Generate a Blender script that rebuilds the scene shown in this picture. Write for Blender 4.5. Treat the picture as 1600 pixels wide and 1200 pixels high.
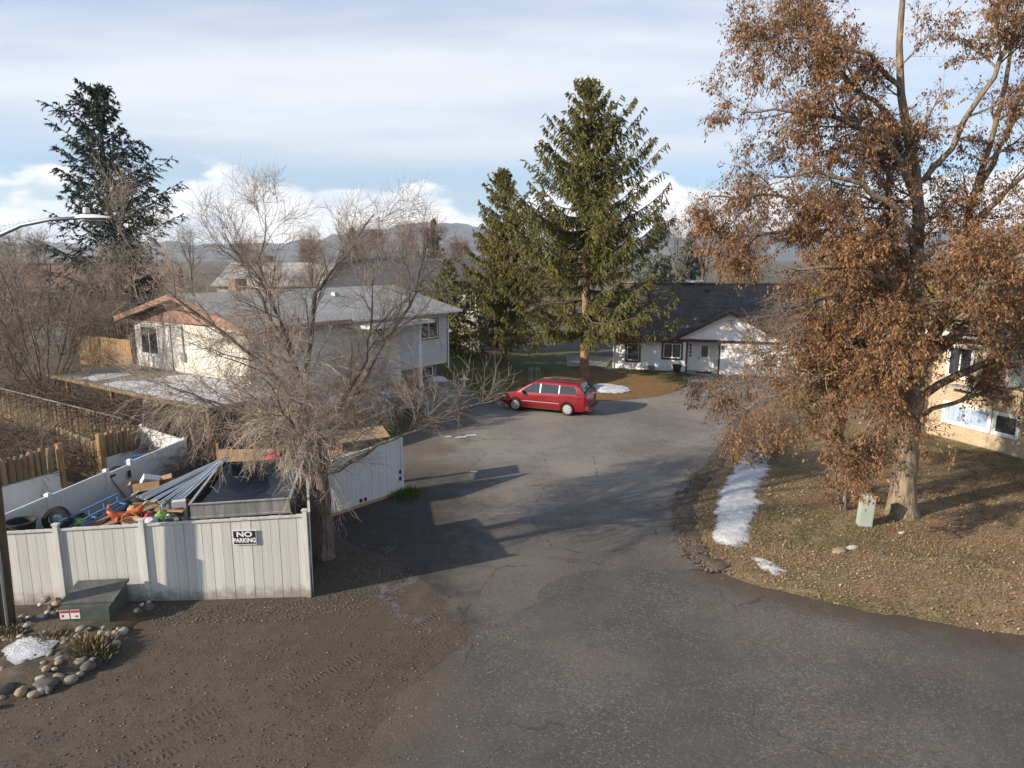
import bpy, math, random
import numpy as np
from mathutils import Vector, Matrix, geometry

for o in list(bpy.data.objects):
    bpy.data.objects.remove(o)
SC = bpy.context.scene
COL = SC.collection
R = math.radians
PI = math.pi
rng = np.random.default_rng(7)
random.seed(7)

# ------------------------------------------------------------------ camera
CAM_H = 8.2
cam = bpy.data.cameras.new('camera')
cam.lens = 24.0
cam.sensor_width = 36.0
cam.clip_start = 0.1
cam.clip_end = 40000
co = bpy.data.objects.new('camera', cam)
COL.objects.link(co)
co.location = (0, 0, CAM_H)
co.rotation_euler = (R(90 - 10.36), 0, 0)
SC.camera = co

# ------------------------------------------------------------------ light
SUN_EL = R(22)
LDIR = Vector((0.9015 * math.cos(SUN_EL), 0.4327 * math.cos(SUN_EL), -math.sin(SUN_EL)))
sl = bpy.data.lights.new('sun', 'SUN')
sl.energy = 5.0
sl.angle = R(0.6)
sl.color = (1.0, 0.87, 0.70)
so = bpy.data.objects.new('sun', sl)
COL.objects.link(so)
so.rotation_euler = LDIR.to_track_quat('-Z', 'Y').to_euler()

W = bpy.data.worlds.new('World')
SC.world = W
W.use_nodes = True
wt = W.node_tree
wt.nodes.clear()


def wn(t, **k):
    n = wt.nodes.new(t)
    for a, b in k.items():
        setattr(n, a, b)
    return n


def wmath(op, a, b=None, clamp=False):
    n = wn('ShaderNodeMath', operation=op)
    n.use_clamp = clamp
    for i, v in enumerate((a, b)):
        if v is None:
            continue
        if isinstance(v, (int, float)):
            n.inputs[i].default_value = v
        else:
            wt.links.new(v, n.inputs[i])
    return n.outputs[0]


def wramp(src, lo, hi):
    n = wn('ShaderNodeMapRange', interpolation_type='SMOOTHSTEP')
    n.inputs[1].default_value = lo
    n.inputs[2].default_value = hi
    wt.links.new(src, n.inputs[0])
    return n.outputs[0]


def wnoise(vec, scale, detail, rough, sc=(1, 1, 1), off=(0, 0, 0)):
    m = wn('ShaderNodeMapping')
    m.inputs['Scale'].default_value = sc
    m.inputs['Location'].default_value = off
    wt.links.new(vec, m.inputs[0])
    n = wn('ShaderNodeTexNoise')
    n.inputs['Scale'].default_value = scale
    n.inputs['Detail'].default_value = detail
    n.inputs['Roughness'].default_value = rough
    wt.links.new(m.outputs[0], n.inputs[0])
    return n.outputs[0]


sky = wn('ShaderNodeTexSky', sky_type='NISHITA')
sky.sun_disc = False
sky.sun_elevation = SUN_EL
sky.sun_rotation = math.atan2(-0.9015, -0.4327)
sky.altitude = 350
sky.air_density = 1.0
sky.dust_density = 0.15
sky.ozone_density = 3.0
tc = wn('ShaderNodeTexCoord')
sep = wn('ShaderNodeSeparateXYZ')
wt.links.new(tc.outputs['Generated'], sep.inputs[0])
zc = wmath('MAXIMUM', sep.outputs[2], 0.0)
den = wmath('ADD', zc, 0.10)
cmb = wn('ShaderNodeCombineXYZ')
wt.links.new(wmath('DIVIDE', sep.outputs[0], den), cmb.inputs[0])
wt.links.new(wmath('DIVIDE', sep.outputs[1], den), cmb.inputs[1])
# thin high veil of stratus everywhere
n1 = wnoise(cmb.outputs[0], 0.42, 7, 0.55, (0.55, 1.5, 1), (3.4, 1.2, 0))
veil = wramp(n1, 0.36, 0.62)
veil = wmath('ADD', wmath('MULTIPLY', veil, 0.58), 0.30)
# the thin layer looks thinner overhead, where the path through it is short
veil = wmath('MULTIPLY', veil, wmath('ADD', wmath('MULTIPLY', wramp(zc, 0.75, 0.28), 0.75), 0.25))
# gap of bluer sky low down, then heaped cloud over the hills
lowgap = wmath('MULTIPLY', wramp(zc, 0.10, 0.165), 0.85)
lowgap = wmath('ADD', lowgap, 0.15)
veil = wmath('MULTIPLY', veil, lowgap)
n2 = wnoise(tc.outputs['Generated'], 4.2, 9, 0.56, (1, 1, 2.3), (0.9, 2.3, 0.7))
hgt = wramp(zc, 0.135, 0.015)
cum = wramp(wmath('ADD', n2, wmath('MULTIPLY', hgt, 0.28)), 0.61, 0.68)
cum = wmath('MULTIPLY', cum, wramp(zc, 0.15, 0.11))
n3 = wnoise(tc.outputs['Generated'], 9.0, 8, 0.6, (1, 1, 2.0), (5.9, 1.3, 0.2))
ccol = wn('ShaderNodeMix', data_type='RGBA')
wt.links.new(wramp(n3, 0.35, 0.65), ccol.inputs[0])
ccol.inputs[6].default_value = (6.2, 6.7, 7.4, 1)
ccol.inputs[7].default_value = (11.0, 10.7, 10.3, 1)
tint = wn('ShaderNodeMix', data_type='RGBA', blend_type='MULTIPLY')
tint.inputs[0].default_value = 1.0
wt.links.new(sky.outputs[0], tint.inputs[6])
tint.inputs[7].default_value = (0.80, 0.96, 1.10, 1)
m1 = wn('ShaderNodeMix', data_type='RGBA')
wt.links.new(veil, m1.inputs[0])
wt.links.new(tint.outputs[2], m1.inputs[6])
m1.inputs[7].default_value = (6.55, 6.75, 7.05, 1)
m2 = wn('ShaderNodeMix', data_type='RGBA')
wt.links.new(cum, m2.inputs[0])
wt.links.new(m1.outputs[2], m2.inputs[6])
wt.links.new(ccol.outputs[2], m2.inputs[7])
bg = wn('ShaderNodeBackground')
bg.inputs[1].default_value = 0.093
wt.links.new(m2.outputs[2], bg.inputs[0])
wo = wn('ShaderNodeOutputWorld')
wt.links.new(bg.outputs[0], wo.inputs[0])

vs = SC.view_settings
vs.view_transform = 'Standard'
vs.look = 'None'
vs.gamma = 1
vs.exposure = 0.78
vs.use_curve_mapping = False
SC.cycles.use_denoising = True
SC.cycles.max_bounces = 5
SC.cycles.diffuse_bounces = 2
SC.cycles.glossy_bounces = 2
SC.cycles.transmission_bounces = 3
SC.cycles.transparent_max_bounces = 6
SC.cycles.volume_bounces = 0
SC.cycles.caustics_reflective = False
SC.cycles.caustics_refractive = False
SC.cycles.sample_clamp_indirect = 6


# ------------------------------------------------------------------ materials
class NT:
    """small helper round a material's node tree"""
    def __init__(s, name):
        s.m = bpy.data.materials.new(name)
        s.m.use_nodes = True
        s.t = s.m.node_tree
        s.b = s.t.nodes['Principled BSDF']
        s.tc = s.t.nodes.new('ShaderNodeTexCoord')

    def n(s, t, **k):
        n = s.t.nodes.new(t)
        for a, b in k.items():
            setattr(n, a, b)
        return n

    def l(s, a, b):
        s.t.links.new(a, b)

    def val(s, inp, v):
        if isinstance(v, (int, float)):
            inp.default_value = v
        elif isinstance(v, (tuple, list)):
            inp.default_value = (*v, 1) if len(v) == 3 and inp.type == 'RGBA' else v
        else:
            s.l(v, inp)

    def math(s, op, a, b=None, clamp=False):
        n = s.n('ShaderNodeMath', operation=op)
        n.use_clamp = clamp
        s.val(n.inputs[0], a)
        if b is not None:
            s.val(n.inputs[1], b)
        return n.outputs[0]

    def vec(s, sc=(1, 1, 1), off=(0, 0, 0), coord='Object', rot=(0, 0, 0)):
        m = s.n('ShaderNodeMapping')
        m.inputs['Scale'].default_value = sc
        m.inputs['Location'].default_value = off
        m.inputs['Rotation'].default_value = rot
        s.l(s.tc.outputs[coord], m.inputs[0])
        return m.outputs[0]

    def noise(s, vec, scale, detail=4, rough=0.55):
        n = s.n('ShaderNodeTexNoise')
        n.inputs['Scale'].default_value = scale
        n.inputs['Detail'].default_value = detail
        n.inputs['Roughness'].default_value = rough
        s.l(vec, n.inputs[0])
        return n.outputs[0]

    def voro(s, vec, scale, out='Distance', feature='F1'):
        n = s.n('ShaderNodeTexVoronoi', feature=feature)
        n.inputs['Scale'].default_value = scale
        s.l(vec, n.inputs[0])
        return n.outputs[out]

    def ramp(s, src, lo, hi, a=0.0, b=1.0):
        n = s.n('ShaderNodeMapRange', interpolation_type='SMOOTHSTEP')
        n.inputs[1].default_value = lo
        n.inputs[2].default_value = hi
        n.inputs[3].default_value = a
        n.inputs[4].default_value = b
        s.l(src, n.inputs[0])
        return n.outputs[0]

    def mix(s, f, a, b, blend='MIX'):
        n = s.n('ShaderNodeMix', data_type='RGBA', blend_type=blend)
        s.val(n.inputs[0], f)
        s.val(n.inputs[6], a)
        s.val(n.inputs[7], b)
        return n.outputs[2]

    def bump(s, h, strength=0.3, dist=0.02):
        n = s.n('ShaderNodeBump')
        n.inputs['Strength'].default_value = strength
        n.inputs['Distance'].default_value = dist
        s.l(h, n.inputs['Height'])
        s.l(n.outputs[0], s.b.inputs['Normal'])

    def set(s, col=None, rough=None, metal=None, **k):
        if col is not None:
            s.val(s.b.inputs['Base Color'], col)
        if rough is not None:
            s.val(s.b.inputs['Roughness'], rough)
        if metal is not None:
            s.val(s.b.inputs['Metallic'], metal)
        for a, v in k.items():
            s.val(s.b.inputs[a], v)
        return s.m

    def island(s):
        return s.n('ShaderNodeNewGeometry').outputs['Random Per Island']


M = {}


def pmat(name, c1, c2, scale=3, rough=0.8, bump=0.0, bscale=30, metal=0.0, sc=(1, 1, 1), lo=0.3, hi=0.7, isl=0.0, **k):
    """two-tone worn material with noise; isl adds a tone shift for each separate piece"""
    t = NT(name)
    v = t.vec(sc)
    n = t.noise(v, scale, 6, 0.62)
    f = t.ramp(n, lo, hi)
    col = t.mix(f, c1, c2)
    if isl:
        r = t.ramp(t.island(), 0, 1, 1 - isl, 1 + isl)
        oi = t.n('ShaderNodeObjectInfo').outputs['Random']
        r2 = t.ramp(oi, 0, 1, 1 - isl, 1 + isl)
        cc = t.n('ShaderNodeCombineColor')
        rr = t.math('MULTIPLY', r, r2)
        for i in range(3):
            t.l(rr, cc.inputs[i])
        col = t.mix(1.0, col, cc.outputs[0], 'MULTIPLY')
    if bump:
        t.bump(t.noise(v, bscale, 5, 0.6), bump)
    M[name] = t.set(col, rough, metal, **k)
    return M[name]


def dirt_colour(t):
    v = t.vec()
    a = t.noise(v, 0.35, 8, 0.62)
    b = t.noise(v, 2.3, 9, 0.7)
    c = t.noise(v, 26, 5, 0.75)
    d = t.voro(v, 34, 'Color')
    col = t.mix(t.ramp(a, 0.34, 0.66), (0.063, 0.047, 0.033), (0.099, 0.076, 0.055))
    col = t.mix(t.ramp(b, 0.42, 0.68, 0, 0.7), col, (0.117, 0.096, 0.073))
    col = t.mix(t.ramp(b, 0.30, 0.44, 0.6, 0), col, (0.037, 0.029, 0.022))
    col = t.mix(t.ramp(c, 0.42, 0.70, 0, 0.75), col, (0.162, 0.144, 0.120))
    col = t.mix(t.ramp(c, 0.28, 0.46, 0.7, 0), col, (0.027, 0.022, 0.018))
    return col, t.math('ADD', t.math('MULTIPLY', b, 0.7), t.math('MULTIPLY', c, 0.5))


def asphalt_colour(t, coarse):
    v = t.vec()
    a = t.noise(v, 0.22, 6, 0.6)
    b = t.noise(v, 1.6, 8, 0.68)
    g = t.voro(v, 30 if coarse else 48, 'Color')
    sp = t.n('ShaderNodeSeparateColor')
    t.l(g, sp.inputs[0])
    gg = t.noise(v, 42 if coarse else 60, 4, 0.8)
    base = t.mix(t.ramp(a, 0.32, 0.68), (0.064, 0.061, 0.058), (0.128, 0.118, 0.106))
    col = t.mix(t.ramp(b, 0.45, 0.75, 0, 0.55), base, (0.119, 0.108, 0.094))
    col = t.mix(t.ramp(b, 0.28, 0.45, 0.55, 0), col, (0.056, 0.053, 0.049))
    hi = t.ramp(t.noise(t.vec((1, 0.45, 1), rot=(0, 0, 0.35)), 0.35, 5, 0.6), 0.35, 0.68, 0.30, 0.95) if coarse else 0.5
    col = t.mix(t.math('MULTIPLY', t.ramp(sp.outputs[0], 0.72, 1.0), hi), col, (0.234, 0.218, 0.195))
    col = t.mix(t.math('MULTIPLY', t.ramp(sp.outputs[1], 0.6, 1.0, 0, 0.8), hi), col, (0.039, 0.037, 0.036))
    col = t.mix(t.math('MULTIPLY', t.ramp(gg, 0.5, 0.75, 0, 0.7), hi), col, (0.195, 0.183, 0.164))
    return col, t.math('ADD', sp.outputs[0], gg)


def edge_attr(t, name='edge'):
    n = t.n('ShaderNodeAttribute', attribute_name=name)
    return n.outputs['Fac']


# street asphalt: coarse chip seal, dirt dragged over its left side and its verge side
t = NT('street_asphalt')
col, h = asphalt_colour(t, True)
dc, dh = dirt_colour(t)
sx = t.n('ShaderNodeSeparateXYZ')
t.l(t.vec(), sx.inputs[0])
w = t.noise(t.vec((1, 0.6, 1)), 0.38, 9, 0.72)
f = t.math('ADD', t.ramp(sx.outputs[0], 1.6, -3.4), t.math('MULTIPLY', t.math('SUBTRACT', w, 0.5), 2.0))
f = t.ramp(f, 0.25, 0.95)
col = t.mix(f, col, dc)
e = t.ramp(edge_attr(t), 1.9, 0.0)
e = t.ramp(t.math('ADD', e, t.math('MULTIPLY', t.math('SUBTRACT', t.noise(t.vec(), 2.2, 7, 0.7), 0.5), 1.2)), 0.45, 0.95, 0, 0.8)
col = t.mix(e, col, (0.088, 0.060, 0.040))
vv = t.vec()
wob = t.n('ShaderNodeTexNoise')
wob.inputs['Scale'].default_value = 1.3
wob.inputs['Detail'].default_value = 6
t.l(vv, wob.inputs[0])
va = t.n('ShaderNodeVectorMath', operation='MULTIPLY_ADD')
t.l(wob.outputs['Color'], va.inputs[0])
va.inputs[1].default_value = (1.1, 1.1, 0)
t.l(vv, va.inputs[2])
cr = t.voro(va.outputs[0], 0.15, 'Distance', 'DISTANCE_TO_EDGE')
crk = t.math('MULTIPLY', t.ramp(cr, 0.0035, 0.0008), t.ramp(t.noise(vv, 0.7, 5, 0.7), 0.46, 0.58))
col = t.mix(t.math('MULTIPLY', crk, 0.6), col, (0.026, 0.025, 0.024))
pat = t.ramp(t.noise(t.vec((0.7, 1.0, 1), (4, 9, 0)), 0.22, 3, 0.5), 0.50, 0.62)
col = t.mix(t.math('MULTIPLY', pat, 0.5), col, t.mix(1.0, col, (0.72, 0.70, 0.68), 'MULTIPLY'))
oil = t.ramp(t.noise(vv, 1.1, 4, 0.55), 0.68, 0.76)
col = t.mix(t.math('MULTIPLY', oil, 0.6), col, (0.030, 0.028, 0.026))
col = t.mix(1.0, col, (0.93, 0.92, 0.90), 'MULTIPLY')
t.bump(h, 0.35, 0.012)
M['street'] = t.set(col, 0.84)

t = NT('driveway_asphalt')
col, h = asphalt_colour(t, False)
col = t.mix(1.0, col, (1.85, 1.80, 1.72), 'MULTIPLY')
v = t.vec()
dc, dh = dirt_colour(t)
sx = t.n('ShaderNodeSeparateXYZ')
t.l(v, sx.inputs[0])
f = t.math('ADD', t.ramp(sx.outputs[0], 1.5, -4.5), t.math('MULTIPLY', t.math('SUBTRACT', t.noise(v, 0.6, 6, 0.65), 0.5), 1.6))
col = t.mix(t.ramp(f, 0.5, 0.95, 0, 0.75), col, dc)
# tyre-worn and oily marks, cracks
col = t.mix(t.ramp(t.noise(t.vec((0.5, 1.6, 1), rot=(0, 0, 0.5)), 0.8, 5, 0.6), 0.58, 0.74, 0, 0.5), col, (0.070, 0.062, 0.056))
cr = t.voro(v, 0.28, 'Distance', 'DISTANCE_TO_EDGE')
wv = t.noise(v, 2.0, 6, 0.7)
crk = t.math('MULTIPLY', t.ramp(cr, 0.012, 0.002), t.ramp(wv, 0.48, 0.58))
col = t.mix(t.math('MULTIPLY', crk, 0.7), col, (0.03, 0.03, 0.03))
# older, darker mat near the street and damp soil by the gate, painted darker to deepen the shade there
ys_ = t.math('ADD', sx.outputs[1], t.math('MULTIPLY', t.math('SUBTRACT', t.noise(v, 0.7, 6, 0.65), 0.5), 3.5))
col = t.mix(t.ramp(ys_, 24.0, 18.6), col, t.mix(1.0, col, (0.60, 0.60, 0.60), 'MULTIPLY'))
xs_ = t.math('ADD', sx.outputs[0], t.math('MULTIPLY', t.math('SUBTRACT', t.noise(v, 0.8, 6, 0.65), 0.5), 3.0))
damp_shade = t.math('MULTIPLY', t.ramp(xs_, 0.0, -2.2), t.ramp(sx.outputs[1], 27.5, 24.5))
col = t.mix(t.math('MULTIPLY', damp_shade, 0.75), col, t.mix(t.ramp(t.noise(v, 3.2, 6, 0.7), 0.4, 0.7), (0.022, 0.020, 0.019), (0.055, 0.047, 0.040)))
e = t.ramp(edge_attr(t), 1.0, 0.0)
e = t.ramp(t.math('ADD', e, t.math('MULTIPLY', t.math('SUBTRACT', t.noise(v, 2.6, 7, 0.7), 0.5), 1.2)), 0.5, 1.0, 0, 0.75)
col = t.mix(e, col, (0.075, 0.055, 0.040))
t.bump(h, 0.25, 0.008)
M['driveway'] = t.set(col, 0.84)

t = NT('gravel_dirt')
col, h = dirt_colour(t)
col = t.mix(1.0, col, (0.80, 0.77, 0.76), 'MULTIPLY')
# ribbed tyre tracks pressed into the dirt
st = t.n('ShaderNodeSeparateXYZ')
t.l(t.vec(), st.inputs[0])
X_, Y_ = st.outputs[0], st.outputs[1]
wig = t.math('MULTIPLY', t.math('SUBTRACT', t.noise(t.vec(), 0.5, 3, 0.5), 0.5), 0.5)
al = t.math('ADD', t.math('MULTIPLY', X_, 0.66), t.math('MULTIPLY', Y_, 0.75))
pp = t.math('ADD', t.math('ADD', t.math('MULTIPLY', X_, -0.75), t.math('MULTIPLY', Y_, 0.66)), wig)
tm = None
for b0, wd, k_ in ((11.05, 0.11, 1.0), (11.62, 0.10, 0.7), (9.55, 0.12, 0.45), (10.15, 0.10, 0.35)):
    d_ = t.math('ABSOLUTE', t.math('SUBTRACT', pp, b0))
    q_ = t.ramp(d_, wd, wd * 0.55, 0, k_)
    tm = q_ if tm is None else t.math('MAXIMUM', tm, q_)
tm = t.math('MULTIPLY', tm, t.ramp(t.noise(t.vec(), 0.9, 4, 0.6), 0.42, 0.58))
rib = t.math('MULTIPLY', t.math('ADD', t.math('SINE', t.math('ADD', t.math('MULTIPLY', al, 62.0), t.math('MULTIPLY', t.noise(t.vec(), 7, 3), 5.0))), 1.0), 0.5)
col = t.mix(t.math('MULTIPLY', tm, t.ramp(rib, 0.2, 0.7, 0.75, 0.1)), col, (0.050, 0.038, 0.029))
dmp = t.ramp(t.noise(t.vec((1, 0.6, 1), rot=(0, 0, 0.5)), 0.30, 5, 0.6), 0.50, 0.66, 0, 0.55)
col = t.mix(dmp, col, (0.070, 0.055, 0.043))
t.bump(t.math('ADD', h, t.math('MULTIPLY', t.math('MULTIPLY', rib, tm), 0.6)), 0.7, 0.03)
M['gravel'] = t.set(col, 0.93)


def turf(name, green, brown, litter, gl, gh, ring=None):
    t = NT(name)
    v = t.vec()
    a = t.noise(v, 0.16, 6, 0.6)
    b = t.noise(v, 1.3, 8, 0.68)
    c = t.noise(v, 19, 6, 0.78)
    col = t.mix(t.ramp(t.math('ADD', t.math('MULTIPLY', a, 0.7), t.math('MULTIPLY', b, 0.3)), gl, gh), brown, green)
    col = t.mix(t.ramp(b, 0.48, 0.66, 0, 0.75), col, litter)
    col = t.mix(t.ramp(c, 0.48, 0.70, 0, 0.7), col, tuple(min(1, x * 2.0) for x in litter))
    col = t.mix(t.ramp(c, 0.30, 0.50, 0.75, 0), col, tuple(x * 0.35 for x in brown))
    t.bump(t.math('ADD', c, b), 0.9, 0.06)
    if ring:
        sp_ = t.n('ShaderNodeSeparateXYZ')
        t.l(v, sp_.inputs[0])
        dx = t.math('SUBTRACT', sp_.outputs[0], ring[0])
        dy = t.math('SUBTRACT', sp_.outputs[1], ring[1])
        dd = t.math('SQRT', t.math('ADD', t.math('MULTIPLY', dx, dx), t.math('MULTIPLY', dy, dy)))
        dd = t.math('ADD', dd, t.math('MULTIPLY', t.math('SUBTRACT', b, 0.5), 7.0))
        gcol = t.mix(t.ramp(c, 0.35, 0.70), tuple(x * 0.55 for x in green), tuple(x * 1.35 for x in green))
        col = t.mix(t.ramp(dd, ring[2] - 1.2, ring[2] + 1.2), col, gcol)
    M[name] = t.set(col, 0.95)


turf('verge_turf', (0.088, 0.092, 0.028), (0.215, 0.140, 0.078), (0.360, 0.255, 0.152), 0.49, 0.57)
turf('island_turf', (0.095, 0.100, 0.028), (0.215, 0.112, 0.044), (0.255, 0.145, 0.058), 0.50, 0.60, (6.0, 44.5, 5.2))
turf('yard_turf', (0.070, 0.078, 0.024), (0.092, 0.070, 0.044), (0.120, 0.085, 0.052), 0.44, 0.54)
turf('far_ground', (0.070, 0.066, 0.036), (0.105, 0.085, 0.060), (0.130, 0.105, 0.075), 0.45, 0.55)

t = NT('snow')
v = t.vec()
n = t.noise(v, 3.5, 8, 0.65)
g = t.noise(v, 22, 5, 0.7)
col = t.mix(t.ramp(n, 0.35, 0.65), (0.52, 0.55, 0.60), (0.70, 0.72, 0.74))
col = t.mix(t.ramp(g, 0.54, 0.70, 0, 0.8), col, (0.26, 0.23, 0.20))
rim = t.ramp(t.math('ADD', edge_attr(t), t.math('MULTIPLY', t.math('SUBTRACT', g, 0.5), 0.35)), 0.09, 0.0, 0, 0.65)
col = t.mix(rim, col, (0.20, 0.19, 0.18))
col = t.mix(t.ramp(t.noise(v, 60, 3, 0.7), 0.45, 0.7, 0, 0.35), col, (0.30, 0.31, 0.33))
t.bump(t.math('ADD', n, g), 0.9, 0.05)
M['snow'] = t.set(col, 0.55)

t = NT('frost')
v = t.vec()
n = t.noise(v, 2.2, 8, 0.7)
M['frost'] = t.set((0.20, 0.21, 0.23), 0.35, Alpha=t.ramp(t.math('MULTIPLY', n, t.ramp(edge_attr(t), 0.0, 0.35)), 0.35, 0.60, 0, 0.55))


def bark(name, c1, c2, sc=(7, 7, 1.1)):
    t = NT(name)
    v = t.vec(sc)
    n = t.noise(v, 2.2, 6, 0.65)
    f = t.ramp(n, 0.36, 0.62)
    col = t.mix(f, c1, c2)
    t.bump(n, 0.9, 0.05)
    M[name] = t.set(col, 0.92)


bark('maple_bark', (0.115, 0.090, 0.064), (0.300, 0.235, 0.165))
bark('spruce_bark', (0.120, 0.070, 0.045), (0.360, 0.215, 0.140))
bark('bare_bark', (0.085, 0.066, 0.054), (0.225, 0.178, 0.145))
bark('dark_bark', (0.060, 0.046, 0.038), (0.125, 0.100, 0.084))


def leafmat(name, cols, rough=0.75, trans=0.0):
    t = NT(name)
    r = t.island()
    cr = t.n('ShaderNodeValToRGB')
    cr.color_ramp.interpolation = 'LINEAR'
    els = cr.color_ramp.elements
    while len(els) < len(cols):
        els.new(0.5)
    for i, c in enumerate(cols):
        els[i].position = i / (len(cols) - 1)
        els[i].color = (*c, 1)
    t.l(r, cr.inputs[0])
    n = t.noise(t.vec(), 0.45, 4, 0.6)
    k = t.ramp(n, 0.3, 0.7, 0.72, 1.25)
    cc = t.n('ShaderNodeCombineColor')
    for i in range(3):
        t.l(k, cc.inputs[i])
    M[name] = t.set(t.mix(1.0, cr.outputs[0], cc.outputs[0], 'MULTIPLY'), rough)
    if trans:
        tr = t.n('ShaderNodeBsdfTranslucent')
        t.l(cr.outputs[0], tr.inputs[0])
        ms = t.n('ShaderNodeMixShader')
        ms.inputs[0].default_value = trans
        out = t.t.nodes['Material Output']
        t.l(t.b.outputs[0], ms.inputs[1])
        t.l(tr.outputs[0], ms.inputs[2])
        t.l(ms.outputs[0], out.inputs[0])


leafmat('maple_leaf', [(0.090, 0.040, 0.018), (0.190, 0.090, 0.036), (0.255, 0.130, 0.052), (0.345, 0.200, 0.095), (0.130, 0.058, 0.025)], 0.7, 0.25)
leafmat('litter_leaf', [(0.075, 0.040, 0.021), (0.205, 0.122, 0.064), (0.310, 0.200, 0.112), (0.430, 0.315, 0.200)], 0.85)
leafmat('dry_blade', [(0.100, 0.080, 0.035), (0.200, 0.150, 0.075), (0.290, 0.220, 0.120), (0.085, 0.088, 0.028)], 0.85)
leafmat('green_blade', [(0.045, 0.062, 0.016), (0.075, 0.090, 0.024), (0.110, 0.105, 0.035), (0.130, 0.100, 0.050)], 0.8)
leafmat('spruce_needle', [(0.070, 0.082, 0.022), (0.135, 0.140, 0.036), (0.210, 0.195, 0.050), (0.280, 0.228, 0.072), (0.100, 0.106, 0.030)], 0.6, 0.2)
leafmat('fir_needle', [(0.018, 0.030, 0.024), (0.032, 0.048, 0.038), (0.045, 0.062, 0.046), (0.026, 0.038, 0.030)], 0.6)
leafmat('grey_needle', [(0.10, 0.125, 0.110), (0.15, 0.18, 0.16), (0.20, 0.22, 0.19)], 0.7)
leafmat('gold_leaf', [(0.26, 0.17, 0.030), (0.36, 0.24, 0.040), (0.42, 0.30, 0.06), (0.20, 0.13, 0.03)], 0.7, 0.2)
leafmat('weed_leaf', [(0.05, 0.085, 0.018), (0.085, 0.13, 0.028), (0.13, 0.16, 0.045)], 0.7, 0.15)
leafmat('twig_pale', [(0.28, 0.225, 0.18), (0.40, 0.325, 0.26), (0.52, 0.43, 0.345), (0.33, 0.26, 0.21)], 0.85)
leafmat('twig_shrub', [(0.170, 0.138, 0.106), (0.240, 0.195, 0.150), (0.310, 0.255, 0.195)], 0.9)
leafmat('twig_mid', [(0.215, 0.175, 0.140), (0.300, 0.248, 0.200), (0.390, 0.325, 0.262)], 0.9)
leafmat('twig_far', [(0.130, 0.100, 0.082), (0.180, 0.140, 0.112), (0.215, 0.168, 0.138)], 0.9)
leafmat('twig_red', [(0.165, 0.105, 0.082), (0.215, 0.140, 0.108), (0.250, 0.175, 0.140)], 0.9)
leafmat('brush_twig', [(0.070, 0.052, 0.042), (0.120, 0.090, 0.070), (0.175, 0.135, 0.105)], 0.9)
leafmat('pebble', [(0.060, 0.050, 0.040), (0.100, 0.085, 0.068), (0.145, 0.125, 0.102), (0.24, 0.215, 0.185)], 0.9)

# built things
pmat('white_board', (0.58, 0.575, 0.55), (0.38, 0.37, 0.34), 2.0, 0.7, 0.25, 26, sc=(5, 5, 0.5), lo=0.36, hi=0.80, isl=0.08)
pmat('vinyl', (0.66, 0.68, 0.69), (0.58, 0.60, 0.61), 1.5, 0.45, 0.0)
pmat('log_wood', (0.125, 0.092, 0.058), (0.270, 0.195, 0.110), 2.2, 0.85, 0.5, 14, sc=(4, 4, 0.7), isl=0.25)
pmat('post_wood', (0.24, 0.145, 0.065), (0.36, 0.23, 0.11), 2.0, 0.8, 0.3, 14, sc=(4, 4, 0.6))
pmat('plywood', (0.36, 0.225, 0.12), (0.46, 0.32, 0.19), 2.0, 0.75, 0.2, 14, sc=(4, 0.8, 1))
pmat('pole_wood', (0.060, 0.042, 0.030), (0.135, 0.092, 0.062), 2.6, 0.9, 0.5, 18, sc=(6, 6, 0.35))
pmat('galvanised', (0.36, 0.39, 0.41), (0.28, 0.31, 0.33), 5, 0.42, 0.0, metal=0.6)
pmat('lamp_paint', (0.66, 0.67, 0.68), (0.60, 0.61, 0.62), 3, 0.5)
pmat('stucco', (0.68, 0.645, 0.58), (0.57, 0.54, 0.475), 1.1, 0.9, 0.4, 60)
pmat('stucco_white', (0.60, 0.61, 0.61), (0.52, 0.53, 0.53), 1.1, 0.9, 0.4, 60)
pmat('foundation', (0.25, 0.24, 0.22), (0.32, 0.31, 0.285), 1.6, 0.9, 0.3, 40)
pmat('red_wood', (0.23, 0.110, 0.075), (0.32, 0.185, 0.135), 1.6, 0.75, 0.3, 16, sc=(3, 3, 3))
pmat('white_trim', (0.78, 0.78, 0.77), (0.70, 0.70, 0.68), 2, 0.6)
pmat('maroon_trim', (0.050, 0.018, 0.022), (0.075, 0.030, 0.033), 3, 0.55)
pmat('dark_trim', (0.035, 0.030, 0.030), (0.055, 0.048, 0.046), 3, 0.6)
pmat('concrete', (0.26, 0.25, 0.225), (0.36, 0.345, 0.315), 1.8, 0.9, 0.4, 30)
pmat('old_concrete', (0.155, 0.145, 0.125), (0.235, 0.22, 0.19), 2.2, 0.92, 0.4, 30)
pmat('flagstone', (0.22, 0.195, 0.14), (0.30, 0.265, 0.20), 2.2, 0.9, 0.3, 20)
pmat('green_metal', (0.045, 0.060, 0.056), (0.085, 0.096, 0.088), 3, 0.5, 0.1, 20)
pmat('box_lid', (0.060, 0.066, 0.064), (0.125, 0.122, 0.112), 3, 0.7, 0.3, 20)
pmat('pedestal_green', (0.31, 0.37, 0.32), (0.38, 0.43, 0.38), 3, 0.5)
pmat('black_metal', (0.018, 0.018, 0.020), (0.035, 0.035, 0.036), 4, 0.5)
pmat('rubber', (0.016, 0.016, 0.017), (0.040, 0.038, 0.035), 6, 0.85)
pmat('cardboard', (0.34, 0.205, 0.11), (0.42, 0.27, 0.15), 3, 0.85)
pmat('white_plastic', (0.68, 0.69, 0.70), (0.60, 0.61, 0.63), 3, 0.45)
pmat('pale_metal', (0.46, 0.52, 0.58), (0.56, 0.61, 0.66), 2, 0.4, metal=0.25, isl=0.12)
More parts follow.
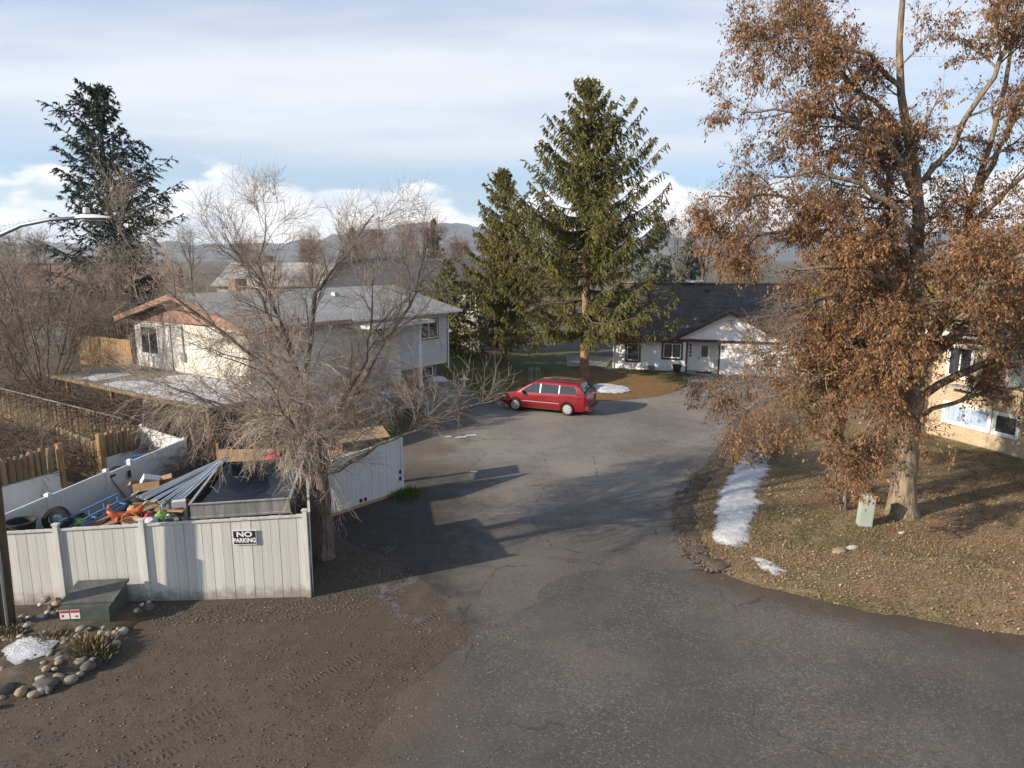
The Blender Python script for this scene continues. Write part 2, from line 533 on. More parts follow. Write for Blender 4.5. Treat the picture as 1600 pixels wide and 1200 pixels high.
pmat('blue_paint', (0.055, 0.17, 0.36), (0.09, 0.22, 0.42), 4, 0.5)
pmat('blue_plastic', (0.03, 0.12, 0.32), (0.05, 0.16, 0.38), 4, 0.45)
pmat('orange_plastic', (0.58, 0.115, 0.025), (0.48, 0.10, 0.03), 4, 0.45)
pmat('red_cloth', (0.42, 0.03, 0.06), (0.52, 0.06, 0.09), 4, 0.8)
pmat('green_cloth', (0.06, 0.11, 0.05), (0.09, 0.15, 0.07), 5, 0.8)
pmat('lime_plastic', (0.16, 0.36, 0.07), (0.22, 0.42, 0.10), 4, 0.5)
pmat('grey_tub', (0.10, 0.12, 0.115), (0.14, 0.16, 0.15), 4, 0.5)
pmat('yellow_paint', (0.50, 0.30, 0.03), (0.58, 0.36, 0.06), 4, 0.6)
pmat('tarp_black', (0.020, 0.024, 0.030), (0.040, 0.046, 0.055), 2.5, 0.38, 0.5, 5)
pmat('steel_sheet', (0.62, 0.62, 0.60), (0.36, 0.36, 0.345), 2.0, 0.32, 0.25, 3, metal=0.55, sc=(4, 4, 0.6))
pmat('rust', (0.10, 0.055, 0.030), (0.16, 0.085, 0.045), 4, 0.9)
pmat('river_stone', (0.20, 0.185, 0.155), (0.33, 0.31, 0.27), 3, 0.85, 0.4, 18, isl=0.3)
pmat('tan_stone', (0.25, 0.185, 0.115), (0.33, 0.26, 0.18), 3, 0.85, 0.4, 18)
pmat('dark_stone', (0.070, 0.066, 0.064), (0.13, 0.12, 0.11), 3, 0.85, 0.5, 14)
pmat('pale_stone', (0.40, 0.37, 0.32), (0.50, 0.47, 0.42), 3, 0.85, 0.4, 18)
pmat('beige_wall', (0.50, 0.40, 0.27), (0.43, 0.335, 0.22), 1.4, 0.9, 0.3, 40)
pmat('curtain_blue', (0.28, 0.38, 0.50), (0.40, 0.49, 0.60), 1.4, 0.6, sc=(9, 9, 0.3))
pmat('curtain_green', (0.34, 0.42, 0.36), (0.42, 0.50, 0.44), 1.4, 0.6, sc=(9, 9, 0.3))
pmat('sticker_white', (0.72, 0.72, 0.70), (0.62, 0.62, 0.60), 6, 0.5)
pmat('sticker_red', (0.42, 0.05, 0.05), (0.36, 0.05, 0.05), 6, 0.5)
pmat('sign_black', (0.012, 0.012, 0.020), (0.02, 0.02, 0.03), 6, 0.4)
pmat('sign_white', (0.75, 0.75, 0.76), (0.70, 0.70, 0.71), 6, 0.4)
pmat('far_wall', (0.46, 0.44, 0.40), (0.40, 0.38, 0.345), 1.2, 0.9)
pmat('far_brown', (0.23, 0.15, 0.10), (0.18, 0.12, 0.085), 1.2, 0.9)
pmat('hill_rock', (0.060, 0.075, 0.090), (0.150, 0.160, 0.170), 0.004, 0.95, sc=(1, 1, 2))

t = NT('white_board')
v = t.vec((5, 5, 0.5))
n = t.noise(v, 2.0, 6, 0.62)
col = t.mix(t.ramp(n, 0.36, 0.80), (0.58, 0.575, 0.55), (0.38, 0.37, 0.34))
oi = t.n('ShaderNodeObjectInfo').outputs['Random']
tone = t.ramp(oi, 0, 1, 0.88, 1.06)
cc = t.n('ShaderNodeCombineColor')
for i in range(3):
    t.l(tone, cc.inputs[i])
col = t.mix(1.0, col, cc.outputs[0], 'MULTIPLY')
wp = t.n('ShaderNodeNewGeometry')
sz_ = t.n('ShaderNodeSeparateXYZ')
t.l(wp.outputs['Position'], sz_.inputs[0])
nz = t.n('ShaderNodeTexNoise')
nz.inputs['Scale'].default_value = 5.0
nz.inputs['Detail'].default_value = 7
nz.inputs['Roughness'].default_value = 0.7
t.l(wp.outputs['Position'], nz.inputs[0])
mud = t.ramp(t.math('ADD', sz_.outputs[2], t.math('MULTIPLY', t.math('SUBTRACT', nz.outputs[0], 0.5), 0.9)), 0.38, 0.0, 0, 0.75)
col = t.mix(mud, col, (0.20, 0.165, 0.125))
spot = t.ramp(nz.outputs[0], 0.70, 0.80, 0, 0.6)
col = t.mix(spot, col, (0.22, 0.22, 0.20))
t.bump(n, 0.2, 0.01)
M['white_board'] = t.set(col, 0.7)
t = NT('glass')
M['glass'] = t.set(t.mix(t.ramp(t.noise(t.vec(), 1.2, 3), 0.35, 0.65), (0.020, 0.026, 0.030), (0.055, 0.062, 0.065)), 0.06, **{'Specular IOR Level': 0.8})
t = NT('car_glass')
M['car_glass'] = t.set((0.020, 0.026, 0.032), 0.05, **{'Specular IOR Level': 0.95})
t = NT('car_paint')
v = t.vec()
col = t.mix(t.ramp(t.noise(v, 2.5, 6, 0.7), 0.45, 0.75, 0, 0.35), (0.235, 0.007, 0.016), (0.24, 0.045, 0.042))
M['car_paint'] = t.set(col, 0.32, 0.3, **{'Coat Weight': 1.0, 'Coat Roughness': 0.05})
t = NT('headlight_glass')
M['headlight'] = t.set((0.62, 0.60, 0.56), 0.15)
t = NT('tail_glass')
M['tail'] = t.set((0.30, 0.010, 0.012), 0.15)
t = NT('hubcap')
M['hubcap'] = t.set((0.50, 0.49, 0.47), 0.38, 0.5)


def shingle(name, c1, c2, c3, sw=0.9, sh=0.16):
    t = NT(name)
    br = t.n('ShaderNodeTexBrick')
    br.inputs['Scale'].default_value = 1.0
    br.inputs['Brick Width'].default_value = sw
    br.inputs['Row Height'].default_value = sh
    br.inputs['Mortar Size'].default_value = 0.012
    br.inputs['Mortar Smooth'].default_value = 0.3
    br.inputs['Color1'].default_value = (*c1, 1)
    br.inputs['Color2'].default_value = (*c2, 1)
    br.inputs['Mortar'].default_value = tuple(x * 0.45 for x in c1) + (1,)
    uv = t.n('ShaderNodeUVMap')
    t.l(uv.outputs[0], br.inputs[0])
    v = t.vec()
    n = t.noise(v, 0.8, 7, 0.65)
    g = t.noise(v, 30, 4, 0.7)
    col = t.mix(t.ramp(n, 0.42, 0.68, 0, 0.6), br.outputs[0], c3)
    col = t.mix(t.ramp(g, 0.5, 0.75, 0, 0.35), col, tuple(min(1, x * 1.8) for x in c2))
    t.bump(t.math('SUBTRACT', g, br.outputs['Fac']), 0.5, 0.02)
    M[name] = t.set(col, 0.92)


shingle('dark_shingle', (0.055, 0.050, 0.047), (0.098, 0.088, 0.082), (0.125, 0.112, 0.104))
shingle('grey_shingle', (0.290, 0.295, 0.290), (0.350, 0.355, 0.345), (0.380, 0.380, 0.365))
shingle('brown_shingle', (0.235, 0.160, 0.100), (0.305, 0.215, 0.140), (0.335, 0.245, 0.170))
shingle('far_shingle', (0.060, 0.060, 0.068), (0.085, 0.085, 0.092), (0.100, 0.100, 0.105))

t = NT('white_siding')
wv = t.n('ShaderNodeTexWave', wave_profile='SIN', bands_direction='X')
wv.inputs['Scale'].default_value = 1.05
uv = t.n('ShaderNodeUVMap')
t.l(uv.outputs[0], wv.inputs[0])
gro = t.ramp(wv.outputs['Fac'], 0.06, 0.0)
n = t.noise(t.vec(), 1.2, 6, 0.65)
col = t.mix(t.ramp(n, 0.4, 0.75), (0.86, 0.87, 0.87), (0.78, 0.79, 0.79))
t.bump(t.math('SUBTRACT', 1.0, gro), 0.8, 0.02)
M['white_siding'] = t.set(col, 0.65)

t = NT('beige_brick')
br = t.n('ShaderNodeTexBrick')
br.inputs['Scale'].default_value = 1.0
br.inputs['Brick Width'].default_value = 0.40
br.inputs['Row Height'].default_value = 0.10
br.inputs['Mortar Size'].default_value = 0.010
br.inputs['Color1'].default_value = (0.44, 0.34, 0.22, 1)
br.inputs['Color2'].default_value = (0.52, 0.415, 0.285, 1)
br.inputs['Mortar'].default_value = (0.33, 0.26, 0.18, 1)
uv = t.n('ShaderNodeUVMap')
t.l(uv.outputs[0], br.inputs[0])
t.bump(t.math('SUBTRACT', 1.0, br.outputs['Fac']), 0.6, 0.02)
M['beige_brick'] = t.set(t.mix(t.ramp(t.noise(t.vec(), 1.5, 6), 0.45, 0.75, 0, 0.5), br.outputs[0], (0.40, 0.31, 0.20)), 0.92)


# ------------------------------------------------------------------ mesh tools
def mesh_np(name, V, F, smooth=False, attrs=None, uv=None):
    """V (n,3); F list of index arrays, each (m,k)"""
    me = bpy.data.meshes.new(name)
    V = np.asarray(V, dtype=np.float32)
    me.vertices.add(len(V))
    me.vertices.foreach_set('co', V.ravel())
    F = [np.asarray(f, dtype=np.int32) for f in F if len(f)]
    loops = np.concatenate([f.ravel() for f in F])
    tot = np.concatenate([np.full(len(f), f.shape[1], dtype=np.int32) for f in F])
    start = np.concatenate([[0], np.cumsum(tot)[:-1]]).astype(np.int32)
    me.loops.add(len(loops))
    me.loops.foreach_set('vertex_index', loops)
    me.polygons.add(len(tot))
    me.polygons.foreach_set('loop_start', start)
    me.polygons.foreach_set('loop_total', tot)
    me.polygons.foreach_set('use_smooth', np.full(len(tot), bool(smooth)))
    if attrs:
        for k, a in attrs.items():
            at = me.attributes.new(k, 'FLOAT', 'POINT')
            at.data.foreach_set('value', np.asarray(a, dtype=np.float32))
    if uv is not None:
        l = me.uv_layers.new(name='UVMap')
        l.data.foreach_set('uv', np.asarray(uv, dtype=np.float32)[loops].ravel())
    me.update(calc_edges=True)
    me.validate()
    return me


def link(name, me, mat, parent=None):
    o = bpy.data.objects.new(name, me)
    COL.objects.link(o)
    if mat:
        me.materials.append(M[mat] if isinstance(mat, str) else mat)
    if parent:
        o.parent = parent
    return o


def tag(o, label=None, cat=None, group=None, kind=None):
    if label:
        o['label'] = label
    if cat:
        o['category'] = cat
    if group:
        o['group'] = group
    if kind:
        o['kind'] = kind
    return o


def thing(name, label, cat, loc=(0, 0, 0), rz=0.0, group=None):
    o = bpy.data.objects.new(name, None)
    o.empty_display_size = 0.2
    COL.objects.link(o)
    o.location = loc
    o.rotation_euler = (0, 0, rz)
    return tag(o, label, cat, group)


def copy_tree(o, parent=None):
    c = o.copy()
    COL.objects.link(c)
    c.parent = parent
    for ch in list(o.children):
        copy_tree(ch, c)
    return c


class MB:
    """collects shapes; build() links them as one mesh object"""
    def __init__(s):
        s.v = []
        s.f = {}
        s.n = 0

    def add(s, V, F):
        V = np.asarray(V, float).reshape(-1, 3)
        for f in F:
            s.f.setdefault(len(f), []).append([i + s.n for i in f])
        s.v.append(V)
        s.n += len(V)
        return s

    def box(s, c, d, rz=0.0, taper=1.0, rot=None):
        x, y, z = [k / 2 for k in d]
        P = np.array([[a * x * (taper if e > 0 else 1), b * y * (taper if e > 0 else 1), e * z] for e in (-1, 1) for b in (-1, 1) for a in (-1, 1)])
        if rot is not None:
            P = P @ np.array(rot).T
        elif rz:
            k, q = math.cos(rz), math.sin(rz)
            P = P @ np.array([[k, q, 0], [-q, k, 0], [0, 0, 1]])
        return s.add(P + np.array(c), [(0, 2, 3, 1), (4, 5, 7, 6), (0, 1, 5, 4), (2, 6, 7, 3), (0, 4, 6, 2), (1, 3, 7, 5)])

    def bx(s, x0, x1, y0, y1, z0, z1):
        return s.box(((x0 + x1) / 2, (y0 + y1) / 2, (z0 + z1) / 2), (abs(x1 - x0), abs(y1 - y0), abs(z1 - z0)))

    def bar(s, a, b, w, h=None):
        a, b = Vector(a), Vector(b)
        h = h or w
        d = b - a
        L = d.length
        d.normalize()
        up = Vector((0, 0, 1)) if abs(d.z) < 0.95 else Vector((0, 1, 0))
        x = d.cross(up).normalized()
        u = x.cross(d)
        return s.box((a + b) / 2, (w, L, h), rot=Matrix((x, d, u)).transposed())

    def tube(s, path, rad, n=8, cap=True):
        path = np.asarray(path, float)
        K = len(path)
        rad = np.broadcast_to(np.asarray(rad, float), (K,))
        V, F = tubes(path[None], rad[None], n)
        s.add(V, [tuple(f) for f in F])
        if cap:
            b = s.n - K * n
            s.f.setdefault(n, []).append([b + i for i in range(n)][::-1])
            s.f.setdefault(n, []).append([b + (K - 1) * n + i for i in range(n)])
        return s

    def lathe(s, prof, c=(0, 0, 0), n=24, axis='z'):
        prof = np.asarray(prof, float)
        a = np.linspace(0, 2 * PI, n, endpoint=False)
        V = np.stack([prof[:, None, 0] * np.cos(a), prof[:, None, 0] * np.sin(a), np.repeat(prof[:, 1:2], n, 1)], -1).reshape(-1, 3)
        if axis == 'y':
            V = V[:, [0, 2, 1]]
        elif axis == 'x':
            V = V[:, [2, 0, 1]]
        F = []
        for i in range(len(prof) - 1):
            for j in range(n):
                q = (j + 1) % n
                F.append((i * n + j, i * n + q, (i + 1) * n + q, (i + 1) * n + j))
        return s.add(V + np.array(c), F)

    def prism(s, poly, axis, lo, hi):
        """poly in the plane across axis; closed solid between lo and hi"""
        n = len(poly)
        V = []
        for h in (lo, hi):
            for p in poly:
                V.append({'x': (h, p[0], p[1]), 'y': (p[0], h, p[1]), 'z': (p[0], p[1], h)}[axis])
        F = [tuple(range(n))[::-1], tuple(range(n, 2 * n))]
        for i in range(n):
            j = (i + 1) % n
            F.append((i, j, n + j, n + i))
        return s.add(V, F)

    def build(s, name, mat, parent=None, smooth=False, sharp=None, uvaxes=None):
        V = np.concatenate(s.v)
        uv = None
        if uvaxes is not None:
            uv = np.stack([V @ np.array(uvaxes[0]), V @ np.array(uvaxes[1])], -1)
        me = mesh_np(name, V, list(s.f.values()), smooth, uv=uv)
        if sharp:
            me.set_sharp_from_angle(angle=R(sharp))
        return link(name, me, mat, parent)


def tubes(P, rad, n):
    """P (N,K,3), rad (N,K) -> verts, quads"""
    N, K, _ = P.shape
    T = np.empty_like(P)
    T[:, 1:-1] = P[:, 2:] - P[:, :-2]
    T[:, 0] = P[:, 1] - P[:, 0]
    T[:, -1] = P[:, -1] - P[:, -2]
    T /= np.linalg.norm(T, axis=2, keepdims=True) + 1e-9
    ref = np.where(np.abs(T[:, :1, 2:3]) < 0.9, np.array([0, 0, 1.0]), np.array([1.0, 0, 0]))
    ref = np.broadcast_to(ref, T.shape)
    X = np.cross(T, ref)
    X /= np.linalg.norm(X, axis=2, keepdims=True) + 1e-9
    Y = np.cross(T, X)
    a = np.linspace(0, 2 * PI, n, endpoint=False)
    V = P[:, :, None] + rad[:, :, None, None] * (np.cos(a)[None, None, :, None] * X[:, :, None] + np.sin(a)[None, None, :, None] * Y[:, :, None])
    base = (np.arange(N) * K * n)[:, None, None]
    i = np.arange(K - 1)[None, :, None] * n
    j = np.arange(n)[None, None, :]
    j2 = (j + 1) % n
    q = np.stack([base + i + j, base + i + j2, base + i + n + j2, base + i + n + j], -1).reshape(-1, 4)
    return V.reshape(-1, 3), q


class Bulk:
    """large arrays of tubes or leaf faces"""
    def __init__(s):
        s.V, s.Q, s.T, s.n = [], [], [], 0

    def tubes(s, P, rad, n=3):
        V, q = tubes(P, rad, n)
        s.V.append(V)
        s.Q.append(q + s.n)
        s.n += len(V)
        return s

    def leaves(s, p, d, nrm, L, Wd, fold=0.0):
        """diamond leaf: base p, along d, side = d x nrm"""
        d = d / (np.linalg.norm(d, axis=1, keepdims=True) + 1e-9)
        sd = np.cross(d, nrm)
        sd /= np.linalg.norm(sd, axis=1, keepdims=True) + 1e-9
        L = np.asarray(L).reshape(-1, 1)
        Wd = np.asarray(Wd).reshape(-1, 1)
        V = np.stack([p, p + d * L * 0.45 + sd * Wd, p + d * L, p + d * L * 0.45 - sd * Wd], 1).reshape(-1, 3)
        s.V.append(V)
        s.Q.append(np.arange(len(V)).reshape(-1, 4) + s.n)
        s.n += len(V)
        return s

    def tri(s, p, d, nrm, L, Wd):
        d = d / (np.linalg.norm(d, axis=1, keepdims=True) + 1e-9)
        sd = np.cross(d, nrm)
        sd /= np.linalg.norm(sd, axis=1, keepdims=True) + 1e-9
        L = np.asarray(L).reshape(-1, 1)
        Wd = np.asarray(Wd).reshape(-1, 1)
        V = np.stack([p - sd * Wd, p + sd * Wd, p + d * L], 1).reshape(-1, 3)
        s.V.append(V)
        s.T.append(np.arange(len(V)).reshape(-1, 3) + s.n)
        s.n += len(V)
        return s

    def build(s, name, mat, parent=None, smooth=False):
        F = []
        if s.Q:
            F.append(np.concatenate(s.Q))
        if s.T:
            F.append(np.concatenate(s.T))
        return link(name, mesh_np(name, np.concatenate(s.V), F, smooth), mat, parent)


def rdir(n):
    v = rng.normal(size=(n, 3))
    return v / np.linalg.norm(v, axis=1, keepdims=True)


def poly_dist(pts, poly):
    P = np.asarray(poly, float)
    A, B = P, np.roll(P, -1, 0)
    best = np.full(len(pts), 1e9)
    for a, b in zip(A, B):
        ab = b - a
        tt = np.clip(((pts - a) @ ab) / (ab @ ab + 1e-12), 0, 1)
        best = np.minimum(best, np.linalg.norm(pts - (a + tt[:, None] * ab), axis=1))
    return best


def inside(pts, poly):
    P = np.asarray(poly, float)
    r = np.zeros(len(pts), bool)
    x, y = pts[:, 0], pts[:, 1]
    for (x1, y1), (x2, y2) in zip(P, np.roll(P, -1, 0)):
        c = ((y1 > y) != (y2 > y)) & (x < (x2 - x1) * (y - y1) / (y2 - y1 + 1e-12) + x1)
        r ^= c
    return r


def dense(poly, step, jit=0.0, closed=True):
    out = []
    n = len(poly)
    for i in range(n if closed else n - 1):
        a, b = np.array(poly[i], float), np.array(poly[(i + 1) % n], float)
        k = max(1, int(np.linalg.norm(b - a) / step))
        for j in range(k):
            p = a + (b - a) * j / k
            out.append(p + rng.normal(size=2) * jit)
    return np.array(out)


def spline(pts, k=6):
    """Catmull-Rom through open 2-D points"""
    P = np.array([pts[0]] + list(pts) + [pts[-1]], float)
    out = []
    for i in range(1, len(P) - 2):
        for j in range(k):
            u = j / k
            a, b, c, d = P[i - 1], P[i], P[i + 1], P[i + 2]
            out.append(0.5 * ((2 * b) + (c - a) * u + (2 * a - 5 * b + 4 * c - d) * u * u + (3 * b - a - 3 * c + d) * u ** 3))
    out.append(P[-2])
    return [tuple(p) for p in out]


def sheet(name, poly, step, mat, hf=None, z=0.0, jit=0.0, bstep=None, edge_of=None, kind='structure', noisez=0.0):
    b = dense(poly, bstep or step, jit)
    lo, hi = b.min(0), b.max(0)
    gx = np.arange(lo[0] + step / 2, hi[0], step)
    gy = np.arange(lo[1] + step / 2, hi[1], step)
    g = np.stack(np.meshgrid(gx, gy), -1).reshape(-1, 2)
    g = g + rng.uniform(-0.3, 0.3, g.shape) * step
    g = g[inside(g, b)]
    if len(g):
        g = g[poly_dist(g, b) > step * 0.35]
    nb = len(b)
    allp = np.concatenate([b, g]) if len(g) else b
    r = geometry.delaunay_2d_cdt([Vector(p) for p in allp], [(i, (i + 1) % nb) for i in range(nb)], [], 1, 1e-5)
    V2 = np.array([tuple(v) for v in r[0]])
    d = poly_dist(V2, b)
    Z = np.full(len(V2), z) if hf is None else z + hf(V2[:, 0], V2[:, 1], d)
    if noisez:
        Z = Z + rng.normal(size=len(V2)) * noisez * np.clip(d / 0.3, 0, 1)
    ed = d if edge_of is None else poly_dist(V2, edge_of)
    me = mesh_np(name, np.column_stack([V2, Z]), [np.array([list(f) for f in r[2]])], True, {'edge': ed})
    o = link(name, me, mat)
    if kind:
        o['kind'] = kind
    return o


# ------------------------------------------------------------------ ground
VERGE_EDGE = spline([(19.9, 46.6), (16.2, 40.6), (12.4, 35.4), (9.94, 30.2), (7.95, 26.3), (7.0, 24.7), (6.0, 22.6), (5.55, 21.0), (5.25, 19.4), (5.22, 18.2), (5.45, 17.2), (6.1, 16.4), (7.7, 15.3), (9.5, 14.5), (11.6, 13.7), (20, 11.0), (42, 5.0), (70, -3)], 5)
VERGE = VERGE_EDGE + [(70, 60), (22, 60), (21, 50)]


def rise(d):
    return 0.012 + 0.23 * (1 - np.exp(-d / 2.2))


def hv(x, y):
    return float(rise(poly_dist(np.array([[x, y]]), VERGE))[0])


# valley floor: polar sheet reaching the horizon
rr = np.concatenate([[0.01], np.geomspace(3, 9000, 46)])
aa = np.linspace(0, 2 * PI, 72, endpoint=False)
gx = rr[:, None] * np.cos(aa)
gy = rr[:, None] * np.sin(aa)
gz = -0.03 - 0.0 * gx
V = np.stack([gx, gy, gz], -1).reshape(-1, 3)
q = []
for i in range(len(rr) - 1):
    j = np.arange(72)
    q.append(np.stack([i * 72 + j, (i + 1) * 72 + j, (i + 1) * 72 + (j + 1) % 72, i * 72 + (j + 1) % 72], -1))
o = link('ground', mesh_np('ground', V, [np.concatenate(q)]), 'far_ground')
o['kind'] = 'structure'

# the yards round the left house, with the damp soil inside the fences
sheet('yard', [(-70, 15.5), (-13.2, 15.5), (-12.2, 24.3), (-6.2, 25.0), (-6.2, 33.5), (-4.4, 34.8), (-1.2, 38.6), (-3, 46), (-6, 60), (-70, 60)], 1.6, 'yard_turf', z=-0.022)
sheet('gravel_lot', [(-45, -25), (4, -25), (3.4, 8), (2.0, 12), (2.4, 17.6), (-0.5, 20), (-3.7, 23.5), (-5.7, 24.6), (-12.2, 24.6), (-13.3, 16.0), (-14, 15.6), (-45, 15.8)], 0.8, 'gravel', z=-0.010,
      hf=lambda x, y, d: 0.0 * x)
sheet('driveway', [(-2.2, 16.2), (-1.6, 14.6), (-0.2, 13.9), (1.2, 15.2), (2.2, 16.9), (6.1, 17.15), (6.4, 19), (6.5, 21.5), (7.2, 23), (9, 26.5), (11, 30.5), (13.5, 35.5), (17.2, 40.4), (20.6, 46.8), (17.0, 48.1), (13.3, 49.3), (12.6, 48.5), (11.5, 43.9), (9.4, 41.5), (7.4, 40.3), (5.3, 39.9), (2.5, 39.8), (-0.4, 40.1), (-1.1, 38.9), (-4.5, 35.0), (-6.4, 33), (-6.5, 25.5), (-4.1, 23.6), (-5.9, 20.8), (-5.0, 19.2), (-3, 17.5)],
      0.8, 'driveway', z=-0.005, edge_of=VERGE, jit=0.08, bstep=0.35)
sheet('road', [(-3.2, -25), (70, -25), (70, 3), (42, 8), (20, 12.5), (12, 15.2), (8, 16.6), (6.2, 17.14), (1.9, 17.10), (1.0, 16.5), (0.5, 15.3), (-0.9, 13.9), (-1.9, 12.2), (-3.4, 8)], 0.9, 'street', z=0.0, edge_of=VERGE, jit=0.07, bstep=0.28)
sheet('verge', VERGE, 0.9, 'verge_turf', hf=lambda x, y, d: rise(d), jit=0.05, bstep=0.3, noisez=0.015)
ISLAND = spline([(13.3, 49.2), (12.4, 47.4), (11.2, 43.9), (9.2, 41.1), (7.2, 39.9), (5.3, 39.45), (2.5, 39.3), (-0.4, 39.5), (-1.15, 38.35)], 5) + [(-3.4, 40.4), (-6, 46), (-9, 56), (6, 62), (10, 56), (14, 52)]


def hisl(x, y, d):
    return 0.012 + 0.10 * (1 - np.exp(-d / 1.5)) + 0.7 * np.clip((1.2 - x) / 4.5, 0, 1) * np.clip((y - 38.8) / 3.0, 0, 1)


sheet('lawn', ISLAND, 0.7, 'island_turf', hf=hisl, jit=0.05, bstep=0.3, noisez=0.012)
sheet('patio', [(4.2, 51.5), (7.2, 51.4), (8.6, 57), (4.6, 58)], 1.0, 'old_concrete', z=0.14)

# left house frame: x along the front, y towards the back
HN = Vector((-11.8, 29.8, 0))
HR = R(55)


def hp(a, b):
    c, s = math.cos(HR), math.sin(HR)
    return (HN.x + a * c - b * s, HN.y + a * s + b * c)


BANK = [hp(-2.6, -3.6), hp(2, -4.6), hp(5.5, -4.5), hp(8.16, -3.5), hp(8.16, 3.5), hp(0.8, 3.5), hp(-2.6, 2.0)]


def hbank(x, y, d):
    s = np.clip(d / 1.7, 0, 1)
    return 1.05 * s * s * (3 - 2 * s)


sheet('bank', BANK, 0.35, 'yard_turf', hf=hbank, z=-0.012, noisez=0.03)

# rolled asphalt kerb with soil over it along the bend
ke = dense(VERGE_EDGE, 0.35, 0.0, False)
ke = ke[(ke[:, 1] > 17.0) & (ke[:, 1] < 35.5)]
kd = np.gradient(ke, axis=0)
kd /= np.linalg.norm(kd, axis=1, keepdims=True)
kn = np.stack([-kd[:, 1], kd[:, 0]], -1)
prof = [(-0.34, -0.03), (-0.20, 0.03), (-0.06, 0.06), (0.12, 0.075), (0.28, 0.07), (0.50, 0.02)]
KV, KF = [], []
for i in range(len(ke)):
    for j, (a, z) in enumerate(prof):
        w = ke[i] + kn[i] * (a + rng.normal() * 0.07) * (1 if kn[i] @ np.array([1, 0]) > 0 else -1)
        KV.append((w[0], w[1], z + (rng.normal() * 0.028 if 0 < j < 5 else 0)))
for i in range(len(ke) - 1):
    for j in range(5):
        KF.append((i * 6 + j, i * 6 + j + 1, (i + 1) * 6 + j + 1, (i + 1) * 6 + j))
pmat('kerb_soil', (0.050, 0.040, 0.034), (0.105, 0.078, 0.058), 2.5, 0.95, 0.9, 12)
o = link('kerb', mesh_np('kerb', KV, [np.array(KF)], True), 'kerb_soil')
o['kind'] = 'structure'

# far hills
for k, (ang0, ang1, dist, hmax, seed) in enumerate([(-62, 10, 7600, 270, 2), (-8, 72, 6600, 290, 5)]):
    n, m = 90, 16
    r2 = np.random.default_rng(seed)
    ang = np.radians(np.linspace(ang0, ang1, n))
    ridge = np.zeros(n)
    xx = np.linspace(0, 1, n)
    for fr in (1.3, 2.7, 5, 9, 17, 31):
        ridge += np.sin(xx * fr * 6.28 + r2.uniform(0, 6.28)) / fr ** 0.9
    peak = np.exp(-((np.degrees(ang) + 5.5) / 5.5) ** 2) * (200 if k == 0 else 0)
    ridge = peak + hmax * (0.70 + 0.20 * ridge) * np.sin(np.clip(xx, 0.02, 0.98) * PI) ** 0.35
    HV = []
    for i in range(n):
        for j in range(m):
            u = j / (m - 1)
            d = dist * (0.72 + 0.45 * u)
            z = ridge[i] * (math.sin(min(u / 0.62, 1.0) * PI / 2) ** 1.5) * (1 if u < 0.62 else 1 - 0.5 * (u - 0.62)) + r2.normal() * 14 * (0 < j) - 4
            a = ang[i] + r2.normal() * 0.002
            HV.append((math.sin(a) * d, math.cos(a) * d, z))
    HF = [(i * m + j, (i + 1) * m + j, (i + 1) * m + j + 1, i * m + j + 1) for i in range(n - 1) for j in range(m - 1)]
    o = link('hill', mesh_np('hill', HV, [np.array(HF)], True), 'hill_rock')
    o['kind'] = 'structure'


# ------------------------------------------------------------------ snow and frost
def snow(name, poly, h, label, z0=None, step=0.16, jit=0.09):
    if z0 is None:
        f = lambda x, y, d: np.array([hv(a, b) for a, b in zip(x, y)]) - 0.01 + h * (1 - np.exp(-d / 0.16)) + rng.normal(size=len(x)) * 0.015 * (d > 0.05)
    else:
        f = lambda x, y, d: z0 + h * (1 - np.exp(-d / 0.2)) + rng.normal(size=len(x)) * 0.015 * (d > 0.05)
    o = sheet(name, poly, step, 'snow', hf=f, jit=jit, bstep=0.16, kind=None)
    return tag(o, label, 'snow')


snow('snow_patch', [(12.55, 33.1), (10.8, 29.7), (8.55, 25.5), (7.25, 22.9), (6.55, 21.0), (6.0, 19.4), (6.02, 18.4), (6.55, 18.3), (7.16, 19.0), (7.45, 20.1), (8.2, 21.5), (8.6, 22.8), (10.1, 25.8), (11.2, 28.5), (13.2, 32.6)], 0.10,
     'long strip of melting snow on the verge along the bend of the driveway')
snow('snow_patch', [(6.6, 17.77), (7.01, 17.53), (7.24, 16.86), (6.93, 16.64), (6.64, 16.98)], 0.05, 'small thin scrap of snow at the near end of the long snow strip', step=0.10, jit=0.03)
snow('snow_patch', [(5.32, 44.0), (6.4, 44.4), (7.4, 43.2), (7.5, 41.9), (6.3, 40.9), (5.3, 41.5)], 0.13, 'snow patch on the orange needles behind the red minivan', z0=0.10)
snow('snow_patch', [(17.6, 43.2), (18.6, 44.6), (19.6, 44.0), (19.3, 42.4), (18.0, 41.6)], 0.30, 'ploughed snow heap beside the garage door behind the brown tree')
tag(sheet('ice_film', [(-3.57, 15.72), (-3.75, 17.6), (-3.25, 17.5), (-3.1, 16.5), (-2.81, 17.6), (-2.2, 17.2), (-2.3, 16.2), (-2.7, 15.6), (-2.2, 14.9), (-1.4, 14.5), (-1.5, 13.8), (-2.8, 14.4)], 0.2, 'frost', z=0.004, jit=0.06, kind=None),
    'thin grey film of frozen meltwater on the dirt beside the bare tree', 'ice')
tag(sheet('ice_film', [(-0.95, 18.4), (-0.7, 18.9), (-0.3, 18.8), (-0.2, 18.3), (-0.6, 18.0)], 0.12, 'frost', z=0.004, jit=0.04, kind=None), 'small frosty spot at the tip of the fence shadow on the driveway', 'ice')


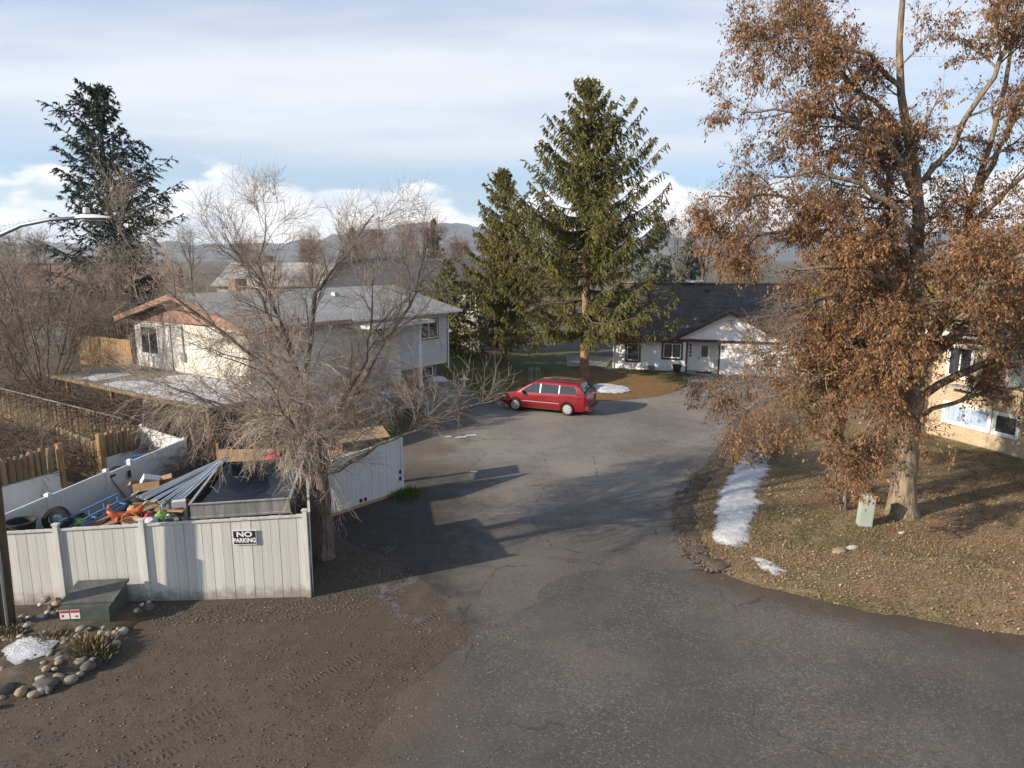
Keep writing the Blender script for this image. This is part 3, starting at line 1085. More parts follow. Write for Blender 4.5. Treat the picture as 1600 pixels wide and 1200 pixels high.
# ------------------------------------------------------------------ building helpers
def win(parent, axis, base, a0, a1, z0, z1, trim, frame, glass, tw=0.10, mull=True, name='window'):
    """window on a wall facing -axis at coordinate base; trim > frame, panes"""
    def P(mb, p0, p1, q0, q1, d0, d1):
        if axis == 'y':
            mb.bx(p0, p1, base - d1, base - d0, q0, q1)
        else:
            mb.bx(base - d1, base - d0, p0, p1, q0, q1)
    m = MB()
    P(m, a0 - tw, a1 + tw, z1, z1 + tw, -0.02, 0.05)
    P(m, a0 - tw, a1 + tw, z0 - tw, z0, -0.02, 0.07)
    P(m, a0 - tw, a0, z0, z1, -0.02, 0.05)
    P(m, a1, a1 + tw, z0, z1, -0.02, 0.05)
    w = m.build(name, trim, parent)
    m = MB()
    e = 0.055
    P(m, a0, a1, z1 - e, z1, 0.0, 0.035)
    P(m, a0, a1, z0, z0 + e, 0.0, 0.035)
    P(m, a0, a0 + e, z0 + e, z1 - e, 0.0, 0.035)
    P(m, a1 - e, a1, z0 + e, z1 - e, 0.0, 0.035)
    mid = (a0 + a1) / 2
    if mull:
        P(m, mid - e / 2, mid + e / 2, z0 + e, z1 - e, 0.0, 0.038)
    m.build('frame', frame, w)
    spans = [(a0 + e, mid - e / 2), (mid + e / 2, a1 - e)] if mull else [(a0 + e, a1 - e)]
    for s0, s1 in spans:
        m = MB()
        P(m, s0, s1, z0 + e, z1 - e, -0.01, 0.012)
        m.build('pane', glass, w)
    return w


def roof_slab(name, corners, th, mat, parent, ux, uy):
    """corners: four points in order; slab of thickness th downwards"""
    m = MB()
    C = [Vector(c) for c in corners]
    L = [c - Vector((0, 0, th)) for c in C]
    m.add(C + L, [(0, 1, 2, 3), (7, 6, 5, 4), (0, 4, 5, 1), (1, 5, 6, 2), (2, 6, 7, 3), (3, 7, 4, 0)])
    return m.build(name, mat, parent, uvaxes=(ux, uy))


# ------------------------------------------------------------------ left house
lh = thing('split_level_house', 'cream stucco split-level house with grey shingle roof and red-brown gable', 'house', HN, HR)
EZ, RZ_ = 5.2, 6.55
m = MB()
m.bx(0.6, 14.4, 0.6, 10.6, 1.9, 5.05)
m.build('wall', 'stucco', lh)
m = MB()
m.bx(0.62, 8.9, 0.62, 10.58, -0.3, 1.9).bx(8.9, 14.0, 1.1, 10.58, -0.3, 1.9)
m.build('foundation', 'foundation', lh)
# white-painted front skin of the far half
m = MB()
m.bx(7.0, 14.37, 0.560, 0.598, 2.2, 4.95).bx(7.0, 10.3, 0.560, 0.598, 1.3, 2.2)
m.build('front_panel', 'stucco_white', lh)
# gable boards
gb = MB()
gb.prism([(0.45, 5.06), (10.75, 5.06), (5.6, 6.40)], 'x', 0.54, 0.60)
gab = gb.build('gable_end', 'red_wood', lh)
gb = MB()
gb.prism([(10.75, 5.06), (0.45, 5.06), (5.6, 6.40)][::-1], 'x', 14.4, 14.46)
gb.build('gable_end', 'red_wood', lh)
sl_len = math.hypot(5.2, RZ_ - EZ)
roof_slab('roof_slope', [(0, -0.1, EZ), (15.0, -0.1, EZ), (15.0, 5.6, RZ_), (0, 5.6, RZ_)], 0.14, 'grey_shingle', lh, (1, 0, 0), (0, 1, 0.26))
roof_slab('roof_slope', [(15.0, 11.3, EZ), (0, 11.3, EZ), (0, 5.602, RZ_), (15.0, 5.602, RZ_)], 0.14, 'grey_shingle', lh, (1, 0, 0), (0, -1, 0.26))
m = MB()
m.bar((-0.035, -0.14, EZ - 0.10), (-0.035, 5.6, RZ_ - 0.10), 0.05, 0.26)
m.build('barge_board', 'red_wood', lh)
m = MB()
m.bar((-0.035, 11.34, EZ - 0.10), (-0.035, 5.6, RZ_ - 0.10), 0.052, 0.26)
m.build('barge_board', 'red_wood', lh)
m = MB()
m.bx(0, 6.2, -0.15, -0.103, EZ - 0.22, EZ - 0.01)
m.build('fascia', 'red_wood', lh)
m = MB()
m.bx(6.2, 15.02, -0.20, -0.103, EZ - 0.15, EZ - 0.01)
g = m.build('gutter', 'white_trim', lh)
m = MB()
m.tube([(14.7, -0.15, EZ - 0.12), (14.7, 0.10, EZ - 0.35), (14.42, 0.48, EZ - 0.75), (14.42, 0.50, 1.6)], 0.045, 6)
m.build('downspout', 'white_trim', g)
win(lh, 'x', 0.6, 8.3, 10.0, 3.3, 4.75, 'white_trim', 'white_trim', 'glass', 0.07)
win(lh, 'y', 0.558, 11.9, 13.5, 3.55, 4.65, 'dark_trim', 'white_trim', 'glass', 0.06)
win(lh, 'y', 0.558, 8.2, 8.95, 3.5, 4.5, 'dark_trim', 'white_trim', 'glass', 0.05, False)
win(lh, 'y', 1.10, 12.2, 13.6, 1.15, 1.75, 'dark_trim', 'white_trim', 'glass', 0.06)
m = MB()
m.bx(0.575, 0.60, 7.0, 7.04, 2.0, 5.05)
m.build('control_joint', 'dark_trim', lh)
m = MB()
m.bx(0.56, 0.60, 0.52, 0.60, 1.9, 5.03).bx(0.60, 0.70, 0.56, 0.60, 1.9, 5.03)
m.build('corner_board', 'white_trim', lh)
# front door behind the porch
m = MB()
m.bx(9.3, 10.25, 0.50, 0.558, 1.35, 3.45)
dr = m.build('door', 'white_trim', lh)
m = MB()
m.box((9.42, 0.48, 2.35), (0.05, 0.05, 0.12))
m.build('handle', 'black_metal', dr)
# porch roof and posts
m = MB()
m.bx(6.3, 11.2, -1.3, 0.555, 4.72, 4.86)
pr = m.build('porch_roof', 'white_trim', lh)
m = MB()
m.bx(6.35, 11.15, -1.25, -0.21, 4.862, 4.90)
m.build('snow_cover', 'snow', pr)
for px_ in (6.7, 10.4):
    m = MB()
    m.lathe([(0.11, 1.15), (0.17, 1.18), (0.17, 1.30), (0.12, 1.36), (0.10, 1.6), (0.10, 4.4), (0.14, 4.5), (0.15, 4.72)], (px_, -0.85, 0), 12)
    m.build('porch_post', 'white_trim', lh, smooth=True, sharp=40)
m = MB()
m.bx(6.2, 13.1, -1.03, 0.555, -0.2, 1.12)
m.build('landing', 'old_concrete', lh)
m = MB()
m.bx(4.4, 5.1, 7.0, 7.7, 5.9, 7.15)
m.build('chimney', 'far_brown', lh)

for k, (xv, yv) in enumerate(((4.2, 3.6), (8.6, 3.9), (11.6, 4.3))):
    zv = EZ + (RZ_ - EZ) * (yv + 0.1) / 5.7
    m = MB()
    if k == 1:
        m.box((xv, yv, zv + 0.10), (0.36, 0.36, 0.20), taper=0.8)
    else:
        m.lathe([(0.05, -0.1), (0.05, 0.35), (0.0, 0.35)], (xv, yv, zv), 10)
    m.build('roof_vent', 'galvanised', lh)
m = MB()
m.box((0.54, 5.9, 3.4), (0.12, 0.28, 0.45)).bar((0.56, 5.9, 3.6), (0.56, 5.9, 5.0), 0.05)
m.build('power_meter', 'galvanised', lh)

# stairs up to the porch
st = thing('front_stairs', 'wide grey concrete stairs with white handrail climbing to the porch', 'stairs', HN, HR)
for i in range(7):
    m = MB()
    y0 = -3.40 + i * 0.34
    m.bx(8.2, 13.1, y0, -1.04, 0.16 * i, 0.16 * (i + 1) - 0.002)
    m.build('step', 'old_concrete', st)
m = MB()
for a, b in (((8.25, -3.3, 1.08), (8.25, -1.1, 2.15)), ((8.25, -3.3, 0.68), (8.25, -1.1, 1.75))):
    m.bar(a, b, 0.05)
m.bar((8.25, -3.3, 0.14), (8.25, -3.3, 1.10), 0.05).bar((8.25, -1.1, 1.0), (8.25, -1.1, 2.17), 0.05)
m.build('handrail', 'white_trim', st)
m = MB()
for k in range(6):
    m.bar((8.25 - 0.38 * k, -1.0, 1.12), (8.25 - 0.38 * k, -1.0, 2.1), 0.035)
m.bar((8.25, -1.0, 2.12), (6.3, -1.0, 2.12), 0.05)
m.build('landing_rail', 'white_trim', st)
# white statue and covered bush by the stairs
x, y = hp(13.35, -1.6)
s_ = thing('garden_ornament', 'small white garden birdbath at the top right of the stairs', 'ornament', (x, y, 0.5))
m = MB()
m.lathe([(0.16, 0), (0.16, 0.05), (0.07, 0.1), (0.06, 0.55), (0.10, 0.62), (0.30, 0.70), (0.31, 0.74), (0.05, 0.70)], n=14)
m.build('bowl', 'white_trim', s_, smooth=True)
m = MB()
m.lathe([(0.0, 0.70), (0.07, 0.72), (0.08, 0.82), (0.03, 0.90), (0.05, 0.97), (0.0, 1.03)], n=10)
m.build('figure', 'white_trim', s_, smooth=True)
x, y = hp(12.4, -0.35)
snow('snow_heap', [(x - 0.75, y - 0.35), (x - 0.3, y - 0.55), (x + 0.4, y - 0.4), (x + 0.7, y + 0.1), (x + 0.2, y + 0.5), (x - 0.5, y + 0.35)], 0.38, 'lumpy snow heap on the landing above the concrete stairs', z0=1.10, step=0.12)
x, y = hp(6.9, -2.9)
snow('snow_patch', [(x - 0.9, y - 0.4), (x + 0.2, y - 0.3), (x + 0.9, y + 0.2), (x + 0.7, y + 0.6), (x - 0.3, y + 0.3)], 0.10, 'flat snow patch on the bank left of the stairs', z0=0.80, step=0.15)

# trampoline
tr = thing('trampoline', 'round trampoline with blue edge padding on the bank before the house', 'trampoline', (*hp(4.6, -2.4), 0.75))
m = MB()
m.lathe([(1.20, 0.93), (1.22, 0.99), (1.52, 0.97), (1.55, 0.88), (1.50, 0.86), (1.22, 0.90), (1.20, 0.93)], n=28)
m.build('edge_pad', 'blue_paint', tr, smooth=True)
m = MB()
m.lathe([(0.0, 0.88), (0.7, 0.89), (1.21, 0.92)], n=28)
m.build('mat', 'rubber', tr, smooth=True)
for k in range(4):
    a = k * PI / 2 + 0.4
    m = MB()
    m.tube([(1.4 * math.cos(a - 0.3), 1.4 * math.sin(a - 0.3), 0.9), (1.4 * math.cos(a - 0.28), 1.4 * math.sin(a - 0.28), 0.0), (1.4 * math.cos(a + 0.28), 1.4 * math.sin(a + 0.28), 0.0), (1.4 * math.cos(a + 0.3), 1.4 * math.sin(a + 0.3), 0.9)], 0.025, 6)
    m.build('leg', 'galvanised', tr)

# flat carport roof against the gable wall
cp = thing('carport', 'flat carport roof with snow and orange timber edge against the gable wall', 'carport', HN, HR)
m = MB()
m.bx(-3.5, 0.58, -2.7, 11.2, 2.46, 2.60)
m.build('roof_deck', 'old_concrete', cp)
m = MB()
m.bx(-3.56, -3.502, -2.76, 11.2, 2.46, 2.62).bx(-3.50, 0.4, -2.76, -2.702, 2.46, 2.62)
m.build('fascia', 'log_wood', cp)
for b_ in (-2.5, 1.2, 5.2, 9.6):
    m = MB()
    m.bx(-3.35, -3.20, b_, b_ + 0.15, -0.1, 2.46)
    m.build('post', 'post_wood', cp)
sn = [(-3.4, -2.6), (0.2, -2.6), (0.5, 0.4), (0.5, 5.2), (-0.6, 6.0), (-1.6, 5.2), (-2.4, 6.3), (-3.4, 6.2)]
o = sheet('snow_cover', [hp(*p) for p in sn], 0.3, 'snow', hf=lambda x, y, d: 2.603 + 0.05 * (1 - np.exp(-d / 0.2)) + rng.normal(size=len(x)) * 0.008, jit=0.05, kind=None)
tag(o, 'sheet of snow lying on the flat carport roof', 'snow')
o = sheet('snow_cover', [hp(*p) for p in [(-3.1, 7.2), (-1.2, 7.6), (-1.0, 8.6), (-2.2, 9.2), (-3.3, 8.6)]], 0.25, 'snow', hf=lambda x, y, d: 2.603 + 0.04 * (1 - np.exp(-d / 0.2)), jit=0.06, kind=None)
tag(o, 'ragged small snow remnant at the far end of the carport roof', 'snow')

# ------------------------------------------------------------------ white bungalow
WR = math.atan2(-3.5, 12.0)
wh = thing('white_bungalow', 'white bungalow with maroon trim, dark shingle roof and front garage gable', 'house', (7.6, 51.0, 0), WR)
m = MB()
m.bx(0, 5.35, 0, 9.4, -0.2, 2.62).bx(5.35, 7.62, 1.0, 9.4, -0.2, 2.62).bx(7.62, 13.6, 0, 9.4, -0.2, 2.62)
m.build('wall', 'white_siding', wh, uvaxes=((3.0, 3.0, 0), (0, 0, 1)))
VL, VR, VA = 4.25, 12.35, 8.3
for cs in ([(-0.5, -0.55, 2.45), (VL, -0.55, 2.45), (VL, 4.7, 6.35), (-0.5, 4.7, 6.35)],
           [(VL, -0.55, 2.45), (VA, 2.37, 4.619), (VA, 4.7, 6.35), (VL, 4.7, 6.35)],
           [(VA, 2.37, 4.619), (VR, -0.55, 2.45), (VR, 4.7, 6.35), (VA, 4.7, 6.35)],
           [(VR, -0.55, 2.45), (14.1, -0.55, 2.45), (14.1, 4.7, 6.35), (VR, 4.7, 6.35)]):
    roof_slab('roof_slope', cs, 0.12, 'dark_shingle', wh, (1, 0, 0), (0, 0.8, 0.6))
roof_slab('roof_slope', [(14.1, 9.95, 2.45), (-0.5, 9.95, 2.45), (-0.5, 4.702, 6.35), (14.1, 4.702, 6.35)], 0.12, 'dark_shingle', wh, (1, 0, 0), (0, -0.8, 0.6))
m = MB()
m.bx(-0.5, 14.1, 4.5, 4.9, 6.33, 6.43)
m.build('ridge_cap', 'old_concrete', wh)
m = MB()
m.bx(4.9, 6.3, 4.3, 4.75, 6.43, 6.60)
m.build('ridge_vent', 'lamp_paint', wh)
m = MB()
m.prism([(0.1, 2.6), (9.3, 2.6), (4.7, 6.15)], 'x', 0.0, 0.1)
m.build('gable_end', 'white_siding', wh, uvaxes=((3.0, 3.0, 0), (0, 0, 1)))
m = MB()
m.bx(-0.5, 4.2, -0.60, -0.552, 2.26, 2.47)
m.build('fascia', 'maroon_trim', wh)
for xv, yv in ((2.2, 3.3), (6.6, 3.9)):
    zv = 2.45 + (yv + 0.55) * 0.743
    m = MB()
    m.box((xv, yv, zv + 0.12), (0.35, 0.35, 0.24), taper=0.8)
    m.build('roof_vent', 'dark_trim', wh)
m = MB()
m.tube([(0.06, -0.5, 2.30), (0.06, -0.12, 2.0), (0.06, -0.07, 0.1)], 0.04, 6)
m.build('downspout', 'white_trim', wh)
# front gable over entry and garage
GX0, GX1, GA = 4.25, 12.35, 8.3
m = MB()
m.prism([(GX0 + 0.45, 2.50), (GX1 - 0.45, 2.50), (GA, 4.35)], 'y', -0.02, 0.08)
m.build('front_gable', 'white_siding', wh, uvaxes=((3.0, 3.0, 0), (0, 0, 1)))
gr = 4.62
roof_slab('gable_roof', [(GX0, -0.5, 2.42), (GA, -0.5, gr), (GA, 4.0, gr), (GX0, 4.0, 2.42)][::-1], 0.10, 'dark_shingle', wh, (0, 1, 0), (0.87, 0, 0.5))
roof_slab('gable_roof', [(GA + 0.002, -0.5, gr), (GX1, -0.5, 2.42), (GX1, 4.0, 2.42), (GA + 0.002, 4.0, gr)][::-1], 0.10, 'dark_shingle', wh, (0, 1, 0), (-0.87, 0, 0.5))
for (xa, xb) in ((GX0 - 0.02, GA), (GX1 + 0.02, GA)):
    m = MB()
    m.bar((xa, -0.535, 2.32), (xb, -0.535, gr - 0.10), 0.05, 0.20)
    m.build('barge_board', 'maroon_trim', wh)
m = MB()
m.bx(GX0 + 0.4, GX1 - 0.4, -0.10, -0.022, 2.28, 2.46)
m.build('beam', 'maroon_trim', wh)
m = MB()
m.bx(GA - 0.24, GA + 0.24, -0.07, -0.022, 3.42, 3.98)
vt_ = m.build('gable_vent', 'white_trim', wh)
for k in range(5):
    m = MB()
    m.box((GA, -0.085, 3.50 + 0.10 * k), (0.36, 0.03, 0.055))
    m.build('louvre', 'foundation', vt_)
win(wh, 'y', 0.0, 1.05, 1.95, 0.75, 2.05, 'maroon_trim', 'white_trim', 'glass', 0.12, False)
win(wh, 'y', 0.0, 3.72, 4.98, 1.05, 2.12, 'maroon_trim', 'white_trim', 'glass', 0.13)
m = MB()
m.bx(6.15, 7.1, 0.93, 0.998, 0.02, 2.06)
dr = m.build('door', 'white_trim', wh)
m = MB()
m.bx(6.40, 6.85, 0.905, 0.93, 1.10, 1.92)
m.build('door_pane', 'glass', dr)
m = MB()
m.box((6.24, 0.90, 1.02), (0.06, 0.06, 0.14))
m.build('handle', 'black_metal', dr)
for xp in (5.32, 7.60):
    m = MB()
    m.bx(xp, xp + 0.13, -0.02, 0.12, 0, 2.28)
    m.build('post', 'maroon_trim', wh)
m = MB()
for k in range(4):
    m.box((5.62, 0.96, 1.15 + 0.26 * k), (0.12, 0.03, 0.16))
m.build('shutter', 'maroon_trim', wh)
m = MB()
m.bx(5.4, 7.6, -0.5, 0.95, -0.02, 0.075)
m.build('porch_slab', 'concrete', wh)
m = MB()
m.bx(8.05, 8.17, -0.04, 0.0, 0, 2.18).bx(11.45, 11.57, -0.04, 0.0, 0, 2.18).bx(8.05, 11.57, -0.05, 0.0, 2.12, 2.27)
gd = m.build('garage_frame', 'white_trim', wh)
for k in range(4):
    m = MB()
    m.bx(8.17, 11.45, -0.028, 0.0, 0.02 + k * 0.525, 0.52 + k * 0.525)
    pn = m.build('door_panel', 'white_trim', gd)
m = MB()
m.box((7.88, -0.06, 1.95), (0.12, 0.12, 0.26)).box((7.88, -0.10, 2.10), (0.18, 0.16, 0.04))
m.build('wall_lantern', 'dark_trim', wh)
m = MB()
m.bx(0.0, 0.10, -0.03, 0.0, -0.1, 2.5)
m.build('corner_board', 'maroon_trim', wh)


def wloc(x, y, z=0.0):
    c, s = math.cos(WR), math.sin(WR)
    return (7.6 + x * c - y * s, 51.0 + x * s + y * c, z)


for nm, lx, lab, mt, sc_ in (('planter', 4.75, 'black plastic planter pot beside the bungalow entry', 'black_metal', 1.15), ('planter', 2.95, 'grey planter pot under the bungalow wall between the two windows', 'galvanised', 0.85)):
    p_ = thing(nm, lab, 'planter', wloc(lx, -0.55, 0.08))
    m = MB()
    m.lathe([(0.0, 0.02), (0.20 * sc_, 0.0), (0.28 * sc_, 0.42 * sc_), (0.31 * sc_, 0.42 * sc_), (0.31 * sc_, 0.48 * sc_), (0.26 * sc_, 0.48 * sc_), (0.25 * sc_, 0.38 * sc_), (0, 0.38 * sc_)], n=14)
    m.build('pot', mt, p_)
    m = MB()
    m.lathe([(0.0, 0.40 * sc_), (0.25 * sc_, 0.39 * sc_)], n=14)
    m.build('soil', 'rubber', p_)
mt_ = MB()
mt_.box((0, 0, 0.015), (1.1, 0.55, 0.03)).box((0, 0, 0.034), (1.0, 0.45, 0.008))
d_ = mt_.build('doormat', 'rubber')
d_.location = wloc(6.62, -0.15, 0.078)
d_.rotation_euler = (0, 0, WR)
tag(d_, 'dark doormat on the bungalow porch slab before the white door', 'doormat')

# ------------------------------------------------------------------ right house
RR = math.atan2(-8.5, 2.7)
rh = thing('beige_house', 'beige brick house with brown roof behind the brown-leaved tree', 'house', (19.3, 31.0, 0.1), RR)
m = MB()
m.bx(0, 13, 0, 8, -0.3, 2.45)
m.build('brick_wall', 'beige_brick', rh, uvaxes=((1, 1, 0), (0, 0, 1)))
m = MB()
m.bx(0.03, 12.97, 0.03, 7.97, 2.45, 5.0)
m.build('upper_wall', 'beige_wall', rh)
roof_slab('roof_slope', [(-0.6, -0.6, 5.0), (13.6, -0.6, 5.0), (13.6, 4.0, 6.75), (-0.6, 4.0, 6.75)], 0.13, 'brown_shingle', rh, (1, 0, 0), (0, 0.93, 0.36))
roof_slab('roof_slope', [(13.6, 8.6, 5.0), (-0.6, 8.6, 5.0), (-0.6, 4.002, 6.75), (13.6, 4.002, 6.75)], 0.13, 'brown_shingle', rh, (1, 0, 0), (0, -0.93, 0.36))
m = MB()
m.prism([(0.1, 5.0), (7.9, 5.0), (4.0, 6.55)], 'x', 0.0, 0.08)
m.build('gable_end', 'beige_wall', rh)
m = MB()
m.bx(-0.6, 13.6, -0.72, -0.602, 4.80, 5.02)
m.build('gutter', 'white_trim', rh)
win(rh, 'y', 0.0, 0.9, 3.0, 0.95, 1.75, 'white_trim', 'white_trim', 'curtain_blue', 0.10)
win(rh, 'y', 0.0, 3.25, 4.2, 0.95, 1.75, 'white_trim', 'white_trim', 'glass', 0.10, False)
win(rh, 'y', 0.03, 0.8, 1.9, 3.0, 4.3, 'white_trim', 'white_trim', 'glass', 0.10)
win(rh, 'y', 0.03, 3.6, 5.2, 3.0, 4.4, 'white_trim', 'white_trim', 'curtain_green', 0.10)
m = MB()
m.box((2.6, -0.3, 2.62), (2.6, 0.6, 0.10))
m.build('balcony_slab', 'concrete', rh)

# ------------------------------------------------------------------ houses behind
def far_house(loc, rz, Lx, Ly, wallh, ridge, wallm, roofm, label, wins, chimney=True):
    h = thing('far_house', label, 'house', loc, rz, 'houses in the distance')
    m = MB()
    m.bx(0, Lx, 0, Ly, -0.2, wallh)
    m.build('wall', wallm, h)
    roof_slab('roof_slope', [(-0.5, -0.5, wallh - 0.1), (Lx + 0.5, -0.5, wallh - 0.1), (Lx + 0.5, Ly / 2, ridge), (-0.5, Ly / 2, ridge)], 0.14, roofm, h, (1, 0, 0), (0, 0.9, 0.4))
    roof_slab('roof_slope', [(Lx + 0.5, Ly + 0.5, wallh - 0.1), (-0.5, Ly + 0.5, wallh - 0.1), (-0.5, Ly / 2 + 0.002, ridge), (Lx + 0.5, Ly / 2 + 0.002, ridge)], 0.14, roofm, h, (1, 0, 0), (0, -0.9, 0.4))
    for xe in (0.0, Lx - 0.06):
        m = MB()
        m.prism([(0.1, wallh), (Ly - 0.1, wallh), (Ly / 2, ridge - 0.18)], 'x', xe, xe + 0.06)
        m.build('gable_end', wallm, h)
    for a0, a1, z0, z1 in wins:
        win(h, 'y', 0.0, a0, a1, z0, z1, 'white_trim', 'white_trim', 'glass', 0.10)
    if chimney:
        m = MB()
        m.bx(Lx * 0.3, Lx * 0.3 + 0.7, Ly * 0.5, Ly * 0.5 + 0.7, ridge - 0.5, ridge + 0.8)
        m.build('chimney', 'far_brown', h)
    return h


far_house((-15.2, 58.0, 0), R(-4), 12.5, 9, 5.9, 8.3, 'far_wall', 'far_shingle', 'pale house with dark roof rising behind the split-level house',
          [(1.0, 2.4, 4.2, 5.4), (3.6, 5.2, 4.2, 5.4), (7.0, 8.2, 4.2, 5.4), (9.6, 10.8, 3.9, 5.5), (11.3, 12.2, 3.9, 5.5)], False)
far_house((-47, 66, 0), R(20), 13, 9, 5.2, 7.6, 'far_wall', 'far_brown', 'brown-roofed house far behind the bushes at the left edge', [(2, 4, 3.2, 4.6), (7, 9, 3.2, 4.6)])
far_house((-36, 84, 0), R(-8), 14, 9, 5.2, 7.8, 'far_wall', 'grey_shingle', 'pale house with light grey roof beyond the dark fir', [(2, 4, 3.2, 4.6), (8, 10, 3.2, 4.6)])
far_house((-70, 95, 0), R(5), 14, 10, 5.0, 7.6, 'stucco', 'far_shingle', 'low pale house with dark roof farthest away at the left', [(2, 4, 2.8, 4.2), (9, 11, 2.8, 4.2)])
far_house((30, 64, 0), R(-18), 14, 10, 5.0, 7.4, 'far_wall', 'brown_shingle', 'pale house with brown roof behind the golden trees at the right', [(2, 4, 2.8, 4.2), (9, 11, 2.8, 4.2)])


# ------------------------------------------------------------------ fences
def unit_box():
    me = bpy.data.meshes.new('board')
    v = [(x, y, z) for z in (0, 1) for y in (-0.5, 0.5) for x in (-0.5, 0.5)]
    me.from_pydata(v, [], [(0, 2, 3, 1), (4, 5, 7, 6), (0, 1, 5, 4), (2, 6, 7, 3), (0, 4, 6, 2), (1, 3, 7, 5)])
    return me


def boards(parent, name, p0, p1, w, z0, zt0, zt1, th, mat, gap=0.006, jz=0.0, jw=0.0, skip=()):
    """upright boards from p0 to p1; all share one mesh"""
    p0, p1 = Vector(p0), Vector(p1)
    L = (p1 - p0).length
    n = max(1, round(L / w))
    rz = math.atan2(p1.y - p0.y, p1.x - p0.x)
    ws = [1 + random.uniform(-jw, jw) for _ in range(n)]
    k = L / sum(ws)
    me = unit_box()
    me.materials.append(M[mat])
    x = 0
    for i in range(n):
        ww = ws[i] * k
        c = p0 + (p1 - p0) * ((x + ww / 2) / L)
        t_ = (x + ww / 2) / L
        x += ww
        if any(a <= t_ <= b for a, b in skip):
            continue
        o = bpy.data.objects.new(name, me)
        COL.objects.link(o)
        o.parent = parent
        nrm = Vector((-math.sin(rz), math.cos(rz)))
        j = random.uniform(-0.004, 0.004)
        o.location = (c.x + nrm.x * j, c.y + nrm.y * j, z0)
        o.rotation_euler = (random.uniform(-1, 1) * jz * 0.15, random.uniform(-1, 1) * jz * 0.3, rz)
        o.scale = (ww - gap, th, zt0 + (zt1 - zt0) * t_ - z0 + random.uniform(-jz, jz))


ff = thing('board_fence', 'weathered white board fence carrying the NO PARKING sign', 'fence')
A, B = (-13.3, 15.17), (-4.98, 15.68)
boards(ff, 'board', A, B, 0.225, -0.02, 1.82, 2.14, 0.022, 'white_board', 0.007, 0.006, 0.12)
for t_, w_ in ((0.300, 0.11), (0.537, 0.11), (0.997, 0.10)):
    c = Vector(A).lerp(Vector(B), t_)
    m = MB()
    h = 1.82 + 0.32 * t_ + 0.10
    m.box((c.x, c.y - 0.03, h / 2), (w_, 0.10, h), R(3.5)).box((c.x, c.y - 0.03, h + 0.015), (w_ + 0.04, 0.13, 0.03), R(3.5))
    m.build('post', 'white_board', ff)
m = MB()
m.bar((A[0], A[1] - 0.02, 1.79), (B[0], B[1] - 0.02, 2.11), 0.06, 0.05)
m.build('top_rail', 'white_board', ff)
m = MB()
m.bar((A[0], A[1] + 0.05, 0.45), (B[0], B[1] + 0.05, 0.45), 0.045, 0.09).bar((A[0], A[1] + 0.05, 1.55), (B[0], B[1] + 0.05, 1.75), 0.045, 0.09)
m.build('back_rail', 'white_board', ff)
rf = thing('return_fence', 'short white fence panel running back to the bare tree trunk', 'fence')
boards(rf, 'board', (-4.93, 15.74), (-5.82, 18.6), 0.22, -0.02, 2.12, 2.05, 0.022, 'white_board', 0.006, 0.006, 0.1)
m = MB()
m.bar((-4.93, 15.74, 2.14), (-5.82, 18.6, 2.07), 0.06, 0.04)
m.build('top_rail', 'white_board', rf)

sg = thing('no_parking_sign', 'black and white NO PARKING sign screwed to the board fence', 'sign', (-6.45, 15.535, 1.60), R(3.5))
m = MB()
m.box((0, 0, 0), (0.56, 0.012, 0.37))
m.build('plate', 'sign_white', sg)
m = MB()
m.box((0, -0.009, 0), (0.52, 0.006, 0.33))
m.build('panel', 'sign_black', sg)


def lettering(body, size, loc, parent, mat, name='lettering', sx=1.0, off=0.0):
    c = bpy.data.curves.new(name, 'FONT')
    c.body = body
    c.size = size
    c.align_x = 'CENTER'
    c.align_y = 'CENTER'
    c.offset = off
    c.extrude = 0.002
    c.materials.append(M[mat])
    tmp = bpy.data.objects.new('tmp', c)
    COL.objects.link(tmp)
    me = bpy.data.meshes.new_from_object(tmp.evaluated_get(bpy.context.evaluated_depsgraph_get()))
    bpy.data.objects.remove(tmp)
    if not me.materials:
        me.materials.append(M[mat])
    o = bpy.data.objects.new(name, me)
    COL.objects.link(o)
    o.parent = parent
    o.location = loc
    o.rotation_euler = (PI / 2, 0, 0)
    o.scale = (sx, 1, 1)
    return o


lettering('NO', 0.175, (0, -0.016, 0.077), sg, 'sign_white', sx=1.35, off=0.006)
lettering('PARKING', 0.150, (0, -0.016, -0.075), sg, 'sign_white', sx=0.86, off=0.006)

# vinyl fence inside, with its gate
vf = thing('vinyl_fence', 'grey-white vinyl fence with gate running back along the junk yard', 'fence')
pa, pb, pc, pd, pe = (-13.05, 15.55), (-12.42, 20.05), (-12.27, 21.1), (-11.82, 23.8), (-14.4, 25.8)
for a, b in ((pa, pb), (pc, pd), (pd, pe)):
    boards(vf, 'board', a, b, 0.15, 0.0, 1.68, 1.68, 0.03, 'vinyl', 0.008)
    m = MB()
    m.bar((*a, 1.75), (*b, 1.75), 0.055, 0.14)
    m.build('top_rail', 'vinyl', vf)
    m = MB()
    m.bar((*a, 0.09), (*b, 0.09), 0.055, 0.14)
    m.build('bottom_rail', 'vinyl', vf)
for c in ((-12.72, 17.85), pb, pc, pd, pe):
    m = MB()
    m.box((c[0], c[1], 0.93), (0.13, 0.13, 1.86), R(-8)).box((c[0], c[1], 1.88), (0.16, 0.16, 0.05), R(-8), taper=0.5)
    m.build('post', 'vinyl', vf)
gt = MB()
ga, gb_ = Vector((-12.40, 20.15)), Vector((-12.29, 21.0))
gt.bar((*ga, 1.68), (*gb_, 1.68), 0.06, 0.12).bar((*ga, 0.2), (*gb_, 0.2), 0.06, 0.12)
gt.bar((*ga, 0.2), (*ga, 1.7), 0.08, 0.08).bar((*gb_, 0.2), (*gb_, 1.7), 0.08, 0.08)
gtp = gt.build('gate', 'vinyl', vf)
m = MB()
m.bar((*ga, 0.95), (*gb_, 0.95), 0.03, 1.5)
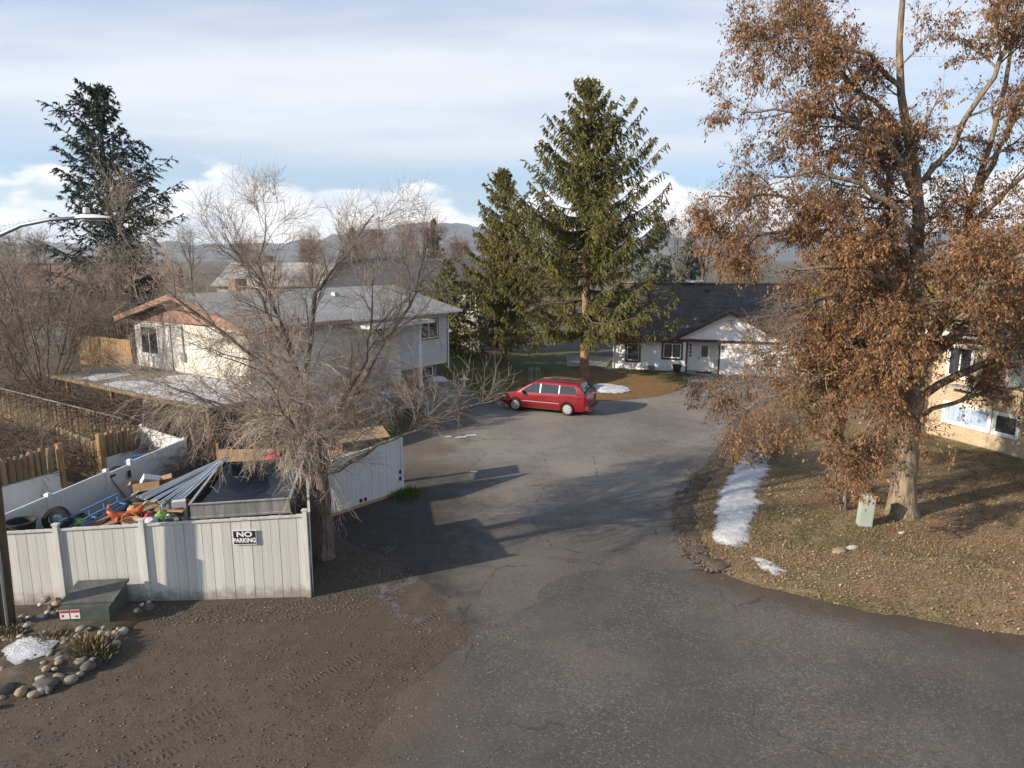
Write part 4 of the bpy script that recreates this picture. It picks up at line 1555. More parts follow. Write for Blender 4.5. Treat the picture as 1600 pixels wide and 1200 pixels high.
m.build('gate_panel', 'vinyl', gtp)
m = MB()
m.bar((ga.x + 0.04, ga.y, 1.6), (gb_.x + 0.04, gb_.y, 0.3), 0.02, 0.03)
m.build('brace', 'galvanised', gtp)
for p, z in ((ga, 1.62), (gb_, 1.45), (ga, 0.4)):
    m = MB()
    m.box((p.x + 0.07, p.y + (0.08 if p is ga else -0.06), z), (0.03, 0.22 if p is ga else 0.10, 0.06 if p is ga else 0.22), R(-8))
    m.build('hinge' if p is ga else 'latch', 'black_metal', gtp)

# retaining wall with log palisades, and the path through it
lw = thing('log_palisade', 'low white wall topped by upright half logs beside the stepping-stone path', 'fence')


def logs(parent, p0, p1, z0, z1, r, jz=0.05, name='log', n=None):
    p0, p1 = Vector(p0), Vector(p1)
    L = (p1 - p0).length
    n = n or round(L / (2 * r))
    mb = MB()
    mb.lathe([(0.0, 0.0), (1, 0.0), (1.0, 0.93), (0.75, 1.0), (0.0, 1.0)], n=8)
    V = np.concatenate(mb.v)
    me = mesh_np('log', V, list(mb.f.values()), True)
    me.set_sharp_from_angle(angle=R(45))
    me.materials.append(M['log_wood'])
    for i in range(n):
        c = p0.lerp(p1, (i + 0.5) / n)
        o = bpy.data.objects.new(name, me)
        COL.objects.link(o)
        o.parent = parent
        o.location = (c.x + random.uniform(-0.01, 0.01), c.y, z0)
        k = r * random.uniform(0.85, 1.0)
        o.scale = (k, k, z1 - z0 + random.uniform(-jz, jz))
        o.rotation_euler = (random.uniform(-0.03, 0.03), random.uniform(-0.03, 0.03), random.uniform(0, 6))


for a, b in (((-17.2, 19.4), (-15.75, 22.75)), ((-15.05, 24.35), (-14.45, 25.75))):
    m = MB()
    m.bar((*a, 0.45), (*b, 0.45), 0.14, 0.95)
    m.build('low_wall', 'vinyl', lw)
    logs(lw, (a[0] - 0.12, a[1]), (b[0] - 0.12, b[1]), 0.5, 1.85, 0.105)
    m = MB()
    m.bar((*a, 0.945), (*b, 0.945), 0.18, 0.04)
    m.build('coping', 'vinyl', lw)
for c in ((-15.72, 22.9), (-15.1, 24.2)):
    m = MB()
    m.box((c[0], c[1], 0.95), (0.16, 0.16, 1.95), R(-20))
    m.build('gate_post', 'post_wood', lw)
lp = thing('path_palisade', 'upright log edging lining the far side of the stepping-stone path', 'fence')
logs(lp, (-15.3, 24.5), (-18.6, 27.0), 0.25, 1.55, 0.10)
m = MB()
m.bar((-15.2, 24.35, 0.15), (-18.5, 26.85, 0.15), 0.14, 0.35)
m.build('kerb_timber', 'log_wood', lp)
lb = thing('log_fence', 'long sunlit palisade of upright logs below the carport', 'fence')
logs(lb, (-26.4, 34.2), (-15.4, 26.9), 0.1, 1.75, 0.10, 0.08)
m = MB()
m.bar((-26.0, 33.4, 2.02), (-15.6, 26.6, 1.95), 0.04, 0.05)
m.build('rail', 'galvanised', lb)
pav = thing('stepping_path', 'tan stepping stones leading through the log palisade', 'path')
for i in range(7):
    c = Vector((-14.6, 22.6)).lerp(Vector((-18.6, 25.6)), i / 6)
    m = MB()
    pts = [(0.42 * math.cos(a) * random.uniform(0.85, 1.1), 0.33 * math.sin(a) * random.uniform(0.85, 1.1)) for a in np.linspace(0, 2 * PI, 9)[:-1]]
    m.prism([(c.x + p[0], c.y + p[1]) for p in pts], 'z', -0.03, 0.035)
    m.build('stone_slab', 'flagstone', pav)

# wooden board fence piece behind the bush by the house
of = thing('cedar_fence', 'orange-brown cedar board fence at the back corner of the cream house', 'fence')
boards(of, 'board', (-25.2, 39.4), hp(0.6, 11.2), 0.16, 2.2, 3.9, 3.9, 0.03, 'post_wood', 0.01, 0.03)

# angled white gate by the driveway and the plywood lean-to behind it
ag = thing('angled_gate', 'white board gate standing at an angle beside the driveway', 'gate')
g0, g1 = Vector((-5.95, 20.85)), Vector((-3.92, 23.3))
boards(ag, 'board', g0, g1, 0.17, 0.10, 1.80, 1.98, 0.03, 'vinyl', 0.005, 0.0)
m = MB()
m.bar((*g0, 0.06), (*g1, 0.05), 0.10, 0.10)
m.build('skirting', 'plywood', ag)
m = MB()
m.bar((*g0, 1.82), (*g1, 2.0), 0.06, 0.06)
m.build('top_rail', 'vinyl', ag)
m = MB()
m.box((g1.x, g1.y, 1.02), (0.10, 0.10, 2.05), R(50))
m.build('post', 'vinyl', ag)
nn = Vector((0.77, -0.64))
for p, z in ((0.97, 0.55), (0.97, 0.80), (0.42, 0.22), (0.48, 0.22)):
    c = g0.lerp(g1, p) + nn * 0.03
    m = MB()
    m.box((c.x, c.y, z), (0.09, 0.03, 0.13), R(50))
    m.build('hinge', 'black_metal', ag)
m = MB()
m.add([(-5.9, 22.55, 2.03), (-4.3, 23.35, 2.06), (-4.75, 24.3, 2.22), (-6.3, 23.5, 2.20), (-5.9, 22.55, 2.0), (-4.3, 23.35, 2.03), (-4.75, 24.3, 2.19), (-6.3, 23.5, 2.17)],
      [(0, 1, 2, 3), (7, 6, 5, 4), (0, 4, 5, 1), (1, 5, 6, 2), (2, 6, 7, 3), (3, 7, 4, 0)])
ls = thing('lean_to', 'plywood topped lean-to behind the angled white gate', 'shed')
m.build('roof_sheet', 'plywood', ls)
m = MB()
for c in ((-5.85, 22.6, 2.0), (-6.2, 23.45, 2.17), (-4.8, 24.2, 2.18)):
    m.bar((c[0], c[1], 0), c, 0.09)
m.build('post', 'post_wood', ls)
m = MB()
m.add([(-6.6, 21.9, 1.72), (-5.3, 21.95, 1.70), (-5.2, 22.4, 1.80), (-6.5, 22.4, 1.82), (-6.6, 21.9, 1.69), (-5.3, 21.95, 1.67), (-5.2, 22.4, 1.77), (-6.5, 22.4, 1.79)],
      [(0, 1, 2, 3), (7, 6, 5, 4), (0, 4, 5, 1), (1, 5, 6, 2), (2, 6, 7, 3), (3, 7, 4, 0)])
m.build('lower_sheet', 'plywood', ls)
m = MB()
m.bar((-6.5, 22.2, 0), (-6.5, 22.2, 1.78), 0.09).bar((-5.5, 22.1, 0), (-5.5, 22.1, 1.70), 0.09)
m.build('prop', 'post_wood', ls)

# ------------------------------------------------------------------ yard junk
tl = thing('box_trailer', 'open box trailer with bright steel rim and black liner behind the fence', 'trailer', (-7.83, 19.8, 0), R(11))
m = MB()
m.bx(-1.25, 1.25, -2.0, 2.0, 0.55, 0.68)
m.build('bed', 'rust', tl)
for nm, a in (('side_wall', (-1.27, -1.20, -2.0, 2.0)), ('side_wall', (1.20, 1.27, -2.0, 2.0)), ('side_wall', (-1.20, 1.20, 1.94, 2.0)), ('tailgate', (-1.20, 1.20, -2.0, -1.94))):
    m = MB()
    m.bx(a[0], a[1], a[2], a[3], 0.68, 1.32)
    m.build(nm, 'tarp_black', tl)
m = MB()
m.bx(-1.29, 1.29, -2.03, -1.985, 1.30, 1.66)
m.build('steel_band', 'steel_sheet', tl)
m = MB()
m.bx(-1.30, -1.25, -1.98, 2.03, 1.32, 1.66).bx(1.25, 1.30, -1.98, 2.03, 1.32, 1.66).bx(-1.25, 1.25, 1.98, 2.03, 1.32, 1.66)
m.build('extension_wall', 'tarp_black', tl)
m = MB()
m.bx(-1.33, -1.26, -1.98, 2.05, 1.662, 1.70).bx(1.26, 1.33, -1.98, 2.05, 1.662, 1.70).bx(-1.33, 1.33, -2.06, -1.98, 1.662, 1.69)
m.bx(-1.31, 1.31, -2.06, -2.03, 1.26, 1.31)
m.build('rim', 'steel_sheet', tl)
# slack black liner
n = 14
lv = [(-1.19 + 2.38 * i / n, -1.93 + 3.86 * j / n, 1.02 + 0.42 * (abs(i / n - 0.5) * 2) ** 3 + 0.25 * (abs(j / n - 0.5) * 2) ** 4 + random.uniform(-0.05, 0.05)) for j in range(n + 1) for i in range(n + 1)]
lf = [(j * (n + 1) + i, j * (n + 1) + i + 1, (j + 1) * (n + 1) + i + 1, (j + 1) * (n + 1) + i) for j in range(n) for i in range(n)]
link('liner', mesh_np('liner', lv, [np.array(lf)], True), 'tarp_black', tl)
for sx_ in (-1.38, 1.38):
    m = MB()
    m.lathe([(0.12, -0.09), (0.30, -0.09), (0.32, -0.05), (0.32, 0.05), (0.30, 0.09), (0.12, 0.09)], (sx_, 0.2, 0.32), 18, 'x')
    m.build('wheel', 'rubber', tl)
m = MB()
m.bar((0, 2.0, 0.55), (0, 3.2, 0.50), 0.10)
m.build('drawbar', 'rust', tl)

pal = thing('pallet_stack', 'stack of timber pallets holding up the junk behind the fence', 'pallets', (-10.8, 17.35, 0), R(4))
for k in range(8):
    m = MB()
    z = 0.15 * k
    for i in range(7):
        m.bx(-1.45 + i * 0.42, -1.45 + i * 0.42 + 0.34, -0.95, 0.95, z + 0.115, z + 0.137)
    for j in (-0.9, -0.05, 0.8):
        m.bx(-1.45, 1.41, j, j + 0.1, z, z + 0.115)
    m.build('pallet', 'log_wood', pal)
PZ = 1.19


def tyre(name, label, loc, rot, r, w):
    t_ = thing(name, label, 'tyre', loc)
    t_.rotation_euler = rot
    m = MB()
    m.lathe([(r * 0.62, -w / 2), (r * 0.9, -w / 2), (r, -w * 0.3), (r, w * 0.3), (r * 0.9, w / 2), (r * 0.62, w / 2), (r * 0.60, 0), (r * 0.62, -w / 2)], n=24)
    m.build('tread', 'rubber', t_, smooth=True, sharp=50)
    m = MB()
    m.lathe([(0.0, -0.01), (r * 0.3, 0.01), (r * 0.45, -0.03), (r * 0.62, -0.05), (r * 0.62, 0.05)], n=24)
    m.build('rim', 'galvanised', t_, smooth=True)
    return t_


tyre('spare_tyre', 'black spare tyre leaning on the vinyl fence in the junk yard', (-11.95, 16.98, PZ + 0.31), (R(78), 0, R(18)), 0.33, 0.2)
tb = thing('black_tub', 'black round tub at the left corner of the junk yard', 'tub', (-12.42, 16.35, 0))
m = MB()
m.lathe([(0.0, 1.22), (0.26, 1.2), (0.32, 1.64), (0.36, 1.66), (0.36, 1.70), (0.31, 1.70), (0.25, 1.26), (0, 1.26)], n=18)
m.build('shell', 'rubber', tb, smooth=True, sharp=40)
m = MB()
m.lathe([(0.0, 0.0), (0.3, 0.0), (0.3, 1.19), (0.0, 1.19)], n=14)
m.build('barrel', 'grey_tub', tb)
rk = thing('blue_rack', 'blue painted metal rack lying across the pallets', 'rack', (0, 0, 0))
for a, b in (((-11.75, 16.75, PZ + 0.04), (-11.15, 18.4, PZ + 0.25)), ((-11.45, 16.68, PZ + 0.04), (-10.85, 18.3, PZ + 0.22)), ((-11.75, 16.75, PZ + 0.30), (-11.15, 18.4, PZ + 0.48))):
    m = MB()
    m.bar(a, b, 0.05)
    m.build('rail', 'blue_paint', rk)
for k in range(5):
    t_ = k / 4
    a = Vector((-11.75, 16.75, PZ + 0.04)).lerp(Vector((-11.15, 18.4, PZ + 0.25)), t_)
    b = Vector((-11.45, 16.68, PZ + 0.04)).lerp(Vector((-10.85, 18.3, PZ + 0.22)), t_)
    c = Vector((-11.75, 16.75, PZ + 0.30)).lerp(Vector((-11.15, 18.4, PZ + 0.48)), t_)
    m = MB()
    m.bar(a, b, 0.035).bar(a, c, 0.035)
    m.build('rung', 'blue_paint', rk)
og = thing('orange_ride_on', 'orange plastic ride-on toy standing on the pallets', 'toy', (-10.42, 17.5, PZ), R(25))
m = MB()
m.tube([(-0.42, 0, 0.40), (-0.30, 0, 0.26), (0.0, 0, 0.20), (0.30, 0, 0.27), (0.42, 0, 0.42)], [0.05, 0.10, 0.12, 0.11, 0.06], 8)
m.build('body', 'orange_plastic', og, smooth=True)
for sx_, sy_ in ((-0.25, -0.16), (-0.25, 0.16), (0.28, -0.16), (0.28, 0.16)):
    m = MB()
    m.tube([(sx_ * 0.8, sy_ * 0.3, 0.22), (sx_, sy_, 0.0)], [0.055, 0.035], 6)
    m.build('leg', 'orange_plastic', og)
m = MB()
m.tube([(-0.40, -0.20, 0.50), (-0.40, 0, 0.44), (-0.40, 0.20, 0.50)], 0.03, 6)
m.build('handlebar', 'orange_plastic', og)
br = thing('brown_basket', 'brown wicker basket beside the orange ride-on toy', 'basket', (-10.12, 17.15, PZ))
m = MB()
m.lathe([(0.0, 0.02), (0.16, 0.0), (0.22, 0.22), (0.24, 0.23), (0.20, 0.22), (0.14, 0.04), (0, 0.05)], n=14)
m.build('bowl', 'plywood', br)
m = MB()
m.tube([(0.22 * math.cos(a), 0, 0.22 + 0.2 * math.sin(a)) for a in np.linspace(0, PI, 9)], 0.014, 5)
m.build('handle', 'plywood', br)


def lump(name, label, cat, c, r, mat, seed, flat=0.8, squash=(1, 1, 1)):
    """crumpled bag: displaced sphere"""
    r2 = np.random.default_rng(seed)
    nu, nv = 14, 9
    V = []
    ph = r2.uniform(0, 6, 6)
    for j in range(nv):
        v_ = PI * j / (nv - 1)
        for i in range(nu):
            u = 2 * PI * i / nu
            k = 1 + 0.14 * math.sin(3 * u + ph[0] + 2 * v_) + 0.10 * math.sin(5 * u + ph[1] - 3 * v_) + 0.07 * math.sin(9 * v_ + ph[2]) + r2.uniform(-0.05, 0.05)
            V.append((r * k * math.sin(v_) * math.cos(u) * squash[0], r * k * math.sin(v_) * math.sin(u) * squash[1], max(-0.55 * r, r * k * math.cos(v_) * flat) * squash[2]))
    F = [(j * nu + i, j * nu + (i + 1) % nu, (j + 1) * nu + (i + 1) % nu, (j + 1) * nu + i) for j in range(nv - 1) for i in range(nu)]
    o = link(name, mesh_np(name, V, [np.array(F)], True), mat)
    o.location = (c[0], c[1], c[2] + 0.55 * r)
    return tag(o, label, cat)


lump('plastic_bag', 'crumpled white plastic bag beside the green bag in the junk yard', 'bag', (-9.55, 17.1, PZ), 0.22, 'white_plastic', 1)
lump('garbage_bag', 'dark green bag bulging behind the fence beside the trailer', 'bag', (-9.25, 17.35, PZ - 0.2), 0.34, 'green_cloth', 2)
lump('black_bag', 'big black garbage bag under the cardboard box', 'bag', (-10.9, 19.6, 0.0), 0.85, 'rubber', 3, 0.9, (1, 1, 0.95))
lump('lime_bag', 'bright lime green plastic bag on the pallets', 'bag', (-9.6, 17.72, PZ + 0.02), 0.17, 'lime_plastic', 4, 0.6)
lump('red_bag', 'small red and white shopping bag behind the white bag', 'bag', (-9.85, 17.55, PZ), 0.16, 'red_cloth', 5)
lump('brush_bag', 'grey-green sack of garden clippings in front of the boards', 'bag', (-9.95, 18.75, 0.45), 0.55, 'grey_tub', 6, 0.9)
pt = thing('paper_sack', 'printed white paper sack leaning on the trailer corner', 'sack', (-9.3, 18.15, 0.0), R(20))
m = MB()
m.box((0, 0, 1.30), (0.42, 0.22, 0.55), taper=0.85).box((0, 0, 0.51), (0.44, 0.30, 1.02))
m.build('bag', 'white_plastic', pt)
m = MB()
m.box((0, -0.115, 1.28), (0.24, 0.012, 0.26))
m.build('print', 'red_wood', pt)
cb = thing('cardboard_box', 'open cardboard box full of trash before the vinyl fence', 'box', (-11.35, 20.25, 0.75), R(30))
for nm, c, d in (('base', (0, 0, 0.15), (0.76, 0.56, 0.02)), ('side', (-0.38, 0, 0.42), (0.02, 0.56, 0.52)), ('side', (0.38, 0, 0.42), (0.02, 0.56, 0.52)), ('side', (0, -0.28, 0.42), (0.74, 0.02, 0.52)), ('side', (0, 0.28, 0.42), (0.74, 0.02, 0.52))):
    m = MB()
    m.box(c, d)
    m.build(nm, 'cardboard', cb)
for c, rx in (((-0.52, 0, 0.66), (0, R(-35), 0)), ((0, -0.42, 0.64), (R(40), 0, 0))):
    m = MB()
    m.box((0, 0, 0), (0.30, 0.54, 0.015) if rx[1] else (0.72, 0.30, 0.015))
    o = m.build('flap', 'cardboard', cb)
    o.location = c
    o.rotation_euler = rx
c2 = thing('product_box', 'white printed carton stuck in the top of the cardboard box', 'box', (-11.25, 20.30, 1.42))
c2.rotation_euler = (R(35), R(20), R(40))
m = MB()
m.box((0, 0, 0), (0.46, 0.20, 0.42))
m.build('carton', 'sticker_white', c2)
m = MB()
m.box((0, -0.104, 0.02), (0.30, 0.006, 0.28))
m.build('print', 'pale_metal', c2)
c3 = MB()
c3.box((0, 0, 0), (0.36, 0.28, 0.26)).box((0, 0.0, 0.133), (0.06, 0.27, 0.004))
o = c3.build('small_carton', 'cardboard')
o.location = (-10.95, 20.75, 1.30)
o.rotation_euler = (R(15), R(-12), R(20))
tag(o, 'small plain brown carton beside the printed one', 'box')
o2 = MB()
o2.box((0, 0, 0), (0.7, 0.6, 1.16)).box((0, -0.305, 0.2), (0.6, 0.01, 0.5))
o = o2.build('crate', 'rubber')
o.location = (-11.0, 20.8, 0.58)
o.rotation_euler = (0, 0, R(12))
tag(o, 'black plastic crate holding up the small brown carton', 'crate')
# long pale metal siding lengths leaning on the trailer
ends = [((-10.95, 19.1, 1.32), (-9.45, 21.9, 1.72)), ((-10.75, 19.0, 1.30), (-9.42, 21.7, 1.76)), ((-10.2, 18.9, 1.22), (-9.40, 21.5, 1.74)), ((-9.95, 18.75, 1.20), (-9.36, 21.2, 1.73)), ((-9.72, 18.6, 1.18), (-9.33, 21.0, 1.78)), ((-10.5, 19.0, 1.24), (-9.44, 21.8, 1.68))]
lab = ['topmost pale metal siding length pointing at the cardboard box', 'second pale siding length just below the topmost one', 'pale siding length over the garden sack', 'narrow pale siding length nearest the paper sack', 'outermost pale siding length against the trailer edge', 'lowest pale siding length in the middle of the fan']
for (a, b), l_ in zip(ends, lab):
    m = MB()
    a, b = Vector(a), Vector(b)
    m.bar(a, b, 0.13, 0.02).bar(a + Vector((0.055, 0.02, 0.022)), b + Vector((0.055, 0.02, 0.022)), 0.018, 0.03).bar(a + Vector((-0.055, -0.02, 0.022)), b + Vector((-0.055, -0.02, 0.022)), 0.018, 0.03)
    o = m.build('siding_length', 'pale_metal')
    tag(o, l_, 'siding', 'siding lengths leaning on the trailer')
hr = thing('saw_horse', 'timber saw horse holding up the siding lengths', 'saw horse', (-10.3, 19.2, 0), R(20))
m = MB()
m.bar((-0.8, 0, 1.16), (0.7, 0, 1.10), 0.09)
m.build('beam', 'post_wood', hr)
for a in (-0.6, 0.6):
    for b in (-0.3, 0.3):
        m = MB()
        m.bar((a, 0, 1.1), (a, b, 0), 0.06)
        m.build('leg', 'post_wood', hr)
pw = thing('plywood_wall', 'orange plywood sheet wall behind the trailer under the bare twigs', 'wall', (0, 0, 0))
for k, (a, b) in enumerate((((-10.2, 22.9), (-9.0, 22.95)), ((-8.98, 22.95), (-7.95, 23.0)))):
    m = MB()
    m.bar((*a, 0.85), (*b, 0.85), 0.03, 1.7)
    m.build('sheet', 'plywood', pw)
m = MB()
m.bar((-10.25, 22.98, 0), (-10.25, 22.98, 1.9), 0.09).bar((-8.98, 23.03, 0), (-8.98, 23.03, 1.9), 0.09)
m.build('post', 'post_wood', pw)
lump('red_tarp', 'crumpled red tarp hanging over the plywood wall', 'tarp', (-8.2, 22.85, 1.05), 0.34, 'red_cloth', 8, 1.3)
m = MB()
m.bar((-7.78, 22.9, 0), (-7.75, 22.9, 2.0), 0.09).box((-7.75, 22.9, 2.02), (0.12, 0.12, 0.05))
tag(m.build('yellow_post', 'yellow_paint'), 'yellow painted post right of the red tarp', 'post')
bb = thing('blue_bin', 'blue plastic wading pool tub behind the vinyl fence', 'tub', (-13.35, 23.75, 0.55), R(20))
m = MB()
m.lathe([(0.0, 0.05), (0.40, 0.02), (0.52, 0.52), (0.58, 0.54), (0.58, 0.60), (0.50, 0.58), (0.38, 0.10), (0, 0.10)], n=18)
m.build('shell', 'blue_plastic', bb, smooth=True, sharp=40)
m = MB()
m.box((0, 0, -0.27), (0.8, 0.8, 0.55))
m.build('stand', 'grey_tub', bb)
lump('dark_tarp', 'black folded tarp lying beside the blue tub', 'tarp', (-13.55, 22.4, 0.75), 0.5, 'rubber', 12, 0.35)
m = MB()
m.bx(-13.95, -13.15, 22.0, 22.8, 0, 0.80).bx(-14.0, -13.1, 21.95, 22.85, 0.80, 0.84)
tag(m.build('storage_box', 'grey_tub'), 'grey storage box under the folded black tarp', 'box')

m = MB()
for k in range(3):
    m.tube([((0.26 - 0.02 * k) * math.cos(a), (0.26 - 0.02 * k) * math.sin(a), 0.02 + 0.035 * k) for a in np.linspace(0, 2 * PI, 21)], 0.018, 6, False)
o = m.build('hose_coil', 'black_metal')
o.location = (-11.95, 17.75, PZ)
tag(o, 'coiled black garden hose beside the spare tyre', 'hose')
lump('green_toy', 'green and white toy lump right of the spare tyre', 'toy', (-11.55, 17.25, PZ), 0.15, 'lime_plastic', 21)
bk_ = thing('grey_bucket', 'dark grey-green bucket beside the green bag', 'bucket', (-8.98, 17.05, PZ - 0.05))
m = MB()
m.lathe([(0.0, 0.0), (0.13, 0.0), (0.17, 0.30), (0.185, 0.31), (0.16, 0.30), (0.12, 0.03), (0, 0.03)], n=16)
m.build('shell', 'grey_tub', bk_)
m = MB()
m.tube([(0.17 * math.cos(a), 0.02, 0.30 + 0.16 * math.sin(a)) for a in np.linspace(0.2, PI - 0.2, 9)], 0.008, 5)
m.build('handle', 'galvanised', bk_)
for a, b, wd, mt, lab in (((-10.9, 16.9, PZ + 0.05), (-10.0, 18.3, PZ + 0.20), 0.22, 'log_wood', 'wide brown plank under the orange toy'),
                          ((-10.2, 18.2, PZ + 0.1), (-8.95, 17.7, PZ + 0.25), 0.10, 'post_wood', 'orange-brown stick lying behind the bags'),
                          ((-11.9, 18.6, 0.9), (-11.2, 19.6, 1.35), 0.14, 'old_concrete', 'grey board leaning towards the cardboard box'),
                          ((-11.7, 16.6, PZ + 0.1), (-10.9, 16.9, PZ + 0.12), 0.05, 'white_plastic', 'short white pipe in front of the blue rack')):
    m = MB()
    a, b = Vector(a), Vector(b)
    m.bar(a, b, wd, 0.035).bar(a + Vector((0, 0, 0.03)), a.lerp(b, 0.12) + Vector((0, 0, 0.03)), wd * 0.6, 0.02)
    tag(m.build('loose_board', mt), lab, 'board')
lump('white_sack', 'half-full white sack slumped between the plank and the bags', 'sack', (-9.95, 16.75, PZ), 0.17, 'white_plastic', 22, 0.6)
lump('brown_sack', 'brown paper sack behind the orange toy', 'sack', (-10.5, 18.05, PZ), 0.22, 'cardboard', 23, 0.7)
lump('grey_tarp', 'grey crumpled tarp below the siding lengths', 'tarp', (-10.55, 18.75, 0.7), 0.42, 'galvanised', 24, 0.5)
m = MB()
m.tube([(0, 0, 0), (0, 0, 0.35), (0.15, 0, 0.5), (0.4, 0, 0.5), (0.52, 0, 0.36), (0.52, 0, 0)], 0.014, 6)
o = m.build('wire_hoop', 'lamp_paint')
o.location = (-10.15, 17.75, PZ)
o.rotation_euler = (0, 0, 0.3)
tag(o, 'bent white wire handle sticking up behind the toy', 'handle')

# ------------------------------------------------------------------ poles
up = thing('utility_pole', 'dark wooden utility pole at the left edge of the frame', 'pole', (-11.22, 13.98, 0))
m = MB()
m.tube([(0.0, 0, -0.2), (0.08, 0, 2.2), (0.27, -0.03, 7.0), (0.40, -0.05, 10.8)], [0.15, 0.145, 0.125, 0.11], 14)
m.build('shaft', 'pole_wood', up, smooth=True)
m = MB()
m.tube([(0.10, -0.14, -0.1), (0.16, -0.15, 2.6)], 0.03, 6)
m.build('conduit', 'galvanised', up)
lp_ = thing('street_lamp', 'grey steel street lamp with curved arm and white lamp head', 'lamp', (-11.40, 13.82, 0))
m = MB()
m.tube([(0, 0, -0.1), (0.0, 0, 6.9), (0.10, 0, 7.6), (0.5, 0, 8.15), (1.05, 0, 8.58), (1.72, 0, 8.86), (2.30, 0, 8.97), (2.86, 0, 9.0)], [0.11, 0.075, 0.062, 0.05, 0.045, 0.04, 0.036, 0.034], 12)
m.build('post', 'galvanised', lp_, smooth=True)
m = MB()
m.lathe([(0.20, 0), (0.20, 0.03), (0.13, 0.05), (0.12, 0.16)], n=14)
m.build('base_plate', 'galvanised', lp_)
hd = MB()
prof = [(2.81, 0.06, 0.05), (2.89, 0.11, 0.09), (3.01, 0.13, 0.11), (3.26, 0.13, 0.09), (3.48, 0.10, 0.05), (3.56, 0.05, 0.03)]
HVv, HFf = [], []
prof = [(2.81 + (x - 2.81) * 0.9, hw * 0.78, hh * 0.75) for x, hw, hh in prof]
for x, hw, hh in prof:
    for a in np.linspace(0, 2 * PI, 13)[:-1]:
        HVv.append((x, hw * math.cos(a), 9.0 + (hh if math.sin(a) > 0 else hh * 0.35) * math.sin(a)))
for i in range(5):
    for j in range(12):
        HFf.append((i * 12 + j, i * 12 + (j + 1) % 12, (i + 1) * 12 + (j + 1) % 12, (i + 1) * 12 + j))
HFf += [tuple(range(12)), tuple(range(60, 72))[::-1]]
hd.add(HVv, HFf)
head = hd.build('lamp_head', 'lamp_paint', lp_, smooth=True, sharp=50)
m = MB()
m.lathe([(0.06, 0), (0.065, 0.03), (0.055, 0.10), (0.0, 0.12)], (3.03, 0, 9.09), 12)
m.build('photocell', 'lamp_paint', head, smooth=True, sharp=50)
m = MB()
m.bx(2.96, 3.41, -0.08, 0.08, 8.945, 8.96)
m.build('lens', 'glass', head)

# ------------------------------------------------------------------ utility boxes
tbx = thing('transformer_box', 'dark green low-profile utility box with sloping lid among the stones', 'utility box', (-9.66, 14.66, 0.10), R(6))
tbx.scale = (0.9, 0.85, 0.9)
m = MB()
m.prism([(-0.55, -0.1), (0.50, -0.1), (0.50, 0.60), (-0.55, 0.46)], 'x', -0.60, 0.60)
m.build('body', 'green_metal', tbx)
m = MB()
m.add([(-0.64, -0.42, 0.53), (0.64, -0.42, 0.53), (0.64, 0.56, 0.68), (-0.64, 0.56, 0.68), (-0.64, -0.42, 0.49), (0.64, -0.42, 0.49), (0.64, 0.56, 0.62), (-0.64, 0.56, 0.62)],
      [(0, 1, 2, 3), (7, 6, 5, 4), (0, 4, 5, 1), (1, 5, 6, 2), (2, 6, 7, 3), (3, 7, 4, 0)])
m.build('lid', 'box_lid', tbx)
m = MB()
m.bx(-0.59, 0.59, -0.60, -0.552, 0.0, 0.44)
fp = m.build('front_panel', 'green_metal', tbx)
for k, xs in enumerate((-0.46, -0.21)):
    m = MB()
    m.bx(xs - 0.11, xs + 0.11, -0.606, -0.602, 0.18, 0.42)
    s_ = m.build('sticker', 'sticker_white', fp)
    m = MB()
    m.bx(xs - 0.10, xs + 0.10, -0.610, -0.607, 0.34, 0.41)
    m.bx(xs - 0.07, xs - 0.02, -0.610, -0.607, 0.23, 0.30) if k == 0 else m.bx(xs + 0.0, xs + 0.06, -0.610, -0.607, 0.22, 0.27)
    m.build('print', 'sticker_red', fp)
zz = hv(10.72, 19.7)
pd_ = thing('utility_pedestal', 'pale green utility pedestal leaning beside the big tree', 'utility box', (10.72, 19.7, zz - 0.03), R(-8))
pd_.rotation_euler = (R(1), R(2.5), R(-8))
m = MB()
m.bx(-0.19, 0.19, -0.13, 0.13, 0, 0.98)
m.build('body', 'pedestal_green', pd_)
m = MB()
m.box((0, 0, 1.0), (0.42, 0.30, 0.06), taper=0.85)
m.build('cap', 'pedestal_green', pd_)
m = MB()
m.bx(-0.03, 0.03, -0.14, -0.131, 0.80, 0.86)
m.build('lock', 'black_metal', pd_)
m = MB()
m.bx(-0.16, 0.16, -0.136, -0.131, 0.06, 0.92)
m.build('door', 'pedestal_green', pd_)
# wire tree guard on the lawn
x, y = 1.35, 40.6
wg = thing('wire_guard', 'thin wire tree guard standing on the lawn behind the minivan', 'guard', (x, y, 0.06))
for a in np.linspace(0, 2 * PI, 7)[:-1]:
    m = MB()
    m.bar((0.32 * math.cos(a), 0.32 * math.sin(a), 0), (0.32 * math.cos(a), 0.32 * math.sin(a), 1.7), 0.022)
    m.build('stake', 'galvanised', wg)
for z in (0.3, 1.0, 1.65):
    m = MB()
    m.tube([(0.32 * math.cos(a), 0.32 * math.sin(a), z) for a in np.linspace(0, 2 * PI, 17)], 0.012, 4, False)
    m.build('hoop', 'galvanised', wg)


